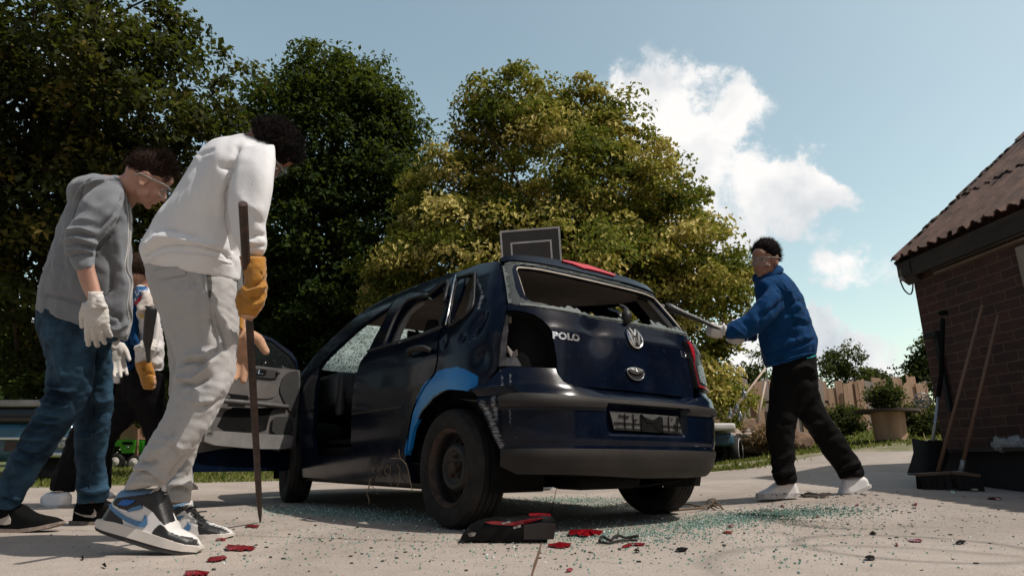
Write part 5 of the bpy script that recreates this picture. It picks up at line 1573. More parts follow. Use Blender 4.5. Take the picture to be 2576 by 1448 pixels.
m = MB(); hand_mesh(m, W(*K4((1160, 660))[0], 2.65), vv(-.02, -1, .05), vv(.2, 0, -.9), 1.22, curl=(.12, .15, .22, .3), spread=.10, thumb=(1.15, .15), side=-1, fat=1.5)
V, F = fuse(m, .005, 2); mobj('gauntlet_hand', V, F, SUEDEP, g2)

# shoes
BLK = mk('black_leather', (.018, .017, .017), .42, bmp=.3, bscale=120); WHT = mk('white_leather', (.70, .67, .64), .5, var=.08, bscale=150, bmp=.15); BLU = mk('blue_leather', (.075, .19, .35), .5, var=.15)
SOLW = mk('cream_midsole', (.62, .57, .51), .6, var=.15); OUTS = mk('dark_outsole', (.035, .032, .03), .8, bmp=.5); LACE = mk('black_lace', (.015, .015, .015), .85)
COLB = mk('blue_collar', (.13, .25, .40), .8); SCAL = mk('royal_mark', (.015, .12, .42), .6)


PN = ('heel_panel', 'toe_cap', 'eyestay', 'ankle_panel', 'collar')


def aj(S, k, P_, parent, name='shoe'):
    S.setup(k(*P_['up'])); line = np.array(S.q(k(*P_['top'])))
    up = S.solid('shoe', S.up, WHT, parent, line, h=.0036, paint=[(S.q(k(*poly)), mt) for nm, poly, mt, off in P_['pat'] if nm in PN])
    S.solid('midsole', S.q(k(*P_['mid'])), SOLW, up, None, .006); S.solid('outsole', S.q(k(*P_['out'])), OUTS, up, None, .004)
    for nm, poly, mt, off in P_['pat']:
        if nm not in PN: S.patch(nm, S.q(k(*poly)), mt, up, line, off)
    lm = MB()
    for a, b in P_['lace']:
        qa, qb = S.q(k(a, b)); pa = S.o + qa[0] * S.x + qa[1] * S.z; pb = S.o + qb[0] * S.x + qb[1] * S.z
        lm.tube(smooth_path([pa - S.n * .02, (pa + pb) / 2 + S.n * .028 + S.z * .006, pb + S.n * .034], 4), .0032, 6)
    if P_['lace']: lm.obj('laces', LACE, up)
    return up


S1 = Shoe(K2((590, 1150))[0], K2((1150, 1305))[0], 2.24, w=(.038, .044, .056, .042))
aj(S1, K2, dict(
    up=[(600, 1120), (615, 1080), (640, 1040), (665, 1010), (690, 965), (715, 945), (900, 940), (948, 915), (955, 960), (975, 1010), (1000, 1080), (1020, 1130), (1035, 1170), (1100, 1200), (1140, 1225), (1160, 1262), (1150, 1285), (900, 1225)],
    top=[(600, 1100), (640, 1040), (690, 965), (715, 945), (900, 940), (948, 915), (955, 960), (975, 1010), (1000, 1080), (1035, 1170), (1100, 1200), (1140, 1225), (1165, 1262)],
    mid=[(575, 1130), (590, 1113), (700, 1130), (850, 1172), (1000, 1222), (1100, 1258), (1163, 1272), (1165, 1290), (1150, 1305), (1040, 1285), (900, 1250), (760, 1212), (650, 1182), (580, 1160)],
    out=[(572, 1158), (650, 1180), (760, 1210), (900, 1248), (1040, 1283), (1150, 1303), (1140, 1322), (1040, 1310), (900, 1282), (760, 1240), (640, 1200), (580, 1176)],
    pat=[('heel_panel', [(603, 1110), (620, 1075), (640, 1035), (655, 1030), (700, 1075), (740, 1110), (748, 1148), (700, 1132), (600, 1112)], BLK, .003),
         ('toe_cap', [(910, 1195), (930, 1165), (960, 1140), (985, 1150), (1010, 1180), (1060, 1205), (1110, 1215), (1140, 1230), (1160, 1268), (1100, 1256), (1000, 1222), (905, 1192)], BLK, .003),
         ('eyestay', [(860, 1035), (900, 1000), (945, 935), (955, 965), (975, 1010), (1000, 1080), (1018, 1128), (985, 1145), (950, 1110), (915, 1070)], BLK, .004),
         ('ankle_panel', [(655, 1012), (690, 985), (900, 965), (945, 945), (900, 1000), (862, 1036), (800, 1045), (770, 1065), (720, 1050)], BLK, .003),
         ('collar', [(690, 968), (712, 950), (895, 945), (905, 960), (860, 972), (760, 985), (690, 995)], COLB, .006),
         ('side_strap', [(770, 1068), (800, 1045), (850, 1032), (862, 1050), (830, 1062), (775, 1070)], BLU, .005),
         ('wing_mark', [(715, 1030), (745, 1002), (820, 1004), (800, 1020), (770, 1035)], SCAL, .006),
         ('swoosh', [(640, 1028), (660, 1026), (700, 1055), (760, 1095), (820, 1120), (862, 1125), (872, 1088), (888, 1100), (890, 1138), (872, 1158), (830, 1152), (770, 1128), (720, 1095)], BLU, .0055)],
    lace=[((930, 1000), (915, 1020)), ((945, 1030), (925, 1050)), ((960, 1060), (940, 1080)), ((975, 1095), (955, 1110))]), SM)
S2 = Shoe(K2((960, 1200))[0], K2((1340, 1232))[0], 2.69, w=(.038, .044, .056, .042))
aj(S2, K2, dict(
    up=[(950, 1205), (945, 1100), (950, 1050), (1000, 1040), (1105, 1010), (1108, 1040), (1140, 1085), (1170, 1115), (1220, 1140), (1300, 1165), (1340, 1190), (1342, 1205), (1100, 1205)],
    top=[(945, 1100), (950, 1050), (1000, 1040), (1105, 1010), (1108, 1040), (1140, 1085), (1170, 1115), (1220, 1140), (1300, 1165), (1345, 1190)],
    mid=[(950, 1200), (1100, 1205), (1240, 1200), (1342, 1198), (1342, 1214), (1300, 1226), (1150, 1230), (950, 1228)],
    out=[(950, 1226), (1150, 1228), (1300, 1224), (1340, 1212), (1325, 1230), (1250, 1238), (950, 1240)],
    pat=[('toe_cap', [(1170, 1150), (1200, 1140), (1225, 1145), (1300, 1168), (1342, 1195), (1250, 1198), (1180, 1200)], BLK, .003),
         ('eyestay', [(1090, 1060), (1107, 1042), (1140, 1085), (1170, 1115), (1215, 1140), (1190, 1165), (1150, 1120), (1110, 1085)], BLK, .004),
         ('ankle_panel', [(955, 1075), (1000, 1060), (1104, 1030), (1095, 1060), (1060, 1085), (1000, 1110), (960, 1110)], BLK, .003),
         ('collar', [(960, 1050), (1000, 1042), (1100, 1012), (1104, 1026), (1040, 1050), (965, 1072)], COLB, .006),
         ('side_strap', [(1030, 1125), (1060, 1095), (1095, 1092), (1075, 1110), (1045, 1130)], BLU, .005),
         ('swoosh', [(1005, 1150), (1040, 1165), (1085, 1170), (1110, 1150), (1112, 1128), (1134, 1150), (1130, 1175), (1090, 1185), (1040, 1182)], BLU, .0055)],
    lace=[((1120, 1050), (1100, 1070)), ((1140, 1080), (1120, 1095)), ((1165, 1105), (1140, 1120)), ((1180, 1075), (1150, 1090))]), SM)
m = MB(); m.tube(smooth_path([S2.o + a[0] * S2.x + a[1] * S2.z + S2.n * .05 for a in S2.q(K2((1110, 1060), (1150, 1070), (1172, 1090), (1150, 1095), (1175, 1110), (1215, 1125)))], 4), .004, 6); m.obj('bow_knot', LACE, SM)

# steel bar
BAR = mk('rusted_bar', (.065, .035, .026), .62, metal=.25, col2=(.022, .016, .014), scale=22, bmp=.5, bscale=70)
m = MB(); pb = gpt(655, 1313); T_ = W(611, 512, 1.985); B_ = np.array(pb)
kk = 24; tt = np.linspace(0, 1, kk); bp = B_ + (T_ - B_) * tt[:, None]
m.tube(bp, np.interp(tt, [0, .015, .14, .6, .66, 1], [.004, .009, .0150, .0150, .0142, .0142]), 8)
bo = m.obj('steel_bar', BAR, smooth=True, sharp=40); origin_to_base(bo)
tag(bo, 'long rusty pointed steel bar standing before the open car door', 'steel bar')

# ================================================================ man in the grey hoodie
HM = empty('person', W(140, 1330, 3.0), 'man in grey zip hoodie and faded blue jeans looking down, one white gloved arm hanging', 'person', 'people smashing the car')
HOOD = cloth('grey_hoodie', (.205, .215, .23), .2, bs=220, scale=200, bmp=.6); JEAN = mk('blue_denim', (.032, .078, .125), .85, col2=(.005, .014, .026), scale=8, bmp=.5, bscale=500, bdist=.002, spec=.2)
torso = rungs(K1, (203, 1215, 735, 1395, 3.0, .17), (210, 1140, 768, 1280, 3.0, .18), (232, 1050, 770, 1100, 3.0, .19), (275, 910, 768, 930, 3.0, .195), (325, 760, 765, 780, 3.0, .20), (372, 640, 762, 680, 3.0, .21), (405, 560, 752, 590, 3.0, .21), (440, 500, 738, 520, 3.0, .20), (500, 455, 715, 470, 3.0, .16), (560, 432, 690, 440, 3.0, .10))
arm = rungs(K1, (505, 480, 715, 470, 2.92, .09), (472, 560, 722, 560, 2.86, .09), (440, 650, 700, 660, 2.82, .085), (405, 720, 650, 740, 2.80, .082), (368, 790, 595, 800, 2.79, .078), (366, 850, 562, 850, 2.78, .07), (390, 910, 548, 900, 2.77, .06), (425, 970, 548, 950, 2.76, .055), (436, 992, 549, 966, 2.76, .05))
farm = rungs(K1, (520, 500, 700, 500, 3.16, .09), (560, 700, 720, 700, 3.25, .08), (620, 1000, 730, 1000, 3.25, .07), (650, 1250, 740, 1250, 3.2, .06), (648, 1390, 720, 1390, 3.2, .045))
m = MB(); loft_rungs(m, torso); loft_rungs(m, arm, pw=2.05); loft_rungs(m, farm[:-1], pw=2.05)
hoodr = rungs(K1, (395, 600, 440, 610, 3.0, .12), (385, 560, 480, 560, 2.98, .14), (392, 500, 560, 500, 2.96, .15), (430, 460, 640, 470, 2.95, .15), (480, 440, 690, 450, 2.95, .13), (560, 428, 712, 470, 2.95, .10)); loft_rungs(m, hoodr)
st = [(K1((415, 700), (480, 690), (560, 700)), 6, .004), (K1((385, 760), (460, 745), (550, 765)), 5, .010), (K1((375, 790), (460, 772), (560, 800)), 4, -.010), (K1((370, 820), (450, 800), (560, 835)), 5, .011), (K1((375, 850), (460, 835), (550, 860)), 4, -.010),
      (K1((385, 885), (460, 862), (545, 885)), 4, .008), (K1((400, 910), (470, 890), (545, 905)), 3, -.007), (K1((410, 690), (440, 650), (480, 640)), 5, -.006), (K1((560, 760), (620, 700), (680, 640), (715, 560)), 6, -.012), (K1((640, 760), (660, 730), (690, 700)), 5, -.008),
      (K1((500, 470), (455, 560), (410, 660)), 6, -.010), (K1((585, 470), (520, 500), (470, 560), (430, 620)), 5, -.006), (K1((400, 600), (440, 500), (500, 455), (600, 440), (700, 455)), 6, -.008), (K1((450, 540), (520, 480), (600, 455)), 5, .004),
      (K1((300, 900), (330, 1000), (300, 1100)), 12, .005), (K1((240, 1120), (400, 1150), (520, 1190), (640, 1230)), 5, -.006), (K1((600, 880), (650, 1000), (640, 1130)), 12, -.008), (K1((690, 800), (700, 950), (720, 1080)), 10, .006),
      (K1((650, 1000), (640, 1080), (600, 1150)), 5, -.008), (K1((640, 1250), (690, 1260), (700, 1300)), 5, -.010), (K1((640, 1330), (690, 1320), (730, 1290)), 5, .008), (K1((550, 870), (600, 820), (640, 780)), 6, -.008), (K1((430, 560), (560, 620), (700, 600)), 18, .004)]
hd_, bh = garment('hoodie', m, HOOD, HM, .0068, 7, st, [(13, .0032, .10, (1, 1, .7)), (15, .0008, .05, (1, 1, .6))])
m = MB(); seam(m, bh, K1((733, 480), (745, 560), (755, 660), (752, 800), (735, 960), (765, 1060), (750, 1180), (760, 1280), (715, 1395)), .006, .001, 8); m.obj('zip_placket', mk('zip_tape', (.42, .40, .38), .7), hd_)
m = MB(); seam(m, bh, K1((720, 500), (735, 600), (745, 700), (738, 860), (722, 970), (750, 1060), (738, 1180), (745, 1270)), .0022, .001); seam(m, bh, K1((740, 470), (752, 560), (756, 640), (760, 720)), .004, .006, 8); m.obj('drawstring', mk('cord_white', (.6, .58, .56), .8), hd_)
m = MB(); seam(m, bh, K1((212, 1130), (330, 1150), (440, 1180), (500, 1200)), .002, .001); seam(m, bh, K1((655, 1000), (650, 1060), (600, 1140)), .004, .001); seam(m, bh, K1((410, 905), (470, 888), (545, 895)), .002, .001); seam(m, bh, K1((490, 460), (465, 560), (420, 690)), .0018, .001); m.obj('stitched_seams', HOOD, hd_)
m = MB(); hc = W(*K1((850, 456))[0], 2.96); A, P = head_mesh(m, hc, vv(.64, -.58, .52), vv(.50, .82, .20), 1.02)
loft_rungs(m, rungs(K1, (640, 450, 760, 640, 3.0, .085), (690, 440, 790, 600, 2.98, .07), (740, 420, 850, 560, 2.97, .062)))
for g_ in (torso, arm, farm): loft_rungs(m, g_[1:], shrink=.6)
fore = rungs(K1, (440, 960, 545, 940, 2.76, .045), (445, 1000, 552, 980, 2.76, .044), (470, 1080, 575, 1065, 2.75, .040), (500, 1140, 590, 1125, 2.74, .034), (515, 1180, 600, 1165, 2.73, .03)); loft_rungs(m, fore)
legA = rungs(K0, (88, 770, 312, 790, 3.0, .155), (88, 815, 300, 850, 3.0, .165)) + rungs(K2, (215, 60, 560, 130, 2.98, .14), (262, 200, 545, 280, 2.96, .12), (262, 350, 520, 400, 2.95, .10), (222, 460, 462, 500, 2.95, .095), (160, 580, 395, 600, 2.95, .09), (80, 715, 310, 730, 2.95, .085), (20, 830, 232, 850, 2.95, .08), (-30, 930, 165, 950, 2.95, .078), (-60, 1000, 130, 1020, 2.95, .07), (-75, 1060, 100, 1070, 2.95, .06))
legB = rungs(K2, (300, 20, 640, 40, 3.08, .13), (390, 150, 648, 150, 3.14, .115), (420, 300, 655, 300, 3.18, .105), (430, 470, 655, 440, 3.2, .10), (430, 640, 636, 620, 3.22, .09), (435, 780, 610, 770, 3.24, .08), (440, 900, 622, 900, 3.25, .08), (438, 960, 635, 960, 3.25, .08), (442, 1030, 600, 1020, 3.25, .065))
loft_rungs(m, legA, shrink=.6); loft_rungs(m, legB, shrink=.6)
V, F = fuse(m, .007, 3); body = mobj('body', V, F, SKIN, HM); eyes(P, A, body); goggles(P, body)
roots, nr = scalp(P, A, 3600, 14, lambda f, l, u: (u > .05 or (f < -.3 and u > -.35)) and not (f > .72 and u < .55) and not (abs(l) > .85 and f > -.2 and u < .12))
HR = strands('hair', roots, nr * .55 + A[0] * .35 + A[2] * .35, .030, .0024, HAIRB, body, 5, seg=3, jit=.28)
roots, nr = scalp(P, A, 700, 15, lambda f, l, u: u > .55 and f > -.3); strands('hair_tuft', roots, nr * .6 + A[2] * .8, .045, .0026, HAIRB, HR, 6, seg=3, jit=.25)
cap = MB(); cap.ball(P(-.014, 0, .042), np.array([.095, .079, .088]) * 1.02, A, 3); cap.obj('hair_mass', HAIRB, HR)
m = MB(); loft_rungs(m, legA); loft_rungs(m, legB)
st = []
_r = np.random.RandomState(2)
for (x0, y0, x1, y1) in ((265, 330, 420, 380), (240, 370, 400, 440), (215, 425, 400, 470), (195, 480, 350, 520), (170, 530, 340, 560), (150, 585, 300, 600), (120, 640, 280, 650), (90, 690, 260, 720), (60, 750, 220, 780)):
    st.append((K2((x0, y0), ((x0 + x1) / 2, (y0 + y1) / 2 + 14), (x1, y1)), 5, .012)); st.append((K2((x0 + 5, y0 + 22), ((x0 + x1) / 2, (y0 + y1) / 2 + 34), (x1 - 20, y1 + 18)), 4, -.010))
st += [(K2((450, 560), (530, 520), (620, 500)), 7, -.008), (K2((440, 640), (520, 640), (600, 600)), 6, .008), (K2((540, 380), (580, 440), (650, 420)), 7, .010), (K2((-10, 960), (60, 980), (130, 1000)), 6, .012), (K2((-10, 990), (60, 1010), (120, 1030)), 5, -.010), (K2((450, 940), (530, 960), (630, 940)), 5, .012), (K2((450, 975), (530, 990), (620, 970)), 4, -.010),
       (K2((540, 60), (535, 250), (525, 400)), 7, -.008), (K2((300, 50), (330, 200), (380, 330)), 12, .006)]
je, bje = garment('jeans', m, JEAN, HM, .0068, 7, st, [(23, .0036, .10, (1, 1, 1)), (25, .0013, .05, (1, 1, 1.6))])
m = MB(); seam(m, bje, K2((545, 70), (538, 250), (530, 420), (528, 600), (530, 800), (515, 980)), .0022, .0005); m.obj('side_seam', mk('denim_seam', (.02, .045, .07), .85), je)
# gloves: near hand hanging, far hand behind the hem
m = MB(); hand_mesh(m, W(*K1((556, 1165))[0], 2.73), vv(.04, -1, .0), vv(-.35, 0, .9), 1.20, curl=(.22, .28, .30, .34), spread=.05, thumb=(.45, .5), side=-1, fat=1.1)
loft_rungs(m, rungs(K1, (508, 1148, 602, 1130, 2.735, .036), (510, 1185, 606, 1168, 2.73, .034), (508, 1215, 622, 1200, 2.73, .03)))
V, F = fuse(m, .0045, 2); V = V + vnorm(V, F) * wobble(V, 4, .0012, .02)[:, None]; mobj('white_glove', V, F, GLOVEW, HM)
m = MB(); hand_mesh(m, W(*K4((118, 770))[0], 3.2), vv(.10, -1, .0), vv(.5, 0, -.8), 1.0, curl=(.12, .2, .2, .3), spread=.09, thumb=(.5, .3), side=-1, fat=1.15)
V, F = fuse(m, .005, 2); mobj('white_glove', V, F, GLOVEW, HM)
BSU = mk('black_suede', (.006, .006, .006), .95, spec=.1); SWO = mk('cream_swoosh', (.50, .43, .36), .6); SOLD = mk('worn_sole', (.30, .235, .19), .8, var=.5, scale=30)
S3 = Shoe(K2((-190, 1180))[0], K2((350, 1150))[0], 2.93, w=(.036, .042, .052, .036)); S3.setup(K2((-200, 1160), (-195, 1080), (-180, 1030), (-60, 1010), (130, 1030), (160, 1055), (190, 1075), (240, 1090), (320, 1105), (362, 1125), (362, 1145), (150, 1172)))
line = np.array(S3.q(K2((-200, 1160), (-195, 1080), (-180, 1030), (-60, 1010), (130, 1030), (160, 1055), (190, 1075), (240, 1090), (320, 1105), (364, 1130))))
u3 = S3.solid('shoe', S3.up, BSU, HM, line); S3.solid('sole', S3.q(K2((-205, 1150), (0, 1168), (150, 1170), (260, 1155), (362, 1130), (364, 1142), (330, 1160), (240, 1180), (150, 1190), (0, 1195), (-200, 1190))), SOLD, u3, None, .005)
S3.patch('swoosh', S3.q(K2((-60, 1085), (0, 1105), (50, 1112), (90, 1095), (95, 1085), (108, 1115), (105, 1140), (80, 1146), (0, 1142), (-60, 1110))), SWO, u3, line, .003)
S4 = Shoe(K2((425, 1150))[0], K2((790, 1190))[0], 3.26, w=(.036, .042, .052, .036)); S4.setup(K2((422, 1130), (430, 1060), (450, 1010), (600, 1000), (640, 1020), (700, 1070), (780, 1110), (800, 1150), (620, 1140)))
line = np.array(S4.q(K2((422, 1130), (430, 1060), (450, 1010), (600, 1000), (640, 1020), (700, 1070), (780, 1110), (800, 1150))))
u4 = S4.solid('shoe', S4.up, BSU, HM, line); S4.solid('sole', S4.q(K2((420, 1125), (600, 1130), (800, 1150), (800, 1165), (600, 1155), (420, 1152))), SOLD, u4, None, .005)
S4.patch('swoosh', S4.q(K2((450, 1070), (500, 1088), (555, 1092), (572, 1075), (573, 1055), (586, 1075), (582, 1098), (565, 1106), (520, 1102), (470, 1085))), SWO, u4, line, .003)

# ================================================================ man in the blue jacket
BM = empty('person', W(2040, 1250, 4.23), 'man in blue jacket and black trousers swinging a pole at the rear window', 'person', 'people smashing the car')
JKT = cloth('blue_work_jacket', (.004, .046, .140), .3, sheen=.03, bs=350, scale=14); BTR = cloth('black_trousers', (.006, .0055, .0055), .3, bs=300, sheen=0)
f0 = 4.25
torso = rungs(K5, (742, 752, 1006, 678, f0, .155), (735, 728, 1012, 652, f0, .16), (712, 665, 1016, 600, f0, .17), (705, 590, 995, 545, f0, .18), (698, 500, 975, 480, f0, .19), (690, 420, 950, 410, f0, .21), (682, 360, 925, 355, f0, .22), (680, 310, 890, 300, f0, .20), (690, 275, 850, 262, f0, .14), (690, 250, 812, 240, f0, .09), (675, 262, 808, 228, f0, .07))
arm = rungs(K5, (790, 300, 860, 420, 4.10, .085), (740, 345, 800, 480, 4.05, .082), (690, 410, 735, 540, 4.02, .075), (640, 460, 680, 585, 4.0, .068), (580, 500, 605, 600, 3.98, .060), (522, 530, 538, 598, 3.97, .048))
farm = rungs(K5, (700, 330, 760, 430, 4.45, .08), (690, 420, 700, 560, 4.48, .07), (690, 520, 690, 610, 4.42, .062), (640, 550, 645, 612, 4.32, .055), (620, 560, 632, 616, 4.28, .048))
m = MB(); [loft_rungs(m, g_) for g_ in (torso, arm, farm)]
st = [(K5((800, 330), (850, 400), (860, 480)), 6, -.012), (K5((730, 480), (800, 430), (850, 380)), 6, -.010), (K5((830, 300), (880, 380), (930, 450)), 8, .008), (K5((860, 420), (930, 400), (960, 440)), 5, -.009), (K5((820, 500), (880, 480), (960, 500)), 6, .008), (K5((830, 530), (900, 520), (970, 530)), 5, -.008),
      (K5((760, 600), (850, 580), (960, 600)), 7, -.008), (K5((820, 640), (900, 600), (990, 590)), 6, .008), (K5((620, 500), (650, 540), (690, 560)), 5, -.008), (K5((560, 530), (600, 560), (640, 590)), 4, .006), (K5((700, 440), (720, 560), (720, 660)), 8, -.006), (K5((690, 300), (720, 270), (800, 250)), 5, -.008), (K5((735, 680), (850, 650), (1005, 600)), 5, -.010)]
jk, bjk = garment('jacket', m, JKT, BM, .0085, 4, st, [(33, .0040, .12, (1, 1, .6)), (35, .0018, .055, (1, 1, .5))])
m = MB(); nk = W(*K5((748, 262))[0], 4.24); ax3 = np.array([vv(-1, -.25, -.2), CF, CU]); ring = [nk + ax3[0] * .088 * math.cos(a) + ax3[1] * .085 * math.sin(a) + CU * (.010 - .018 * math.cos(a)) for a in np.linspace(0, 2 * math.pi, 25)]
m.tube(ring, .016, 8, cap=False, flat=2.0); m.obj('collar', JKT, jk)
m = MB(); seam(m, bjk, K5((742, 740), (870, 698), (1004, 668)), .007, .001, 8); m.obj('hem_band', JKT, jk); m = MB(); seam(m, bjk, K5((524, 532), (532, 565), (540, 598)), .006, .001, 8); m.obj('cuff', JKT, jk)
m = MB(); seam(m, bjk, K5((790, 300), (845, 345), (925, 345)), .0025, .001); seam(m, bjk, K5((800, 290), (770, 350), (735, 420)), .0025, .001); seam(m, bjk, K5((728, 715), (860, 672), (1008, 615)), .003, .001); seam(m, bjk, K5((800, 262), (850, 330), (880, 420), (900, 560), (905, 650)), .0022, .001); m.obj('stitched_seams', JKT, jk)
m = MB(); hc = W(*K5((736, 178))[0], 4.2); A, P = head_mesh(m, hc, vv(-.78, -.16, -.60), vv(-.16, .97, -.15), 1.0); m.tube([W(*K5((760, 300))[0], 4.27), W(*K5((755, 250))[0], 4.25), hc], [.07, .060, .055], 12)
for g_ in (torso, arm, farm): loft_rungs(m, g_[1:], shrink=.6)
lA = rungs(K5, (776, 740, 1006, 675, f0, .14), (766, 830, 1014, 770, f0, .155), (758, 910, 1010, 880, f0, .14), (748, 1000, 925, 990, 4.22, .11), (742, 1080, 905, 1040, 4.2, .10), (752, 1160, 893, 1140, 4.2, .09), (766, 1230, 893, 1230, 4.2, .085), (772, 1300, 900, 1290, 4.2, .085), (790, 1345, 908, 1330, 4.2, .08), (800, 1374, 902, 1356, 4.2, .07))
lB = rungs(K5, (790, 760, 1008, 690, 4.3, .13), (880, 900, 1020, 860, 4.32, .12), (915, 1010, 1052, 965, 4.35, .11), (965, 1085, 1100, 1035, 4.37, .10), (1015, 1160, 1150, 1105, 4.38, .09), (1060, 1230, 1195, 1180, 4.38, .085), (1105, 1285, 1235, 1230, 4.38, .08), (1120, 1310, 1250, 1265, 4.38, .08), (1132, 1338, 1262, 1318, 4.38, .07))
loft_rungs(m, lA, shrink=.6); loft_rungs(m, lB, shrink=.6); V, F = fuse(m, .008, 2); body = mobj('body', V, F, SKIN2, BM); eyes(P, A, body); goggles(P, body)
roots, nr = scalp(P, A, 2600, 24, lambda f, l, u: (u > .15 or f < -.15) and u > -.5 and not (f > .75 and u < .6) and not (abs(l) > .8 and f > -.25 and u < .2))
HR = strands('hair', roots, nr * .5 - A[0] * .75 + A[2] * .12, .036, .003, HAIRK, body, 7, seg=4, jit=.16)
cap = MB(); cap.ball(P(-.022, 0, .046), np.array([.104, .084, .092]), A, 3); cap.obj('hair_mass', HAIRK, HR)
st = [(K5((860, 790), (940, 740), (1005, 770)), 7, .010), (K5((860, 830), (950, 800), (1000, 830)), 6, -.008), (K5((900, 1000), (980, 1040), (1050, 1040)), 6, .008), (K5((1000, 1120), (1080, 1110), (1140, 1090)), 6, -.008), (K5((770, 1240), (840, 1220), (890, 1190)), 6, .010), (K5((765, 1295), (830, 1300), (895, 1290)), 5, .012), (K5((775, 1320), (840, 1330), (900, 1310)), 4, -.012),
      (K5((1115, 1290), (1180, 1265), (1245, 1245)), 5, .014), (K5((1125, 1315), (1190, 1295), (1250, 1280)), 4, -.010), (K5((760, 960), (830, 950), (900, 990)), 7, -.006), (K5((905, 900), (905, 980)), 6, -.012)]
m = MB(); loft_rungs(m, lA); loft_rungs(m, lB); tr, btr = garment('trousers', m, BTR, BM, .0085, 4, st, [(43, .004, .12, (1, 1, 1)), (45, .001, .05, (1, 1, 1))])
patch('undershirt', btr, K5((955, 690), (1004, 676), (1006, 690), (958, 702)), mk('teal_cotton', (.01, .28, .30), .9), BM, .006, 4)
m = MB(); rd_ = (W(*K5((120, 388))[0], 4.02) - W(*K5((480, 540))[0], 3.94)); rd_ /= np.linalg.norm(rd_)
m.tube([W(*K5((528, 552))[0], 3.965), W(*K5((508, 545))[0], 3.955)], [.030, .032], 10); hand_mesh(m, W(*K5((520, 560))[0], 3.97), vv(-1, .1, -.1), vv(.0, .35, .9), 1.0, curl=(1.0, 1.05, 1.05, 1.1), spread=.0, thumb=(.5, .8), side=1, fat=1.25, plen=.075)
V, F = fuse(m, .0055, 2); mobj('white_glove', V, F, GLOVEW, BM)
m = MB(); hand_mesh(m, W(*K5((618, 596))[0], 4.28), vv(-1, -.08, -.2), vv(.2, .5, .8), .95, curl=(1.0, 1.0, 1.0, 1.0), spread=.0, thumb=(.5, .8), side=1, fat=1.2, plen=.075); V, F = fuse(m, .0055, 2); mobj('white_glove', V, F, GLOVEW, BM)
WSH = mk('white_trainer', (.74, .71, .69), .55, var=.06, bscale=150)


def trainer(kk, heel, toe, f, up, top, sole, parent, laces=(), yaw=0.):
    S = Shoe(kk(heel)[0], kk(toe)[0], f, w=(.038, .044, .054, .042), yaw=yaw); S.setup(kk(*up)); line = np.array(S.q(kk(*top))); u = S.solid('shoe', S.up, WSH, parent, line)
    S.solid('sole', S.q(kk(*sole)), mk('white_sole', (.60, .56, .53), .6), u, None, .005)
    if laces:
        m = MB()
        for a, b in laces:
            qa, qb = S.q(kk(a, b)); pa = S.o + qa[0] * S.x + qa[1] * S.z; pb = S.o + qb[0] * S.x + qb[1] * S.z; m.tube([pa, (pa + pb) / 2 + S.n * .03, pb + S.n * .04], .0035, 6)
        m.obj('laces', mk('grey_lace', (.30, .29, .28), .9), u)
    return S, u


trainer(K5, (900, 1415), (700, 1428), 4.22, [(912, 1408), (905, 1372), (890, 1345), (800, 1345), (775, 1362), (745, 1385), (715, 1398), (696, 1412), (700, 1425), (800, 1420)], [(914, 1408), (905, 1372), (890, 1345), (800, 1345), (775, 1362), (745, 1385), (715, 1398), (694, 1412)],
        [(913, 1402), (850, 1412), (696, 1410), (692, 1425), (697, 1437), (760, 1439), (860, 1432), (912, 1422)], BM, [((800, 1362), (815, 1375)), ((785, 1370), (800, 1383)), ((770, 1380), (788, 1390))])
trainer(K5, (1280, 1375), (1130, 1425), 4.36, [(1284, 1368), (1275, 1335), (1250, 1318), (1140, 1328), (1138, 1350), (1130, 1380), (1124, 1405), (1124, 1420), (1200, 1400)], [(1286, 1368), (1275, 1335), (1250, 1318), (1140, 1328), (1138, 1350), (1130, 1380), (1122, 1405)],
        [(1285, 1362), (1200, 1395), (1122, 1410), (1121, 1428), (1135, 1436), (1200, 1424), (1286, 1378)], BM, [((1142, 1340), (1160, 1345)), ((1140, 1352), (1160, 1358)), ((1138, 1364), (1160, 1370))])
m = MB(); pA = W(*K5((482, 542))[0], 3.95); pp = [W(*K5(a)[0], b) for a, b in (((540, 562), 3.97), ((482, 540), 3.95), ((400, 503), 3.96), ((300, 462), 3.98), ((230, 432), 4.0), ((215, 440), 4.0), ((170, 418), 4.01), ((115, 388), 4.02), ((70, 372), 4.03))]
m.tube(smooth_path(pp, 4), np.interp(np.linspace(0, 1, 33), [0, .2, .3, .48, .54, .62, 1], [.011, .012, .017, .027, .028, .018, .022]), 10)
po = m.obj('pole', mk('dark_wrapped_pole', (.030, .026, .024), .45, var=.5, scale=25, bmp=.6, bscale=30, bdist=.01)); origin_to_base(po); tag(po, 'dark wrapped pole held by the blue jacket man, its far end in the rear window', 'pole')

# ================================================================ two people behind
f0 = 4.5
WB = empty('person', W(330, 1272, f0), 'person in blue, red and white windbreaker half hidden between the two nearest men', 'person', 'people smashing the car')
WJ = cloth('white_windbreaker', (.66, .62, .60), .1); BP = cloth('royal_blue_panel', (.012, .10, .27), .3); BK2 = cloth('black_trousers_worn', (.006, .0055, .006), .3, sheen=0)
torso = rungs(K4, (300, 1010, 525, 1000, f0, .14), (292, 900, 530, 900, f0, .16), (285, 700, 520, 720, f0, .17), (280, 520, 490, 560, f0, .18), (272, 400, 455, 420, f0, .18), (278, 330, 420, 350, f0, .16), (290, 290, 390, 300, f0, .08))
armr = rungs(K4, (330, 330, 440, 370, 4.36, .07), (350, 380, 455, 450, 4.3, .07), (320, 440, 400, 520, 4.26, .06), (298, 460, 345, 530, 4.24, .05))
arml = rungs(K4, (420, 360, 470, 400, 4.45, .07), (430, 600, 500, 600, 4.42, .06), (400, 780, 480, 790, 4.38, .055), (340, 880, 430, 900, 4.36, .05))
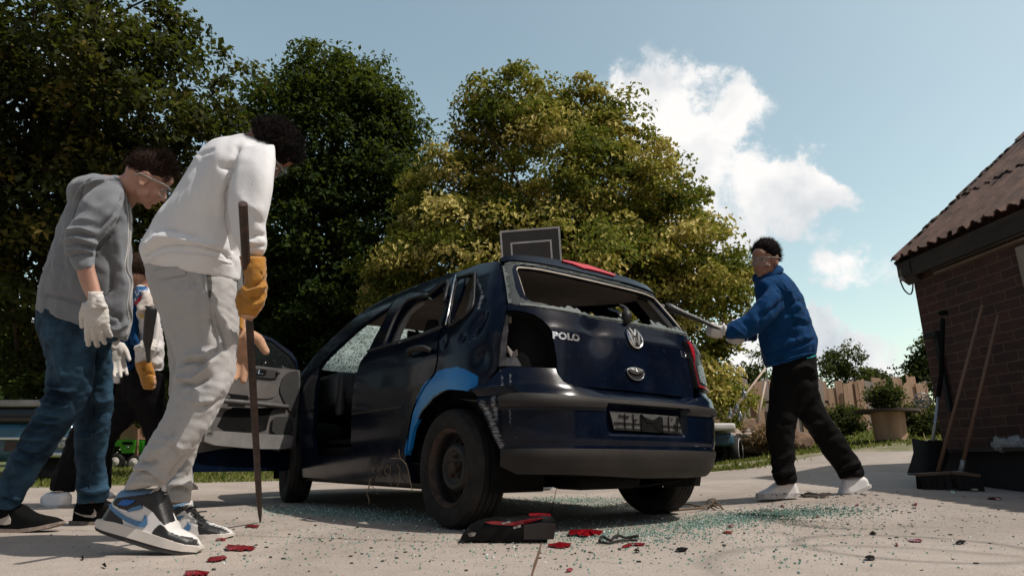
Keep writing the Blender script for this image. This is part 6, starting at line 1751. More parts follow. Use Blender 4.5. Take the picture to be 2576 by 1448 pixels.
m = MB(); loft_rungs(m, torso); wj, bw = garment('windbreaker', m, WJ, WB, .010, 4, [(K4((420, 975), (470, 985), (525, 985)), 4, -.01), (K4((300, 800), (400, 820), (500, 790)), 6, .006)], [(51, .005, .10, (1, 1, 1)), (53, .002, .04, (1, 1, 1))])
m = MB(); loft_rungs(m, armr); sl, bsl = garment('sleeve', m, cloth('beige_sleeve', (.50, .43, .38), .15), WB, .009, 2, [(K4((340, 470), (400, 430)), 4, -.008), (K4((330, 500), (400, 470)), 4, .008)], [(55, .003, .04, (1, 1, 1))]); sl.parent = wj; 
m = MB(); loft_rungs(m, arml); s2, _b = garment('sleeve', m, WJ, WB, .009, 2); s2.parent = wj
for s_ in (sl, s2): s_.location = (0, 0, 0)
patch('blue_yoke', bw, K4((280, 300), (385, 298), (400, 330), (330, 430), (272, 470), (270, 400)), BP, wj, .006, 6)
patch('red_stripe', bw, K4((272, 445), (330, 380), (362, 355), (365, 385), (330, 440), (274, 470)), cloth('red_stripe', (.38, .01, .02), .2), wj, .011, 6)
patch('yellow_patch', bw, K4((310, 520), (360, 500), (470, 500), (475, 560), (420, 575), (330, 560)), cloth('yellow_patch', (.60, .40, .14), .2), wj, .006, 6)
m = MB(); hc = W(*K4((318, 175))[0], f0 - .02); A, P = head_mesh(m, hc, vv(-.1, -.25, .95), vv(0, .96, .2), .98); m.tube([W(*K4((335, 320))[0], f0), W(*K4((330, 250))[0], f0), hc], [.075, .062, .055], 12)
loft_rungs(m, torso, shrink=.6); loft_rungs(m, armr, shrink=.6); loft_rungs(m, arml, shrink=.6)
lw1 = rungs(K2, (640, 260, 900, 300, f0, .14), (690, 400, 950, 420, f0, .14), (800, 540, 955, 560, 4.5, .11), (800, 640, 900, 660, 4.5, .09), (800, 780, 920, 780, 4.5, .08), (1000, 880, 1100, 880, 4.5, .07))
lw1 = rungs(K2, (690, 260, 950, 280, f0, .14), (700, 400, 952, 420, f0, .14), (790, 540, 965, 560, f0, .11), (860, 700, 1000, 700, f0, .09), (950, 840, 1090, 830, f0, .08), (1010, 930, 1125, 925, f0, .07))
lw2 = rungs(K2, (690, 260, 940, 280, 4.55, .13), (650, 420, 860, 430, 4.55, .12), (600, 540, 765, 565, 4.5, .10), (560, 650, 672, 660, 4.5, .09), (550, 780, 645, 780, 4.5, .085), (545, 930, 640, 930, 4.5, .08))
loft_rungs(m, lw1, shrink=.6); loft_rungs(m, lw2, shrink=.6); V, F = fuse(m, .009, 2); body = mobj('body', V, F, SKIN2, WB); eyes(P, A, body, .98)
roots, nr = scalp(P, A, 1600, 34, lambda f, l, u: u > -.45 and not (f > .5 and u < .5)); HR = strands('hair', roots, nr * .6 - A[2] * .3, .04, .003, HAIRB, body, 9, seg=3, jit=.2)
cap = MB(); cap.ball(P(-.016, 0, .036), np.array([.104, .084, .096]), A, 3); cap.obj('hair_mass', HAIRB, HR)
m = MB(); loft_rungs(m, lw1); loft_rungs(m, lw2); garment('trousers', m, BK2, WB, .011, 3, (), [(57, .004, .09, (1, 1, 1))])
trainer(K2, (1060, 940), (1128, 925), 4.5, [(1050, 940), (1052, 905), (1090, 898), (1122, 915), (1130, 935)], [(1048, 940), (1052, 905), (1090, 898), (1122, 915), (1132, 935)], [(1048, 934), (1132, 930), (1130, 948), (1048, 950)], WB)
trainer(K2, (570, 985), (650, 990), 4.52, [(560, 990), (562, 960), (620, 952), (648, 970), (655, 988)], [(558, 990), (562, 960), (620, 952), (648, 970), (657, 988)], [(558, 984), (656, 984), (655, 1000), (558, 1000)], WB)
m = MB(); loft_rungs(m, rungs(K4, (285, 930, 410, 905, 4.36, .055), (300, 985, 445, 975, 4.36, .052), (325, 1050, 462, 1050, 4.36, .05), (340, 1110, 466, 1110, 4.36, .045), (360, 1150, 445, 1155, 4.36, .035)))
g_, bg = garment('gauntlet', m, SUEDE, WB, .007, 2, [(K4((330, 1040), (400, 1020), (450, 1030)), 3, -.007), (K4((350, 1120), (400, 1130), (450, 1120)), 3, -.007)])
tri = MB(); seam(tri, bg, K4((352, 975), (372, 975), (363, 1005), (352, 975)), .0018, .001, k=1); tri.obj('triangle_mark', DARK, g_)
patch('gauntlet_palm', bg, K4((440, 1035), (462, 1045), (466, 1100), (455, 1140), (440, 1140), (446, 1080)), SUEDEP, g_, .002, 3)

BJ = empty('person', W(150, 1275, 4.55), 'person in royal blue work jacket with white shirt hem mostly hidden behind the hoodie man', 'person', 'people smashing the car')
f1 = 4.62
torso = rungs(K4, (60, 960, 286, 985, f1, .15), (60, 860, 288, 870, f1, .16), (60, 700, 290, 700, f1, .17), (50, 500, 300, 500, f1, .18), (40, 330, 270, 330, f1, .18), (60, 240, 240, 240, f1, .14), (100, 200, 200, 200, f1, .08))
a1 = rungs(K4, (220, 300, 290, 330, 4.5, .07), (235, 460, 322, 470, 4.44, .07), (232, 590, 322, 600, 4.42, .07), (230, 690, 320, 640, 4.4, .065), (262, 770, 305, 700, 4.36, .055), (320, 830, 335, 768, 4.32, .042))
shirt = rungs(K4, (75, 960, 205, 975, 4.56, .12), (78, 1030, 204, 1050, 4.56, .12), (80, 1090, 192, 1108, 4.56, .12))
tail = rungs(K4, (205, 960, 290, 960, 4.52, .08), (215, 1040, 262, 1040, 4.52, .05), (225, 1085, 250, 1085, 4.52, .03))
m = MB(); loft_rungs(m, torso); loft_rungs(m, a1); loft_rungs(m, tail); bj_, bb = garment('work_jacket', m, JKT, BJ, .010, 3, [(K4((240, 520), (300, 540), (320, 560)), 4, -.008), (K4((90, 900), (180, 920), (280, 930)), 4, -.006)], [(61, .005, .09, (1, 1, 1))])
m = MB(); loft_rungs(m, shirt); garment('shirt', m, WJ, BJ, .009, 2, (), [(63, .004, .06, (1, 1, 1))])
m = MB(); hc = W(*K4((150, 60))[0], f1); A, P = head_mesh(m, hc, vv(.5, -.35, .6), vv(.1, .95, .2), .98); m.tube([W(*K4((150, 230))[0], f1), hc], [.07, .055], 12)
loft_rungs(m, torso, shrink=.6); loft_rungs(m, a1, shrink=.6)
lb1 = rungs(K2, (500, 300, 710, 330, 4.6, .13), (480, 450, 690, 460, 4.6, .12), (400, 620, 640, 640, 4.58, .11), (340, 780, 600, 790, 4.55, .10), (290, 900, 450, 920, 4.52, .085), (285, 950, 430, 965, 4.5, .08))
lb2 = rungs(K2, (520, 300, 705, 330, 4.7, .12), (540, 600, 655, 600, 4.7, .10), (545, 800, 650, 800, 4.7, .09), (545, 940, 640, 940, 4.7, .08))
loft_rungs(m, lb1, shrink=.6); loft_rungs(m, lb2, shrink=.6); V, F = fuse(m, .009, 2); body = mobj('body', V, F, SKIN, BJ); eyes(P, A, body, .98)
cap = MB(); cap.ball(P(-.016, 0, .036), np.array([.104, .084, .096]), A, 3); cap.obj('hair', HAIRB, body)
m = MB(); loft_rungs(m, lb1); loft_rungs(m, lb2); garment('trousers', m, BK2, BJ, .011, 3, (), [(67, .004, .09, (1, 1, 1))])
m = MB(); hand_mesh(m, W(*K4((335, 805))[0], 4.30), vv(1, .25, -.1), vv(0, -.3, .95), 1.0, curl=(.95, 1.0, 1.0, 1.05), spread=.02, thumb=(.6, .8), side=1, fat=1.2, plen=.07); V, F = fuse(m, .0055, 2); mobj('white_glove', V, F, GLOVEW, BJ)
trainer(K2, (330, 1000), (310, 1052), 4.5, [(265, 1035), (272, 985), (300, 958), (385, 962), (390, 990), (378, 1040), (320, 1048)], [(263, 1035), (272, 985), (300, 958), (385, 962), (392, 990), (380, 1040)], [(250, 1030), (380, 1034), (370, 1060), (300, 1062), (252, 1048)], BJ)
trainer(K2, (560, 985), (640, 990), 4.7, [(560, 985), (562, 965), (620, 958), (648, 972), (655, 984)], [(558, 990), (562, 960), (620, 958), (648, 970), (657, 988)], [(558, 980), (656, 980), (655, 994), (558, 994)], BJ)
m = MB(); tb_ = [W(*K4(a)[0], 4.24) for a in ((428, 462), (410, 600), (395, 750), (398, 860), (402, 932))]
m.tube(smooth_path(tb_, 4), np.interp(np.linspace(0, 1, 17), [0, .5, .62, 1], [.040, .030, .018, .010]), 10); o = m.obj('club', mk('dark_club', (.02, .018, .017), .5, var=.4)); origin_to_base(o); tag(o, 'dark tapered club gripped upright by a white glove between the two nearest men', 'club')
# ---------------------------------------------------------------- trees and shrubs
def leaf_mat(name, stops, trans=.35):
    m = bpy.data.materials.new(name); m.use_nodes = True; nt = m.node_tree; nt.nodes.clear()
    out = _n(nt, 'ShaderNodeOutputMaterial'); t = attr(nt, 'tone'); c = ramp(nt, t, stops)
    df = _n(nt, 'ShaderNodeBsdfPrincipled'); nt.links.new(c, df.inputs['Base Color']); df.inputs['Roughness'].default_value = .7; df.inputs['Specular IOR Level'].default_value = .15
    tl = _n(nt, 'ShaderNodeBsdfTranslucent'); c2 = mixc(nt, .5, c, (.25, .30, .03)); nt.links.new(c2, tl.inputs[0])
    mx = _n(nt, 'ShaderNodeMixShader'); mx.inputs[0].default_value = trans
    nt.links.new(df.outputs[0], mx.inputs[1]); nt.links.new(tl.outputs[0], mx.inputs[2]); nt.links.new(mx.outputs[0], out.inputs[0])
    return m


LIND = leaf_mat('linden_leaves', [(0, (.032, .052, .009)), (.35, (.085, .11, .016)), (.55, (.19, .20, .030)), (.78, (.42, .35, .080)), (1, (.66, .54, .20))], .28)
OAK = leaf_mat('oak_leaves', [(0, (.010, .022, .005)), (.6, (.030, .056, .010)), (1, (.085, .11, .020))], .28)
MAPL = leaf_mat('maple_leaves', [(0, (.010, .014, .004)), (.55, (.034, .040, .009)), (.85, (.12, .095, .020)), (1, (.22, .15, .04))], .28)
SHRB = leaf_mat('shrub_leaves', [(0, (.012, .022, .006)), (.6, (.035, .055, .013)), (1, (.095, .10, .030))], .25)
BARK = mk('bark', (.085, .055, .038), .9, var=.5, scale=10, bmp=.8, bscale=25, bdist=.02, aniso=(1, 1, .25))


def leaves(r, C, rad, per, size, tone0, tones=.25, droop=.25, flat=.65, aspect=.62, cen=None):
    """C cluster centres, rad cluster radii -> quads and tone"""
    n = len(C) * per
    c = np.repeat(C, per, 0); rr = np.repeat(rad, per)
    d = r.randn(n, 3); d /= np.linalg.norm(d, axis=1, keepdims=True) + 1e-9
    d *= (r.rand(n) ** .45)[:, None]; d[:, 2] = d[:, 2] * flat
    p = c + d * rr[:, None]; p[:, 2] -= droop * rr * (d[:, 0] ** 2 + d[:, 1] ** 2)
    a = r.randn(n, 3) + d * 1.2; a[:, 2] -= .35; a /= np.linalg.norm(a, axis=1, keepdims=True)
    nn = r.randn(n, 3) * .55 + d * .5 + np.array([0, 0, 1.])
    if cen is not None: oc = c - cen; nn = nn + .7 * oc / (np.linalg.norm(oc, axis=1, keepdims=True) + 1e-9)
    b = np.cross(a, nn); b /= np.linalg.norm(b, axis=1, keepdims=True) + 1e-9
    s = size * (.6 + .8 * r.rand(n)); up = np.cross(b, a)
    base = p - a * (s * .5)[:, None]; tip = p + a * (s * .5)[:, None] - up * (s * .12)[:, None]
    l = p + b * (s * aspect * .5)[:, None] + up * (s * .10)[:, None]; q = p - b * (s * aspect * .5)[:, None] + up * (s * .10)[:, None]
    V = np.stack([base, l, tip, q], 1).reshape(-1, 3); F = np.arange(n * 4).reshape(-1, 4)
    tone = np.clip(np.repeat(tone0, per) + tones * r.randn(n), 0, 1)
    return V, F, tone


def crown_points(r, ells, ncl, hollow=.5, lumps=1.0):
    C = []; w = np.array([e[3] * e[4] for e in ells], float); w /= w.sum(); D = []
    for e, k in zip(ells, (w * ncl).astype(int)):
        px, py, f, rx, ry = e[:5]; c = W(px, py, f); sx = rx / FL * f; sy = ry / FL * f; sz = e[5] if len(e) > 5 else sx * .85
        v = r.randn(k, 3); v /= np.linalg.norm(v, axis=1, keepdims=True); t = hollow + (1 - hollow) * r.rand(k) ** .6
        lump = 1 + lumps * .16 * (np.sin(v @ np.array([5.1, 2.2, 3.3]) + px) + np.sin(v @ np.array([-2.7, 6.3, 4.1]) + py))
        t = t * lump
        C.append(c + (v[:, :1] * sx * CX + v[:, 1:2] * sy * np.array([0, 0, 1.]) + v[:, 2:] * sz * np.array([0, 1., 0])) * t[:, None]); D.append(t)
    return np.concatenate(C), np.concatenate(D)


def tree(name, label, cat, group, base, ells, ncl, per, crad, size, mat, seed, toneb=.45, tonev=.2, hollow=.5, trunk_r=.25, limbs=14, flat=.65, tones=.2, zmin=None, droop=.25, crown_h=None):
    r = np.random.RandomState(seed)
    base = np.array(base, float); base[2] = gz(base[0], base[1]) - .05
    e = empty(name, base, label, cat, group)
    C, t = crown_points(r, ells, ncl, hollow)
    zm = base[2] + .3 if zmin is None else zmin; C = C[C[:, 2] > zm]
    rad = crad * (.55 + .9 * r.rand(len(C))); tone0 = toneb + tonev * r.randn(len(C))
    V, F, tone = leaves(r, C, rad, per, size, tone0, tones, droop, flat, cen=C.mean(0))
    mobj('crown', V, F, mat, e, smooth=False, fattr={'tone': tone})
    cen = C.mean(0); top = C[:, 2].max(); m = MB(); th = (crown_h or (cen[2] + (top - cen[2]) * .35))
    tp = [base, base + (np.array([cen[0], cen[1], th]) - base) * .3 + r.randn(3) * [.15, .15, 0], base + (np.array([cen[0], cen[1], th]) - base) * .65 + r.randn(3) * [.2, .2, 0], np.array([cen[0], cen[1], th])]
    tp = smooth_path(tp, 5); m.tube(tp, np.interp(np.linspace(0, 1, len(tp)), [0, .08, .6, 1], [trunk_r * 1.35, trunk_r, trunk_r * .55, trunk_r * .2]), 10)
    idx = r.choice(len(C), min(limbs * 3, len(C)), replace=False)
    for k, i in enumerate(idx):
        s = tp[int(len(tp) * (.25 + .7 * r.rand())) - 1]; q = C[i]
        if k >= limbs: s = (s + C[idx[k % limbs]]) / 2
        mid = (s + q) / 2 + np.array([0, 0, .12 * np.linalg.norm(q - s)]) + r.randn(3) * .05 * np.linalg.norm(q - s)
        pp = smooth_path([s, mid, q], 4); m.tube(pp, np.linspace(trunk_r * (.32 if k < limbs else .14), trunk_r * .04, len(pp)), 6)
    m.obj('trunk', BARK, e)
    return e


GT = 'tall trees behind the yard'
bl = W(180, 1180, 11.5)
tree('maple_tree', 'tall dark leafy tree at the left, reaching out of the top', 'tree', GT, bl,
     [(120, 60, 9.5, 330, 250), (330, 260, 9.5, 270, 190), (470, 120, 9.6, 95, 110), (90, 420, 9.8, 330, 260), (420, 430, 9.8, 200, 170), (560, 290, 9.8, 70, 60), (120, 700, 10.2, 330, 260), (450, 640, 10.2, 190, 190), (560, 490, 10, 90, 120), (-150, 300, 9.8, 300, 400), (300, 880, 11, 350, 150)],
     820, 90, .42, .105, MAPL, 3, .36, .22, hollow=.35, trunk_r=.28, limbs=26, droop=.6, flat=.45, tones=.1)
tree('oak_tree', 'dark green oak standing between the maple and the linden, behind the sweatshirt man', 'tree', GT, W(820, 1180, 18.5),
     [(830, 330, 17, 195, 200), (820, 190, 17, 95, 70), (930, 260, 17, 80, 110), (700, 300, 17, 80, 130), (860, 600, 17, 230, 260), (1000, 330, 17, 60, 70), (700, 620, 17.5, 180, 220), (1020, 480, 17.2, 60, 100), (850, 820, 18, 260, 130)],
     900, 105, .62, .135, OAK, 5, .42, .18, hollow=.6, trunk_r=.38, limbs=18, flat=.45, tones=.1)
tree('linden_tree', 'broad rounded linden with yellow blossom behind the car and the backboard', 'tree', GT, W(1420, 1165, 15.5),
     [(1380, 470, 14.5, 250, 250), (1330, 240, 14.5, 75, 80), (1240, 300, 14.5, 90, 90), (1470, 270, 14.5, 95, 80), (1180, 560, 14.3, 180, 200), (1560, 520, 14.3, 180, 230), (1080, 700, 14, 150, 160), (1680, 640, 14, 150, 180), (1400, 740, 14, 400, 230), (1760, 800, 13.5, 100, 210), (1010, 760, 14, 80, 120), (1830, 700, 13.8, 60, 90), (1800, 960, 13.5, 60, 90)],
     1050, 135, .50, .112, LIND, 9, .64, .22, hollow=.66, trunk_r=.32, limbs=22, tones=.14, flat=.36, droop=.5)
# dark hedge trees closing the gap under the crowns
for i, (px, py, f, rx, ry) in enumerate(((60, 960, 17, 210, 160), (420, 950, 18, 230, 200), (760, 900, 19.5, 220, 200), (1120, 900, 20, 220, 190), (1500, 960, 20, 260, 170))):
    lb = ['lowest dark tree behind the blue parked car at the far left', 'dark tree filling the gap behind the two half hidden people', 'dark tree under the oak, above the open car door', 'dark tree seen behind the cracked windscreen under the linden', 'dark tree behind the tailgate under the linden'][i]
    tree('hedge_tree', lb, 'tree', 'dark trees under the tall crowns', W(px, 1165, f), [(px, py, f, rx, ry), (px - 60, py - 90, f, rx * .5, ry * .6), (px + 70, py - 60, f, rx * .5, ry * .6)], 330, 50, .5, .16, OAK, 20 + i, .3, .2, hollow=.35, trunk_r=.16, limbs=8)
GB = 'trees beyond the fence'
for i, a in enumerate((((1890, 945, 20, 50, 50), (1860, 980, 20, 40, 50), 'round dark tree beyond the fence between linden and blue jacket man'), ((2105, 915, 21, 62, 55), (2150, 945, 21, 40, 30), 'airy green tree beyond the fence right of the blue jacket man'),
                       ((2205, 955, 24, 30, 18), (2195, 948, 24, 18, 16), 'smallest tree, just showing over the middle of the fence'), ((2345, 900, 17, 45, 55), (2320, 950, 17, 45, 45), 'dark tree beside the brick barn corner'),
                       ((2290, 965, 22, 30, 14), (2260, 968, 22, 25, 10), 'low tree top over the right end of the fence'))):
    e1, e2, lb = a
    tree('background_tree', lb, 'tree', GB, W(e1[0], 1085, e1[2]), [e1, e2], 70 if i != 1 else 60, 46, .34, .11, SHRB, 40 + i, .5, .25, hollow=.2, trunk_r=.07, limbs=8, zmin=-1)
GS = 'shrubs in front of the fence'
for i, (px, py, f, rx, ry, n, lb) in enumerate(((2120, 1055, 11.5, 48, 45, 90, 'leafy shrub before the fence behind the blue jacket man'), (2330, 1055, 11, 60, 50, 90, 'dark shrub between the cable reel and the barn'), (2225, 995, 10.8, 40, 30, 60, 'loose green plant growing out of the cable reel top'),
                                               (1930, 1095, 11.5, 60, 22, 60, 'dry brown bush on the rubble heap behind the blue jacket man'), (1838, 1075, 12, 26, 45, 60, 'yellow green shrub right of the car rear, before the fence'))):
    r = np.random.RandomState(60 + i); b = W(px, py + ry, f); e = empty('shrub', b, lb, 'shrub', GS)
    C, _t = crown_points(r, [(px, py, f, rx, ry)], n, .1); V, F, tone = leaves(r, C, .16 * (.6 + .8 * r.rand(len(C))), 42, .055, .5 + .25 * r.randn(len(C)))
    mt = SHRB if i not in (3,) else leaf_mat('dry_stems', [(0, (.10, .055, .03)), (1, (.30, .19, .10))], .1)
    mobj('foliage', V, F, LIND if i == 4 else mt, e, smooth=False, fattr={'tone': tone}); m = MB()
    for k in range(7):
        q = C[r.randint(len(C))]; m.tube(smooth_path([b + r.randn(3) * .03, (b + q) / 2 + r.randn(3) * .04, q], 3), np.linspace(.012, .004, 7), 5)
    m.obj('stem', BARK, e)
# far woodland seen as one mass
r = np.random.RandomState(77); C = []
for k in range(900):
    x = -55 + 110 * r.rand(); C.append([x, 46 + 9 * r.rand(), .5 + r.rand() ** .8 * (5.2 if x < 6 else 1.8 + .6 * math.sin(x * .9))])
V, F, tone = leaves(r, np.array(C), 1.3 * (.6 + .8 * r.rand(len(C))), 34, .55, .35 + .2 * r.randn(len(C)))
o = mobj('far_woodland', V, F, OAK, smooth=False, fattr={'tone': tone}); tag(o, 'dark far woodland closing the view behind the trees', 'woodland', kind='stuff')
# grass blades and dry stalks near the yard edge
r = np.random.RandomState(5); n = 46000; X = np.concatenate([-9 + 12 * r.rand(n // 2), 2 + 10 * r.rand(n // 2)]); Y = edgeY(X) + r.rand(n) ** 1.7 * 8 - .25 * r.rand(n) * (r.rand(n) > .7)
dens_ = np.sin(X * 2.1 + np.sin(Y * 1.7) * 1.3) + np.sin(Y * 2.9 + X * .8) + r.randn(n) * .7 + (Y - edgeY(X)) * .9 - 1.4 * ((Y - edgeY(X)) < np.where(X > 1.5, 1.6, .5))
k = dens_ > .2; X, Y = X[k], Y[k]; n = len(X); Z = gz(X, Y); h = .02 + .045 * r.rand(n) * np.where(r.rand(n) > .97, 2.5, 1); a = r.rand(n) * 6.3; w = .006 + .006 * r.rand(n) + .0012 * Y * .5
B = np.stack([X, Y, Z - .01], 1); side = np.stack([np.cos(a), np.sin(a), 0 * a], 1) * w[:, None]; lean = np.stack([r.randn(n) * .3, r.randn(n) * .3, np.ones(n)], 1) * h[:, None]
V = np.stack([B - side, B + side, B + side * .6 + lean * .6, B - side * .2 + lean], 1).reshape(-1, 3)
o = mobj('grass', V, np.arange(n * 4).reshape(-1, 4), leaf_mat('grass_blades', [(0, (.07, .095, .018)), (.55, (.13, .16, .032)), (.8, (.22, .21, .06)), (1, (.36, .29, .14))], .3), smooth=False, fattr={'tone': np.clip(.5 + .28 * r.randn(n), 0, 1)}); tag(o, kind='stuff')
# ---------------------------------------------------------------- brick barn
Pc = W(2385, 1194, 5.9); wd = np.array([.09, -1, 0]); wd /= np.linalg.norm(wd); wn = np.array([-wd[1], wd[0], 0]) * -1     # wd: along the wall towards the camera, wn: out of the wall
up = np.array([0, 0, 1.])
if wn[0] > 0: wn = -wn
zb = Pc[2]


def brick_mat():
    m, nt, b, co, out = base_mat('old_brick')
    # project on the wall: along wd, and z
    sx = _n(nt, 'ShaderNodeSeparateXYZ'); nt.links.new(co, sx.inputs[0])
    u = math_(nt, 'ADD', math_(nt, 'MULTIPLY', sx.outputs[1], -1), math_(nt, 'MULTIPLY', sx.outputs[0], .85))
    wob_ = math_(nt, 'MULTIPLY', noise(nt, co, 2.5, 3), .03)
    cb = _n(nt, 'ShaderNodeCombineXYZ'); nt.links.new(u, cb.inputs[0]); nt.links.new(math_(nt, 'ADD', sx.outputs[2], wob_), cb.inputs[1])
    br = _n(nt, 'ShaderNodeTexBrick'); nt.links.new(cb.outputs[0], br.inputs['Vector'])
    br.inputs['Scale'].default_value = 1; br.inputs['Brick Width'].default_value = .27; br.inputs['Row Height'].default_value = .086; br.inputs['Mortar Size'].default_value = .0058; br.inputs['Mortar Smooth'].default_value = .3
    br.inputs['Color1'].default_value = (.10, .040, .028, 1); br.inputs['Color2'].default_value = (.050, .024, .018, 1); br.inputs['Mortar'].default_value = (.25, .155, .10, 1); br.inputs['Bias'].default_value = -.1
    n = noise(nt, co, 3, 8, .7); mo = ramp(nt, n, [(.40, (0, 0, 0)), (.62, (1, 1, 1))])
    c = mixc(nt, math_(nt, 'MULTIPLY', br.outputs['Fac'], math_(nt, 'SUBTRACT', .95, math_(nt, 'MULTIPLY', mo, .75))), mixc(nt, ramp(nt, noise(nt, co, 6, 7, .7), [(.3, (0, 0, 0)), (.7, (.8, .8, .8))]), br.outputs['Color'], (.032, .020, .017)), (.115, .072, .048))
    nt.links.new(c, b.inputs['Base Color']); b.inputs['Roughness'].default_value = .92
    h = math_(nt, 'ADD', math_(nt, 'MULTIPLY', br.outputs['Fac'], -1.0), math_(nt, 'MULTIPLY', noise(nt, co, 40, 5, .7), .5)); bump(nt, b, h, .8, .012)
    return m


BRK = brick_mat()
barn = empty('brick_barn', Pc, 'dark brick barn with corrugated brown roof at the right edge, its wall in shade', 'barn')
WH = 2.40
gp = [Pc, Pc + up * (WH - zb), Pc - wn * 2.2 + up * (WH - zb + 1.95), Pc - wn * 4.4 + up * (WH - zb), Pc - wn * 4.4]
m = MB(); L = 7.0
far = gp; near = [p + wd * L for p in gp]; k = len(gp)
m.add(np.array(far + near), [tuple(range(k))[::-1], tuple(range(k, 2 * k))] + [(i, (i + 1) % k, (i + 1) % k + k, i + k) for i in range(k)])
V, F = m.arr(); V[V[:, 2] < zb + .2] -= np.array([0, 0, .3]); mobj('brick_wall', V, F, BRK, barn, smooth=False)
# corrugated roof: short overlapping sheets
ROOF = mk('fibre_cement_roof', (.17, .098, .072), .9, var=.4, scale=5, col2=(.070, .042, .032), bmp=.5, bscale=60, bdist=.006); MOSS = mk('dark_moss', (.045, .032, .024), .95, bmp=.8, bscale=120)
E0 = Pc * [1, 1, 0] - wd * .05 + wn * .12 + up * 2.30; pr = R(40); rs = -wn * math.cos(pr) + up * math.sin(pr); rn = np.cross(wd, rs); rn = rn if rn[2] > 0 else -rn
r = np.random.RandomState(8)
for row in range(3):
    s0 = row * 1.12 - .0; nu = 420; nv = 9; V = []
    us = np.linspace(0, 7.2, nu); vs = np.linspace(0, 1.2, nv)
    for v in vs:
        w = .021 * np.cos(us * 2 * math.pi / .130); edge = (.012 * r.randn(nu) if v == 0 else 0)
        V.append(E0 + us[:, None] * wd + (s0 + v + edge)[..., None] * rs + (w + .018 * (1 - v / 1.2) + row * .002 + .03)[:, None] * rn if np.ndim(s0 + v + edge) else E0 + us[:, None] * wd + (s0 + v) * rs + (w + .018 * (1 - v / 1.2) + row * .002 + .03)[:, None] * rn)
    i = np.arange(nv - 1)[:, None] * nu + np.arange(nu - 1)[None]; F = np.stack([i, i + 1, i + 1 + nu, i + nu], -1).reshape(-1, 4)
    mobj('roof_sheet', np.concatenate(V), F, ROOF, barn, solid=.008)
m = MB()
for kx in range(110):      # moss cushions on laps and verge
    if kx < 60: u_, v_ = .0 + .03 * r.rand(), 3.2 * r.rand()
    elif kx < 120: u_, v_ = 3 * r.rand(), r.choice([1.12, 2.24]) + .03 * r.randn()
    else: u_, v_ = 2.5 * r.rand(), 2.5 * r.rand()
    p = E0 + wd * u_ + rs * v_ + rn * (.05 + .01 * r.rand()); s_ = .012 + .022 * r.rand(); m.ball(p, (s_ * 1.1, s_ * 2.4, s_ * .5), np.array([wd, rs, rn]), 1)
mo = m.obj('moss', MOSS, barn); tag(mo, kind='stuff')
WOODD = mk('weathered_beam', (.055, .040, .030), .85, var=.5, scale=6, aniso=(1, .2, 1), bmp=.5)
m = MB(); m.box(E0 + wd * 3.6 - up * .10 - wn * .03, (7.2, .035, .17), np.array([wd, wn, up])); m.obj('fascia_board', WOODD, barn, smooth=False)
m = MB(); bp = E0 - wd * .0 + rn * .0; m.box(bp + rs * 1.7 - rn * .045 - wd * .015, (.03, 3.4, .11), np.array([wd, rs, rn])); m.obj('verge_board', WOODD, barn, smooth=False)
m = MB(); m.poly([E0 + rs * .0 - up * .02, E0 - up * .16 + wn * .0, E0 - up * .24 - wn * .10, E0 - wn * .26 + up * .10], .18, wd * 1.0 ); m.obj('eave_end_board', WOODD, barn, smooth=False)
m = MB(); m.tube([Pc + wd * .30 + wn * .03 + up * (2.12 - zb), Pc + wd * 3 + wn * .03 + up * (2.135 - zb)], .011, 8); m.obj('conduit', mk('zinc_pipe', (.16, .16, .16), .4, metal=.6), barn)
m = MB(); m.box(Pc + wd * 1.8 + wn * .012 + up * (2.085 - zb), (3.0, .02, .022), np.array([wd, wn, up])); m.obj('batten', mk('pale_batten', (.22, .16, .11), .8), barn, smooth=False)
m = MB(); bx = Pc + wn * .10 - wd * .02 + up * (2.16 - zb); m.box(bx, (.05, .04, .12), np.array([wd, wn, up]), .006); m.obj('junction_box', mk('grey_box', (.36, .34, .31), .6), barn)
m = MB(); c0 = bx - up * .06; m.tube(smooth_path([c0 + wn * .03, c0 - up * .10 + wn * .0, c0 - up * .14 - wn * .06, c0 - up * .05 - wn * .10, c0 + up * .10 - wn * .11], 5), .007, 6); m.obj('cable', DARK, barn)
m = MB(); m.box(Pc + wd * 1.30 + wn * .015 + up * (1.86 - zb), (.16, .03, .34), np.array([wd, wn, up])); m.obj('window_reveal', mk('pale_render', (.30, .235, .18), .85), barn, smooth=False)
m = MB(); m.box(Pc + wd * .20 + wn * .03 + up * (1.14 - zb), (.05, .03, .75), np.array([wd, wn, up]), .005); m.box(Pc + wd * .17 + wn * .05 + up * (1.50 - zb), (.16, .06, .05), np.array([wd, wn, up]), .01); m.obj('wall_bracket', mk('black_iron', (.010, .010, .010), .7), barn)
BT = np.array([wd, wn, up])
# ledge with plastic bag
LP = gpt(2460, 1215)
le = empty('bench', Pc + wd * .9 + wn * .2, 'low dark bench along the foot of the barn wall with thin pale top', 'bench')
zt_ = W(2450, 1132, 5.35)[2]
m = MB(); m.box(Pc * [1, 1, 0] + wd * 1.83 + wn * .19 + up * zt_, (2.9, .34, .03), BT); m.obj('bench_top', WOODD, le, smooth=False)
m = MB(); m.box(Pc * [1, 1, 0] + wd * 1.70 + wn * .16 + up * (zt_ / 2 - .02), (3.1, .26, zt_ - .0), BT); m.obj('bench_front', mk('dark_plank', (.020, .016, .014), .9, bmp=.6), le, smooth=False)
m = MB(); r = np.random.RandomState(3); c = W(2545, 1118, 4.95); m.ball(c, (.13, .13, .05), BT, 4); V, F = m.arr(); F = np.array(F); V = V + vnorm(V, F) * (wobble(V, 3, .022, .07) + wobble(V, 8, .010, .03))[:, None]
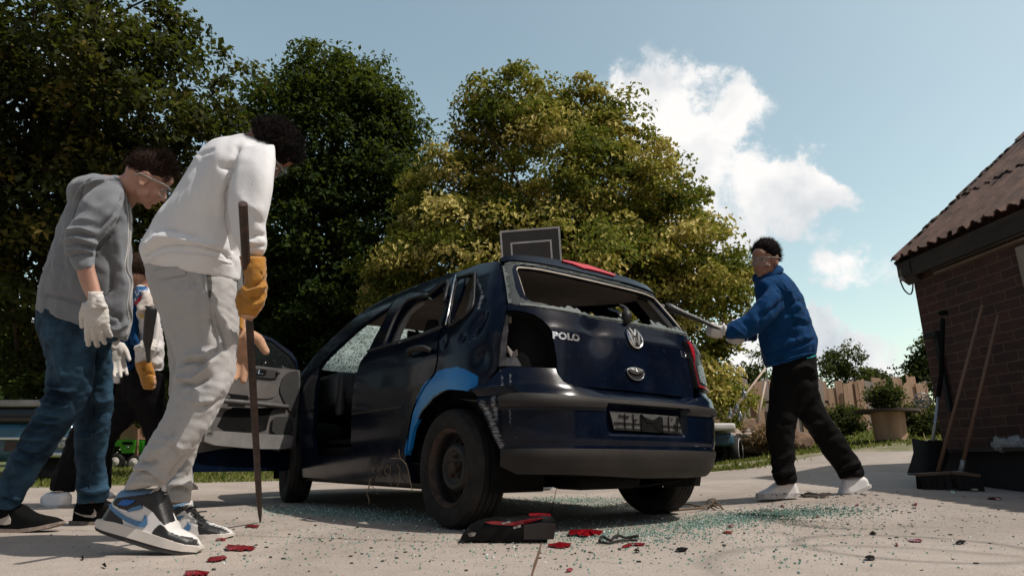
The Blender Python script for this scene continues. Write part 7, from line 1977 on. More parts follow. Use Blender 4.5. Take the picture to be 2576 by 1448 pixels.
o = mobj('plastic_bag', V, F, glass_mat('clear_film', (.55, .55, .54), .2, .45), smooth=True); origin_to_base(o); tag(o, 'crumpled clear plastic bag lying on the bench by the barn wall', 'plastic bag')
# brooms and snow shovel leaning on the wall
HANDLE = mk('ash_handle', (.20, .105, .06), .6, var=.35, scale=4, aniso=(1, 1, .15)); BRIS = mk('dark_bristle', (.022, .017, .014), .95, bmp=.9, bscale=200, bdist=.01); BWOOD = mk('broom_wood', (.19, .115, .07), .75, var=.4)


def broom(name, top, foot, fs, hl, hr, label, metal):
    f0_, f1_ = fs; T = W(*top, f1_); B = W(*foot, f0_); g_ = gz(B[0], B[1]); e = empty(name, [B[0], B[1], g_], label, 'broom', 'brooms leaning on the barn wall')
    m = MB(); m.tube([B, T], [.0145, .013], 10); m.obj('handle', HANDLE, e)
    a = W(*hl, f0_); b = W(*hr, f0_ * .995); c = (a + b) / 2; d = (b - a); ln = np.linalg.norm(d); d /= ln; n2 = np.cross(d, up); n2 /= np.linalg.norm(n2); u2 = np.cross(n2, d)
    m = MB(); m.box(c, (ln, .07, .026), np.array([d, n2, u2]), .008); m.obj('head', BWOOD, e)
    m = MB(); hgt = max(.04, c[2] - gz(c[0], c[1]) - .012)
    r = np.random.RandomState(int(ln * 1000)); nb = 420; P0 = c + (r.rand(nb, 1) - .5) * ln * .97 * d + (r.rand(nb, 1) - .5) * .064 * n2 - u2 * .012; sp = (P0 - c) @ n2
    P1_ = P0 - up * (hgt * (.9 + .12 * r.rand(nb)))[:, None] + n2 * (sp * .6 + .004 * r.randn(nb))[:, None]; s_ = d * .004
    V = np.stack([P0 - s_, P0 + s_, P1_ + s_, P1_ - s_], 1).reshape(-1, 3); mobj('bristles', V, np.arange(nb * 4).reshape(-1, 4), BRIS, e, smooth=False)
    m.box(c - u2 * .028, (ln * .96, .055, .035), np.array([d, n2, u2]), .006); m.obj('bristle_base', BRIS, e)
    if metal: m = MB(); m.tube([B, B + (T - B) * .075], .019, 10); m.box(B + u2 * .004, (.09, .05, .008), np.array([d, n2, u2])); m.obj('socket', mk('zinc', (.35, .35, .34), .4, metal=.7), e)


q5 = lambda cx, cy: (2232.7 + .391 * cx, 723 + .391 * cy)
broom('broom', q5(612, 112), q5(325, 1180), (4.95, 5.15), q5(188, 1203), q5(425, 1190), 'broom with thick pale handle, left of the two brooms on the barn wall', False)
broom('broom', q5(713, 180), q5(470, 1188), (4.9, 5.05), q5(405, 1190), q5(585, 1210), 'thinner broom with grey metal socket, right of the two on the wall', True)
fS = 5.35; B = W(*q5(250, 1190), fS); e = empty('snow_shovel', [B[0], B[1], gz(B[0], B[1])], 'black snow shovel with silver shaft standing at the barn corner', 'shovel')
bl_ = [q5(*p) for p in ((158, 975), (180, 972), (250, 985), (262, 978), (330, 978), (360, 1000), (385, 1060), (382, 1110), (350, 1170), (320, 1185), (240, 1192), (160, 1205), (130, 1195), (150, 1130), (168, 1060))]
Vt, Ft = tri2d(bl_, (), 8); cx_ = q5(260, 1090)
P_ = np.array([W(x, y, fS + .00003 * (x - cx_[0]) ** 2 - .0006 * (y - cx_[1])) for x, y in Vt]); mobj('blade', P_, Ft, mk('black_blade', (.012, .012, .012), .6), e, solid=.012)
m = MB(); m.tube([W(*q5(292, 985), fS - .02), W(*q5(328, 700), fS + .12)], .014, 10); m.obj('shaft', mk('aluminium_shaft', (.45, .46, .47), .35, metal=.7), e)
m = MB(); m.tube([W(*q5(328, 700), fS + .12), W(*q5(345, 560), fS + .15), W(*q5(352, 330), fS + .2), W(*q5(356, 200), fS + .25)], .019, 10); m.tube([W(*q5(330, 165), fS + .26), W(*q5(385, 160), fS + .24)], .02, 8); m.obj('grip', DARK, e)
m = MB(); m.poly([W(*q5(*p), fS - .03) for p in ((130, 1195), (240, 1192), (240, 1200), (160, 1207))], .01); m.obj('edge_strip', mk('worn_edge', (.3, .3, .3), .5, metal=.5), e, smooth=False)
# alloy wheel cover hanging from the barn corner
hc_ = W(*q5(222, 725), 7.2); m = MB(); n_ = (CAMP - hc_); n_ /= np.linalg.norm(n_); n_ = n_ * .9 + CX * .25; n_ /= np.linalg.norm(n_); u_, v_ = frame_for(n_); RR2 = .088
m.lathe(hc_, n_, [(0, RR2), (.012, RR2), (.012, RR2 * .86), (0, RR2 * .84)], 32, cap=False); m.lathe(hc_, n_, [(0, .02), (.014, .018), (.015, .001)], 14)
for a in np.linspace(0, 2 * math.pi, 9)[:-1]: m.tube([hc_ + n_ * .006 + (u_ * math.cos(a) + v_ * math.sin(a)) * .015, hc_ + n_ * .006 + (u_ * math.cos(a) + v_ * math.sin(a)) * RR2 * .9], .0085, 5)
m.tube([hc_ + up * RR2, hc_ + up * (RR2 + .12)], .002, 4)
m.tube([hc_ + up * (RR2 + .12), hc_ + up * (RR2 + .12) + CX * .6], .003, 4)
o = m.obj('hub_cap', mk('silver_hubcap', (.62, .60, .57), .35, metal=.5)); origin_to_base(o); tag(o, 'silver spoked hub cap hanging beside the barn corner', 'hub cap')

# ---------------------------------------------------------------- fence, reel, rubble, poles
FW = mk('raw_larch_board', (.50, .33, .22), .85, var=.25, scale=5, aniso=(1, 1, .2), bmp=.5, col2=(.34, .21, .14)); FG = mk('grey_board', (.40, .33, .29), .85, var=.3, scale=5, aniso=(1, 1, .2))
fe = empty('board_fence', W(2100, 1090, 16), 'fence of uneven raw wooden boards behind the lawn', 'fence')
r = np.random.RandomState(12); x = 1745; k = 0
tops = {1857: 978, 1885: 975, 1910: 972}
while x < 2345:
    wpx = 9 + 16 * r.rand(); f = 16 + .15 * r.randn(); topy = 985 - 30 * min(1, (x - 1745) / 330) + (13 * r.randn() if x > 2000 else 8 * r.randn()); topy = max(topy, 945) - 6
    if r.rand() < .15: topy += 14
    b = W(x + wpx / 2, 1102, f); b[2] = gz(b[0], b[1]) - .1; t = W(x + wpx / 2 + 3 * r.randn(), topy, f); t[1] = b[1]
    wid = wpx / FL * f; a2 = np.array([1, .0, 0]); lean = (t[0] - b[0]) * .5; hgt = t[2] - b[2]; m = MB(); cut = .04 * r.randn()
    P = [b + [-wid / 2, 0, 0], b + [wid / 2, 0, 0], b + [wid / 2 + lean + .01, 0, hgt + cut], b + [-wid / 2 + lean, 0, hgt - cut]]
    m.poly(P, .03, (0, 1, 0)); m.obj('board', FG if r.rand() < .12 else FW, fe, smooth=False); x += wpx * .93; k += 1
m = MB(); a, b = W(1745, 1010, 16.35), W(2345, 1010, 16.35); m.tube([a, b], .04, 6); m.obj('rail', BARK, fe)
re = empty('cable_reel', W(2232, 1106, 10.8), 'upright wooden cable reel used as planter before the fence', 'cable reel')
c = W(2232, 1040, 10.8); g_ = gz(c[0], c[1]); zt = W(2232, 1037, 10.8)[2]; m = MB(); m.lathe((c[0], c[1], g_), (0, 0, 1), [(0, .25), (.25, .255), (zt - g_, .26)], 26); m.obj('drum', FW, re, sharp=40)
m = MB(); m.lathe((c[0], c[1], zt), (0, 0, 1), [(0, .50), (.045, .50)], 30); m.obj('flange', mk('dark_flange', (.07, .05, .04), .9), re, sharp=40)
ru = empty('rubble_heap', W(1905, 1110, 11.6), 'heap of earth and stones behind the blue jacket man', 'rubble heap'); m = MB(); r = np.random.RandomState(2)
cc = W(1915, 1118, 12.2); m.ball(cc, (.95, .6, .42), np.eye(3), 4); V, F = m.arr(); F = np.array(F); V = V + vnorm(V, F) * (wobble(V, 3, .07, .5) + wobble(V, 5, .04, .15))[:, None]; mobj('earth', V, F, mk('brown_earth', (.20, .125, .075), .95, var=.5, scale=6, bmp=1, bscale=30, bdist=.03), ru)
for k in range(16):
    p = W(1800 + 190 * r.rand(), 1085 + 26 * r.rand(), 11.4 + .3 * r.rand()); m = MB(); s_ = .05 + .07 * r.rand(); m.ball(p, (s_, s_ * .8, s_ * .6), np.eye(3), 2); V, F = m.arr(); V = V + wobble(V, k, .012, .12)[:, None]; mobj('stone', V, F, mk('pale_stone', (.40, .32, .26), .9, var=.4), ru)
for lb, a, b, rr_ in (('pale peeled pole leaning steeply left behind the blue jacket man', (1830, 1050), (1926, 925), .024), ('pale peeled pole leaning almost upright behind the blue jacket man', (1905, 1062), (1926, 960), .024)):
    m = MB(); m.tube([W(*a, 11.5), W(*b, 12.2)], [rr_, rr_ * .75], 8); o = m.obj('wooden_pole', mk('peeled_wood', (.46, .36, .28), .8, var=.3)); origin_to_base(o); tag(o, lb, 'pole', 'poles behind the blue jacket man')
# clear bottles hanging on poles (shiny dots)
for i, (a, b) in enumerate(((1853, 1025), (1838, 1040), (1862, 1045), (1872, 990))):
    m = MB(); p = W(a, b, 11.4); m.lathe(p, (0, 0, 1), [(-.09, .03), (-.085, .04), (.03, .04), (.06, .014), (.09, .013)], 14); o = m.obj('bottle', SHARD); origin_to_base(o)
    tag(o, ['clear bottle lowest on the left leaning pole', 'clear bottle leftmost beside the leaning pole', 'clear bottle right of the leaning pole foot', 'clear bottle highest, near the pole middle'][i], 'bottle', 'clear bottles hung by the poles')

# ---------------------------------------------------------------- backboard
be = empty('backboard', W(1335, 1190, 10.5), 'grey basketball backboard with white outlines rising behind the car roof', 'backboard')
fb = 9.6; BB = mk('backboard_grey', (.055, .048, .047), .6, var=.1); BW = mk('white_line', (.66, .63, .60), .6)
cr = [W(1257, 581, fb), W(1408, 569, fb - .1), W(1414, 668, fb - .1), W(1261, 690, fb)]; ax_ = cr[1] - cr[0]; ax_ /= np.linalg.norm(ax_); dn = cr[3] - cr[0]; dn -= ax_ * np.dot(dn, ax_); hb_ = .68; wb_ = np.linalg.norm(cr[1] - cr[0]); dn /= np.linalg.norm(dn); nn_ = np.cross(ax_, dn); nn_ = nn_ if np.dot(nn_, CF) > 0 else -nn_
o_ = cr[0]; m = MB(); m.poly([o_, o_ + ax_ * wb_, o_ + ax_ * wb_ + dn * hb_, o_ + dn * hb_], .03, nn_); m.obj('board', BB, be, smooth=False)


def frm(x0, y0, x1, y1, t, d):
    m = MB()
    for a, b, c_, e_ in ((x0, y0, x1, y0 + t), (x0, y1 - t, x1, y1), (x0, y0 + t, x0 + t, y1 - t), (x1 - t, y0 + t, x1, y1 - t)):
        m.poly([o_ + ax_ * a + dn * b - nn_ * d, o_ + ax_ * c_ + dn * b - nn_ * d, o_ + ax_ * c_ + dn * e_ - nn_ * d, o_ + ax_ * a + dn * e_ - nn_ * d], d - .001, nn_)
    return m


frm(0, 0, wb_, hb_, .028, .006).obj('edge_frame', BW, be, smooth=False); frm(wb_ * .165, .19, wb_ * .85, .62, .026, .005).obj('target_square', BW, be, smooth=False)
ct = o_ + ax_ * wb_ / 2 + dn * hb_ * .7; m = MB(); pg = ct + nn_ * .25; m.tube([ct + nn_ * .03, pg], .04, 8); m.tube([pg, np.array([pg[0], pg[1], gz(pg[0], pg[1])])], .05, 10); m.obj('post', DARK, be)
m = MB(); rc = o_ + ax_ * wb_ / 2 + dn * (hb_ - .06) - nn_ * .26; m.tube([rc + .22 * (math.cos(a) * ax_ + math.sin(a) * nn_) for a in np.linspace(0, 2 * math.pi, 33)], .009, 6, cap=False); m.tube([rc + nn_ * .22, rc + nn_ * .26], .02, 6); m.obj('hoop', mk('orange_hoop', (.35, .06, .02), .5), be)

# ---------------------------------------------------------------- wrecked buggy at the right of the car
f = 11.5; bg_ = empty('parked_wreck', W(1800, 1165, f), 'blue and white car wreck with one wheel off, behind the bumper corner', 'car', 'cars standing in the background')
m = MB(); a = W(1735, 1060, f + .4); m.box(W(1765, 1078, f + .3), (.75, 1.6, .13), None, .04); m.obj('roof', mk('chalky_white', (.55, .52, .49), .6), bg_)
m = MB(); m.box(W(1755, 1108, f + .4), (.85, 1.7, .22), None, .06); m.box(W(1828, 1118, f + .3), (.20, .8, .16), None, .05); m.obj('body', mk('faded_blue', (.03, .10, .16), .5, col2=(.012, .02, .03), scale=5), bg_)
for (x, y, rr_, cvr) in ((1795, 1133, .29, False), (1852, 1135, .29, True)):
    m = MB(); c = W(x, y, f - .05); axw = vv(-.35, 0, -1) if not cvr else vv(.85, 0, -.5); axw = axw * [1, 1, 0]; m.lathe(c, axw, [(-.07, .17), (-.085, .24), (-.05, rr_), (.05, rr_), (.085, .24), (.07, .17), (.05, .16), (-.05, .16)], 32, closed=True); w_ = m.obj('tyre', RUB, bg_)
    m = MB(); m.lathe(c, axw, [(0, .17), (.02, .05), (.04, .04), (.04, .001)], 20)
    u_, v_ = frame_for(axw); 
    for a in np.linspace(0, 6.28, 6)[:-1]: m.tube([c + axw * .03, c + axw * .05 + (u_ * math.cos(a) + v_ * math.sin(a)) * .16], .022, 5)
    m.obj('rim', STEELW, w_)
    if cvr: m = MB(); m.lathe(c, axw, [(.06, .19), (.085, .205), (.088, .24), (.075, .245)], 32, cap=False); m.obj('white_wall', mk('white_ring', (.65, .63, .6), .5), w_)

# ---------------------------------------------------------------- left background: parked car, mower
f = 9.0; pc_ = empty('parked_car', W(60, 1150, f), 'old blue saloon with chrome bumper parked on the grass behind the jeans', 'car', 'cars standing in the background')
PB = mk('teal_paint', (.02, .10, .15), .3, col2=(.014, .055, .085), coat=.6, scale=3, bmp=.05)
bz = gz(*W(60, 1165, f)[:2]); cx0 = W(-30, 1100, f)
def bxp(x0, y0, x1, y1, f0_, dep, mat, name, bev=.04):
    a = W(x0, y0, f0_); b = W(x1, y1, f0_); m = MB(); c = (a + b) / 2 + np.array([0, dep / 2, 0]); m.box(c, (abs(b[0] - a[0]), dep, abs(a[2] - b[2])), None, bev); return m.obj(name, mat, pc_)


bxp(-380, 1062, 175, 1160, f, .5, PB, 'body', .10); bxp(-380, 1022, 120, 1066, f + .1, .4, mk('dark_windows', (.008, .010, .012), .12), 'windows', .05); bxp(-380, 1004, 110, 1022, f + .1, .4, mk('chalky_white2', (.34, .32, .30), .5), 'roof', .03)
bxp(-380, 1098, 178, 1106, f - .03, .05, CHROME, 'chrome_trim', .01); bxp(10, 1108, 60, 1134, f - .02, .04, mk('brown_grille', (.07, .04, .03), .6), 'grille', .01); bxp(120, 1094, 178, 1128, f - .03, .06, SHARD, 'headlight', .02); bxp(100, 1134, 182, 1150, f - .08, .1, CHROME, 'bumper', .03); bxp(105, 1150, 178, 1160, f - .06, .1, DARK, 'valance', .02)
for x in (-250, 140):
    m = MB(); c = W(x, 1160, f + .1); c[2] = gz(c[0], c[1]) + .30; m.lathe(c, (0, -1, 0), [(-.09, .18), (-.09, .28), (-.05, .30), (.05, .30), (.09, .28), (.09, .18), (.03, .15), (.03, .001)], 28); m.obj('wheel', RUB, pc_)
f = 14.5; mo_ = empty('ride_on_mower', W(300, 1172, f), 'small bright green ride-on mower with wooden crate on the grass', 'mower'); GRN = mk('mower_green', (.05, .36, .02), .35, coat=.4, var=.15)
k7 = crop(.449, 0, 943.2)       # from the detail crop of the lower left
kk7 = lambda cx, cy: k7((cx / 1559 * 1000, cy / 1559 * 1000))[0]
g7 = lambda cx, cy: (cx * .2824, 943.4 + cy * .2824)
m = MB(); P = [W(*g7(*p), f) for p in ((1050, 572), (1205, 575), (1185, 690), (1085, 695), (1065, 630), (1020, 632), (1030, 600))]; m.poly(P, .42, (0, 1, 0)); m.obj('bonnet', GRN, mo_, smooth=False)
m = MB(); P = [W(*g7(*p), f - .01) for p in ((1085, 592), (1182, 592), (1178, 618), (1095, 618))]; m.poly(P, .02, (0, 1, 0)); m.obj('grille', DARK, mo_, smooth=False)
m = MB(); m.ball(W(*g7(1140, 640), f - .01), .035, None, 2); m.obj('headlight', SHARD, mo_)
m = MB(); P = [W(*g7(*p), f + .1) for p in ((1110, 440), (1225, 430), (1228, 570), (1060, 570))]; m.poly(P, .4, (0, 1, 0)); P = [W(*g7(*p), f + .05) for p in ((1190, 560), (1226, 560), (1222, 735), (1195, 730))]; m.poly(P, .05, (0, 1, 0)); m.obj('crate', mk('plywood', (.30, .17, .11), .85), mo_, smooth=False)
m = MB(); m.box(W(*g7(1090, 725), f + .2), (.75, .4, .16), None, .03); m.obj('chassis', DARK, mo_)
for (x, y, s_) in ((1035, 768, .185), (1200, 775, .16)):
    m = MB(); c = W(*g7(x, y), f - .05); m.lathe(c, (0, -1, 0), [(-.07, .10), (-.07, s_ * .95), (-.03, s_), (.04, s_), (.07, s_ * .9), (.06, .11), (.03, .10)], 26); wt = m.obj('tyre', RUB, mo_); m = MB(); m.lathe(c, (0, -1, 0), [(.03, .11), (.06, .10), (.04, .03), (.06, .02), (.06, .001)], 20); m.obj('rim', mk('cream_rim', (.55, .50, .45), .5), wt)
m = MB(); P = [W(*g7(*p), f + .3) for p in ((540, 555), (600, 515), (625, 515), (560, 560))]; m.poly(P, .3, (0, 1, 0)); m.box(W(*g7(575, 600), f + .4), (.18, .3, .4), None, .03); m.obj('rear_cover', GRN, mo_, smooth=False)
# ---------------------------------------------------------------- things on the ground
q2 = crop(.427 / 1.59, 1800 / 1.59, 1800 / 1.59)     # crop of the ground before the car
# broken tail light unit
tlp = gpt(*q2((520, 860))[0]); fT = float(proj(tlp)[2]); te = empty('broken_tail_light', tlp, 'broken black tail light unit with red lens edge lying before the rear wheel', 'tail light')
Q = lambda *p: [W(*a, fT) for a in q2(*p)]


def slab(name, pts, thick, mat, df=0., bev=False):
    m = MB(); P = [np.array(p) + CF * df for p in Q(*pts)]; m.poly(P, thick, (CF * [1, 1, 0])); return m.obj(name, mat, te, smooth=False)


HOUS = mk('lamp_housing', (.006, .006, .006), .5, var=.4, spec=.15, bmp=.3, bscale=80)
V2, F2 = tri2d(q2((100, 820), (120, 780), (180, 710), (260, 672), (330, 650), (420, 640), (590, 640), (740, 622), (860, 612), (960, 618), (985, 650), (975, 740), (955, 790), (915, 800), (905, 850), (860, 850), (690, 870), (600, 880), (480, 862), (380, 835), (310, 845), (240, 830), (180, 838), (110, 838)), (), 9)
d_ = pdist(V2, q2((180, 710), (260, 672), (330, 650), (590, 640), (860, 612), (960, 618)))
P_ = np.array([W(x, y, fT) for x, y in V2]); fr = P_ - (CF * [1, 1, 0]) * (.030 * np.sqrt(np.clip(d_ / 40, 0, 1)))[:, None]; bk_ = P_ + (CF * [1, 1, 0]) * .10
from collections import Counter
_c = Counter(tuple(sorted((f_[i], f_[(i + 1) % 3]))) for f_ in F2 for i in range(3)); n_ = len(V2)
mobj('housing', np.concatenate([fr, bk_]), [tuple(f_) for f_ in F2] + [(f_[2] + n_, f_[1] + n_, f_[0] + n_) for f_ in F2] + [(a, b, b + n_, a + n_) for (a, b), k in _c.items() if k == 1], HOUS, te, sharp=40)
slab('grey_side_panel', [(690, 660), (850, 640), (985, 650), (965, 790), (850, 790), (690, 790)], .01, mk('dusty_panel', (.030, .027, .025), .55, bmp=.3), -.045)
slab('red_lens', [(330, 655), (400, 645), (590, 655), (740, 625), (870, 612), (875, 618), (745, 656), (600, 690), (590, 684), (400, 676)], .05, REDP, -.02)
slab('red_lens', [(740, 596), (830, 593), (945, 600), (945, 616), (820, 614), (745, 618)], .05, REDP, .0)
slab('chrome_bit', [(480, 648), (560, 630), (570, 645), (500, 660)], .02, SHARD, -.035)
slab('chrome_bit', [(590, 680), (660, 655), (665, 675), (600, 695)], .02, SHARD, -.045)
slab('clear_window', [(170, 740), (215, 728), (250, 735), (235, 765), (190, 770)], .01, SHARD, -.04)
m = MB()
for p in ((330, 835), (345, 850), (640, 880), (680, 875), (780, 860), (800, 855), (860, 850), (890, 860)):
    a = Q(p)[0]; m.tube([a + up * .03, a - up * .004], [.006, .003], 6)
m.obj('mounting_lug', HOUS, te)

# red plastic shards, each a thing
r = np.random.RandomState(21)
K3b = crop(1596 / 2304 / 1.59, 2500 / 1.59, 1300 / 1.59)


REDS = mk('red_shard_plastic', (.24, .006, .012), .2, var=.5, scale=60, coat=.3, bmp=.5)


def shard(pts, label, mat=REDS, lift=.004, hgt=.008, seed=0, name='red_shard', cat='plastic shard', group='red plastic shards on the concrete'):
    rr = np.random.RandomState(seed); pd_ = dens(pts, 6); pd_ = pd_ + rr.randn(len(pd_), 2) * [1.6, .55]; G = [gpt(*p) for p in pd_]; c = np.mean(G, 0); n = len(G); V = [c + up * (hgt + .004)]; V += [g_ + up * (lift + hgt * .6 * rr.rand()) for g_ in G]
    F = [(0, i + 1, (i + 1) % n + 1) for i in range(n)]
    o = mobj(name, V, F, mat, smooth=False); s = o.modifiers.new('solid', 'SOLIDIFY'); s.thickness = .0025; s.offset = 1; origin_to_base(o); tag(o, label, cat, group); return o


shard(q2((1105, 790), (1150, 772), (1200, 785), (1230, 776), (1290, 786), (1440, 772), (1330, 795), (1420, 805), (1300, 812), (1250, 822), (1190, 808), (1110, 812)), 'largest spiky red shard right of the broken tail light', hgt=.022, seed=1)
shard(q2((920, 905), (960, 885), (1050, 880), (1140, 888), (1135, 905), (1060, 922), (960, 915)), 'long oval red shard just below the broken tail light', hgt=.012, seed=2)
shard(q2((1600, 915), (1680, 885), (1820, 880), (1822, 900), (1740, 895), (1650, 918)), 'curved red and pale strip right of the black cable bit', hgt=.008, seed=3)
shard(q2((1090, 1135), (1150, 1128), (1152, 1138), (1095, 1146)), 'small flat red shard nearest the picture bottom right of the joint', seed=4)
shard(K2((1295, 1290), (1310, 1275), (1390, 1278), (1477, 1290), (1460, 1302), (1380, 1307), (1300, 1302)), 'long red shard in front of the sneaker toe', hgt=.010, seed=5)
shard(K2((1195, 1360), (1220, 1350), (1300, 1338), (1308, 1355), (1250, 1370), (1200, 1370)), 'red shard left of and below the long one by the sneaker', hgt=.010, seed=6)
shard(K2((1410, 1163), (1440, 1156), (1497, 1160), (1490, 1170), (1425, 1170)), 'oval red shard beside the bar tip', seed=7)
shard(K2((1245, 1240), (1275, 1236), (1310, 1242), (1300, 1246), (1250, 1246)), 'thin red shard under the far sneaker toe', seed=8)
shard(K2((1070, 1436), (1140, 1432), (1205, 1440), (1195, 1455), (1060, 1455)), 'red shard cut by the bottom edge of the picture', hgt=.012, seed=9)
lbs = ['red shard between the white shoe and the tail of the car', 'small red shard below the front white shoe', 'bright red shard in the glass patch right of the car', 'ribbed red shard far right on the open concrete', 'tiny red chip near the ring mark', 'small red chip right of the rear white shoe', 'red chip in the shade line of the barn', 'dark red strip at the right edge in the shade', 'red chip under the blue jacket man', 'tiny red chip left of the ring mark']
for i, (x, y, w_) in enumerate(((810, 1070, 36), (910, 1048, 14), (590, 1200, 30), (1675, 1249, 46), (1570, 1272, 8), (1675, 1037, 12), (1340, 1040, 14), (2130, 1003, 40), (610, 1165, 20), (1110, 1106, 14))):
    shard(K3b((x - w_, y), (x - w_ * .4, y - 6), (x + w_, y - 5), (x + w_ * .9, y + 5), (x - w_ * .3, y + 6)), lbs[i], seed=30 + i)
# black cable bit and dark fragments
m = MB(); a = [gpt(*p) for p in q2((1400, 875), (1430, 860), (1500, 868), (1570, 850), (1660, 845), (1770, 850))]; m.tube(smooth_path([p + up * (.012 + .01 * (i % 2)) for i, p in enumerate(a)], 4), .006, 8)
a = [gpt(*p) for p in q2((1400, 880), (1480, 885), (1560, 870), (1650, 858), (1760, 860))]; m.tube(smooth_path([p + up * .008 for p in a], 4), .005, 8)
o = m.obj('rubber_strip', PLAST); origin_to_base(o); tag(o, 'bent black rubber strip right of the oval red shard', 'rubber strip')
GL = 'dark plastic fragments on the concrete'
for i, (k_, x, y, w_, lb) in enumerate(((q2, 2170, 946, 48, 'dark bar shaped fragment right of the rubber strip'), (q2, 1750, 958, 26, 'dark fragment right below the rubber strip'), (K3b, 1940, 1261, 28, 'dark lump right of the ribbed red shard'), (K3b, 1418, 1354, 24, 'dark bar inside the faint tyre ring'),
                                        (K3b, 1435, 1206, 20, 'dark fragment above the tyre ring'), (K3b, 325, 1305, 30, 'dark bar near the bottom middle'), (K2, 600, 1400, 12, 'dark pebble sized fragment below the near sneaker'), (K2, 475, 1354, 6, 'smallest dark bit left below the near sneaker'))):
    shard(k_((x - w_, y + 3), (x - w_, y - 5), (x + w_, y - 6), (x + w_, y + 3), (x, y + 6)), lb, DARK, .004, .012, 60 + i, 'plastic_fragment', 'plastic fragment', GL)
# number plate light / mirror cap behind the car, twisted bracket
m = MB(); p = gpt(1355, 1232); m.ball(p + up * .03, (.14, .08, .035), None, 3); o = m.obj('mirror_cap', mk('silver_cap', (.30, .32, .36), .3, metal=.3)); origin_to_base(o); tag(o, 'silver mirror cap lying on the concrete behind the car underbody', 'mirror cap')
m = MB(); p = gpt(*K2((690 / .4357 * 1, 1053))[0]) if False else gpt(701, 1277); r = np.random.RandomState(3)
V = []
m.poly([p + np.array([-.05, 0, .01]), p + np.array([.0, .01, .03]), p + np.array([.06, .0, .02]), p + np.array([.04, -.02, .005]), p + np.array([-.03, -.02, .005])], .006, (0, 0, 1)); o = m.obj('metal_scrap', SHARD, smooth=False); origin_to_base(o); tag(o, 'crumpled bright metal scrap beside the front wheel', 'scrap')
m = MB(); rt = [q2(*[p])[0] for p in ((2050, 600), (2200, 585), (2350, 570), (2440, 540), (2480, 520), (2540, 545))]; G = [gpt(*p) for p in rt]
m.tube(smooth_path([g_ + up * .02 for g_ in G], 4), .007, 6)
G = [gpt(*p) for p in q2((2120, 545), (2250, 535), (2330, 555), (2430, 545))]; m.tube(smooth_path([g_ + up * .02 for g_ in G], 4), .006, 6)
a, b = gpt(*q2((2420, 545))[0]), gpt(*q2((2490, 560))[0]); m.tube(smooth_path([a, a + up * .05 + CX * .0, a + up * .06 + CX * .05, b + up * .05 - CX * .02, b + up * .02], 3), .005, 6); m.tube(smooth_path([b, b + up * .02 - CX * .03, b + up * .03 + CX * .02, b + CX * .05], 3), .006, 6)
o = m.obj('dry_root_tangle', mk('root_brown', (.13, .085, .05), .9)); origin_to_base(o); tag(o, 'tangle of dry roots and wire beside the right rear tyre', 'roots')
# crumbs of green safety glass: far too many to count
r = np.random.RandomState(9)


def scatter(n, zones, size, seed):
    r = np.random.RandomState(seed); P = []
    for (x0, y0, sx, sy, wgt, tilt) in zones:
        k = int(n * wgt); a = r.randn(k, 2); px = x0 + a[:, 0] * sx; py = y0 + a[:, 1] * sy + tilt * a[:, 0] * sx; P += [(x, y) for x, y in zip(px, py) if y > 1235]
    P = np.array(P); d = np.array([raydir(x, y) for x, y in P]); t = (-CH + .0) / np.minimum(d[:, 2], -1e-3)
    Q_ = CAMP + d * t[:, None]
    for _ in range(3): z = gz(Q_[:, 0], Q_[:, 1]); t = (z - CH) / np.minimum(d[:, 2], -1e-3); Q_ = CAMP + d * t[:, None]
    ok = (Q_[:, 1] < 9) & (Q_[:, 1] > .5); return Q_[ok]


zones = [(1420, 1258, 110, 5, .14, 0), (1500, 1272, 70, 4, .06, 0), (860, 1288, 90, 7, .14, .03), (1000, 1305, 70, 5, .05, 0), (730, 1282, 45, 7, .05, 0), (1900, 1296, 90, 7, .16, -.05), (2030, 1290, 90, 10, .08, -.03), (1760, 1318, 80, 8, .08, -.05), (1560, 1345, 120, 10, .06, 0), (1650, 1330, 200, 22, .05, -.05), (1900, 1340, 300, 40, .05, 0), (900, 1340, 300, 35, .05, 0), (1500, 1400, 500, 40, .015, 0)]
Q_ = scatter(23000, zones, .006, 4); n = len(Q_); s = (.0012 + .0026 * r.rand(n) ** 3); A_ = r.rand(n) * 6.3
ca, sa = np.cos(A_), np.sin(A_); corners = [(-1, -1), (1, -1), (1, 1), (-1, 1)]
V = []
for zz in (0, 1):
    for (x, y) in corners:
        V.append(np.stack([Q_[:, 0] + s * (x * ca - y * sa) * (1 - .25 * zz), Q_[:, 1] + s * (x * sa + y * ca) * (1 - .25 * zz), Q_[:, 2] + .001 + zz * s * (1.0 + .6 * r.rand(n))], 1))
V = np.stack(V, 1).reshape(-1, 3); b0 = np.arange(n)[:, None] * 8
F = np.concatenate([b0 + np.array(f_) for f_ in ((4, 5, 6, 7), (0, 1, 5, 4), (1, 2, 6, 5), (2, 3, 7, 6), (3, 0, 4, 7))], 0)
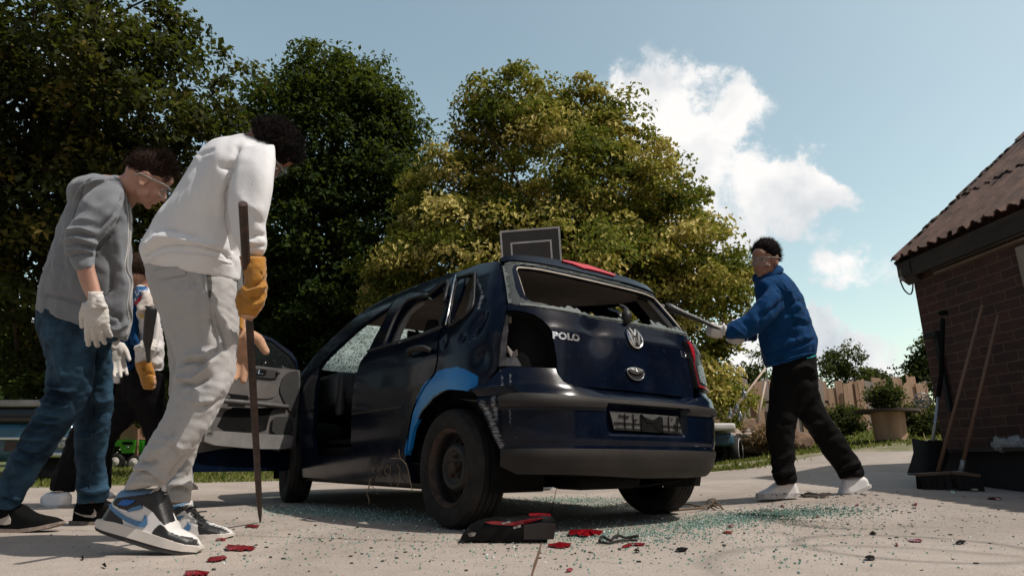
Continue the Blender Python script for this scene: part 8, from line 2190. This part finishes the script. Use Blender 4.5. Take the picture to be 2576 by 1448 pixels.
gm = bpy.data.materials.new('green_glass_crumbs'); gm.use_nodes = True; nt = gm.node_tree; b = [x for x in nt.nodes if x.type == 'BSDF_PRINCIPLED'][0]
t = attr(nt, 'tone'); nt.links.new(ramp(nt, t, [(0, (.06, .13, .10)), (.6, (.17, .32, .26)), (.9, (.34, .50, .43)), (1, (.85, .9, .85))]), b.inputs['Base Color']); b.inputs['Roughness'].default_value = .15; b.inputs['Specular IOR Level'].default_value = .8
tone = np.tile(np.clip(.5 + .28 * r.randn(n), 0, 1), 5)
o = mobj('glass_crumbs', V, F, gm, smooth=False, fattr={'tone': tone}); tag(o, kind='stuff')
Q_ = scatter(1700, [(1700, 1330, 500, 40, .4, -.03), (2100, 1290, 200, 20, .25, 0), (900, 1340, 350, 40, .2, 0), (2050, 1245, 80, 4, .1, 0), (1400, 1400, 500, 30, .05, 0)], .006, 14); n = len(Q_); m_ = []
s = .0012 + .0036 * r.rand(n) ** 5; A_ = r.rand(n) * 6.3; ca, sa = np.cos(A_), np.sin(A_); V = []
for zz in (0, 1):
    for (x, y) in corners: V.append(np.stack([Q_[:, 0] + s * (x * 1.6 * ca - y * sa), Q_[:, 1] + s * (x * 1.6 * sa + y * ca), Q_[:, 2] + .001 + zz * s * .9], 1))
V = np.stack(V, 1).reshape(-1, 3); b0 = np.arange(n)[:, None] * 8; F = np.concatenate([b0 + np.array(f_) for f_ in ((4, 5, 6, 7), (0, 1, 5, 4), (1, 2, 6, 5), (2, 3, 7, 6), (3, 0, 4, 7))], 0)
o = mobj('dark_grit', V, F, mk('grit', (.05, .042, .036), .8, col2=(.03, .045, .035)), smooth=False); tag(o, kind='stuff')
# clods of earth by the rear white shoe
m = MB(); r = np.random.RandomState(6)
for k in range(40):
    p = gpt(2050 + 26 * r.randn(), 1246 + 2.5 * r.randn()); s_ = .006 + .018 * r.rand(); m.ball(p + up * s_ * .2, (s_ * 1.8, s_, s_ * .6), None, 1)
o = m.obj('earth_clods', mk('dark_earth', (.06, .04, .028), .95), smooth=False); tag(o, kind='stuff')
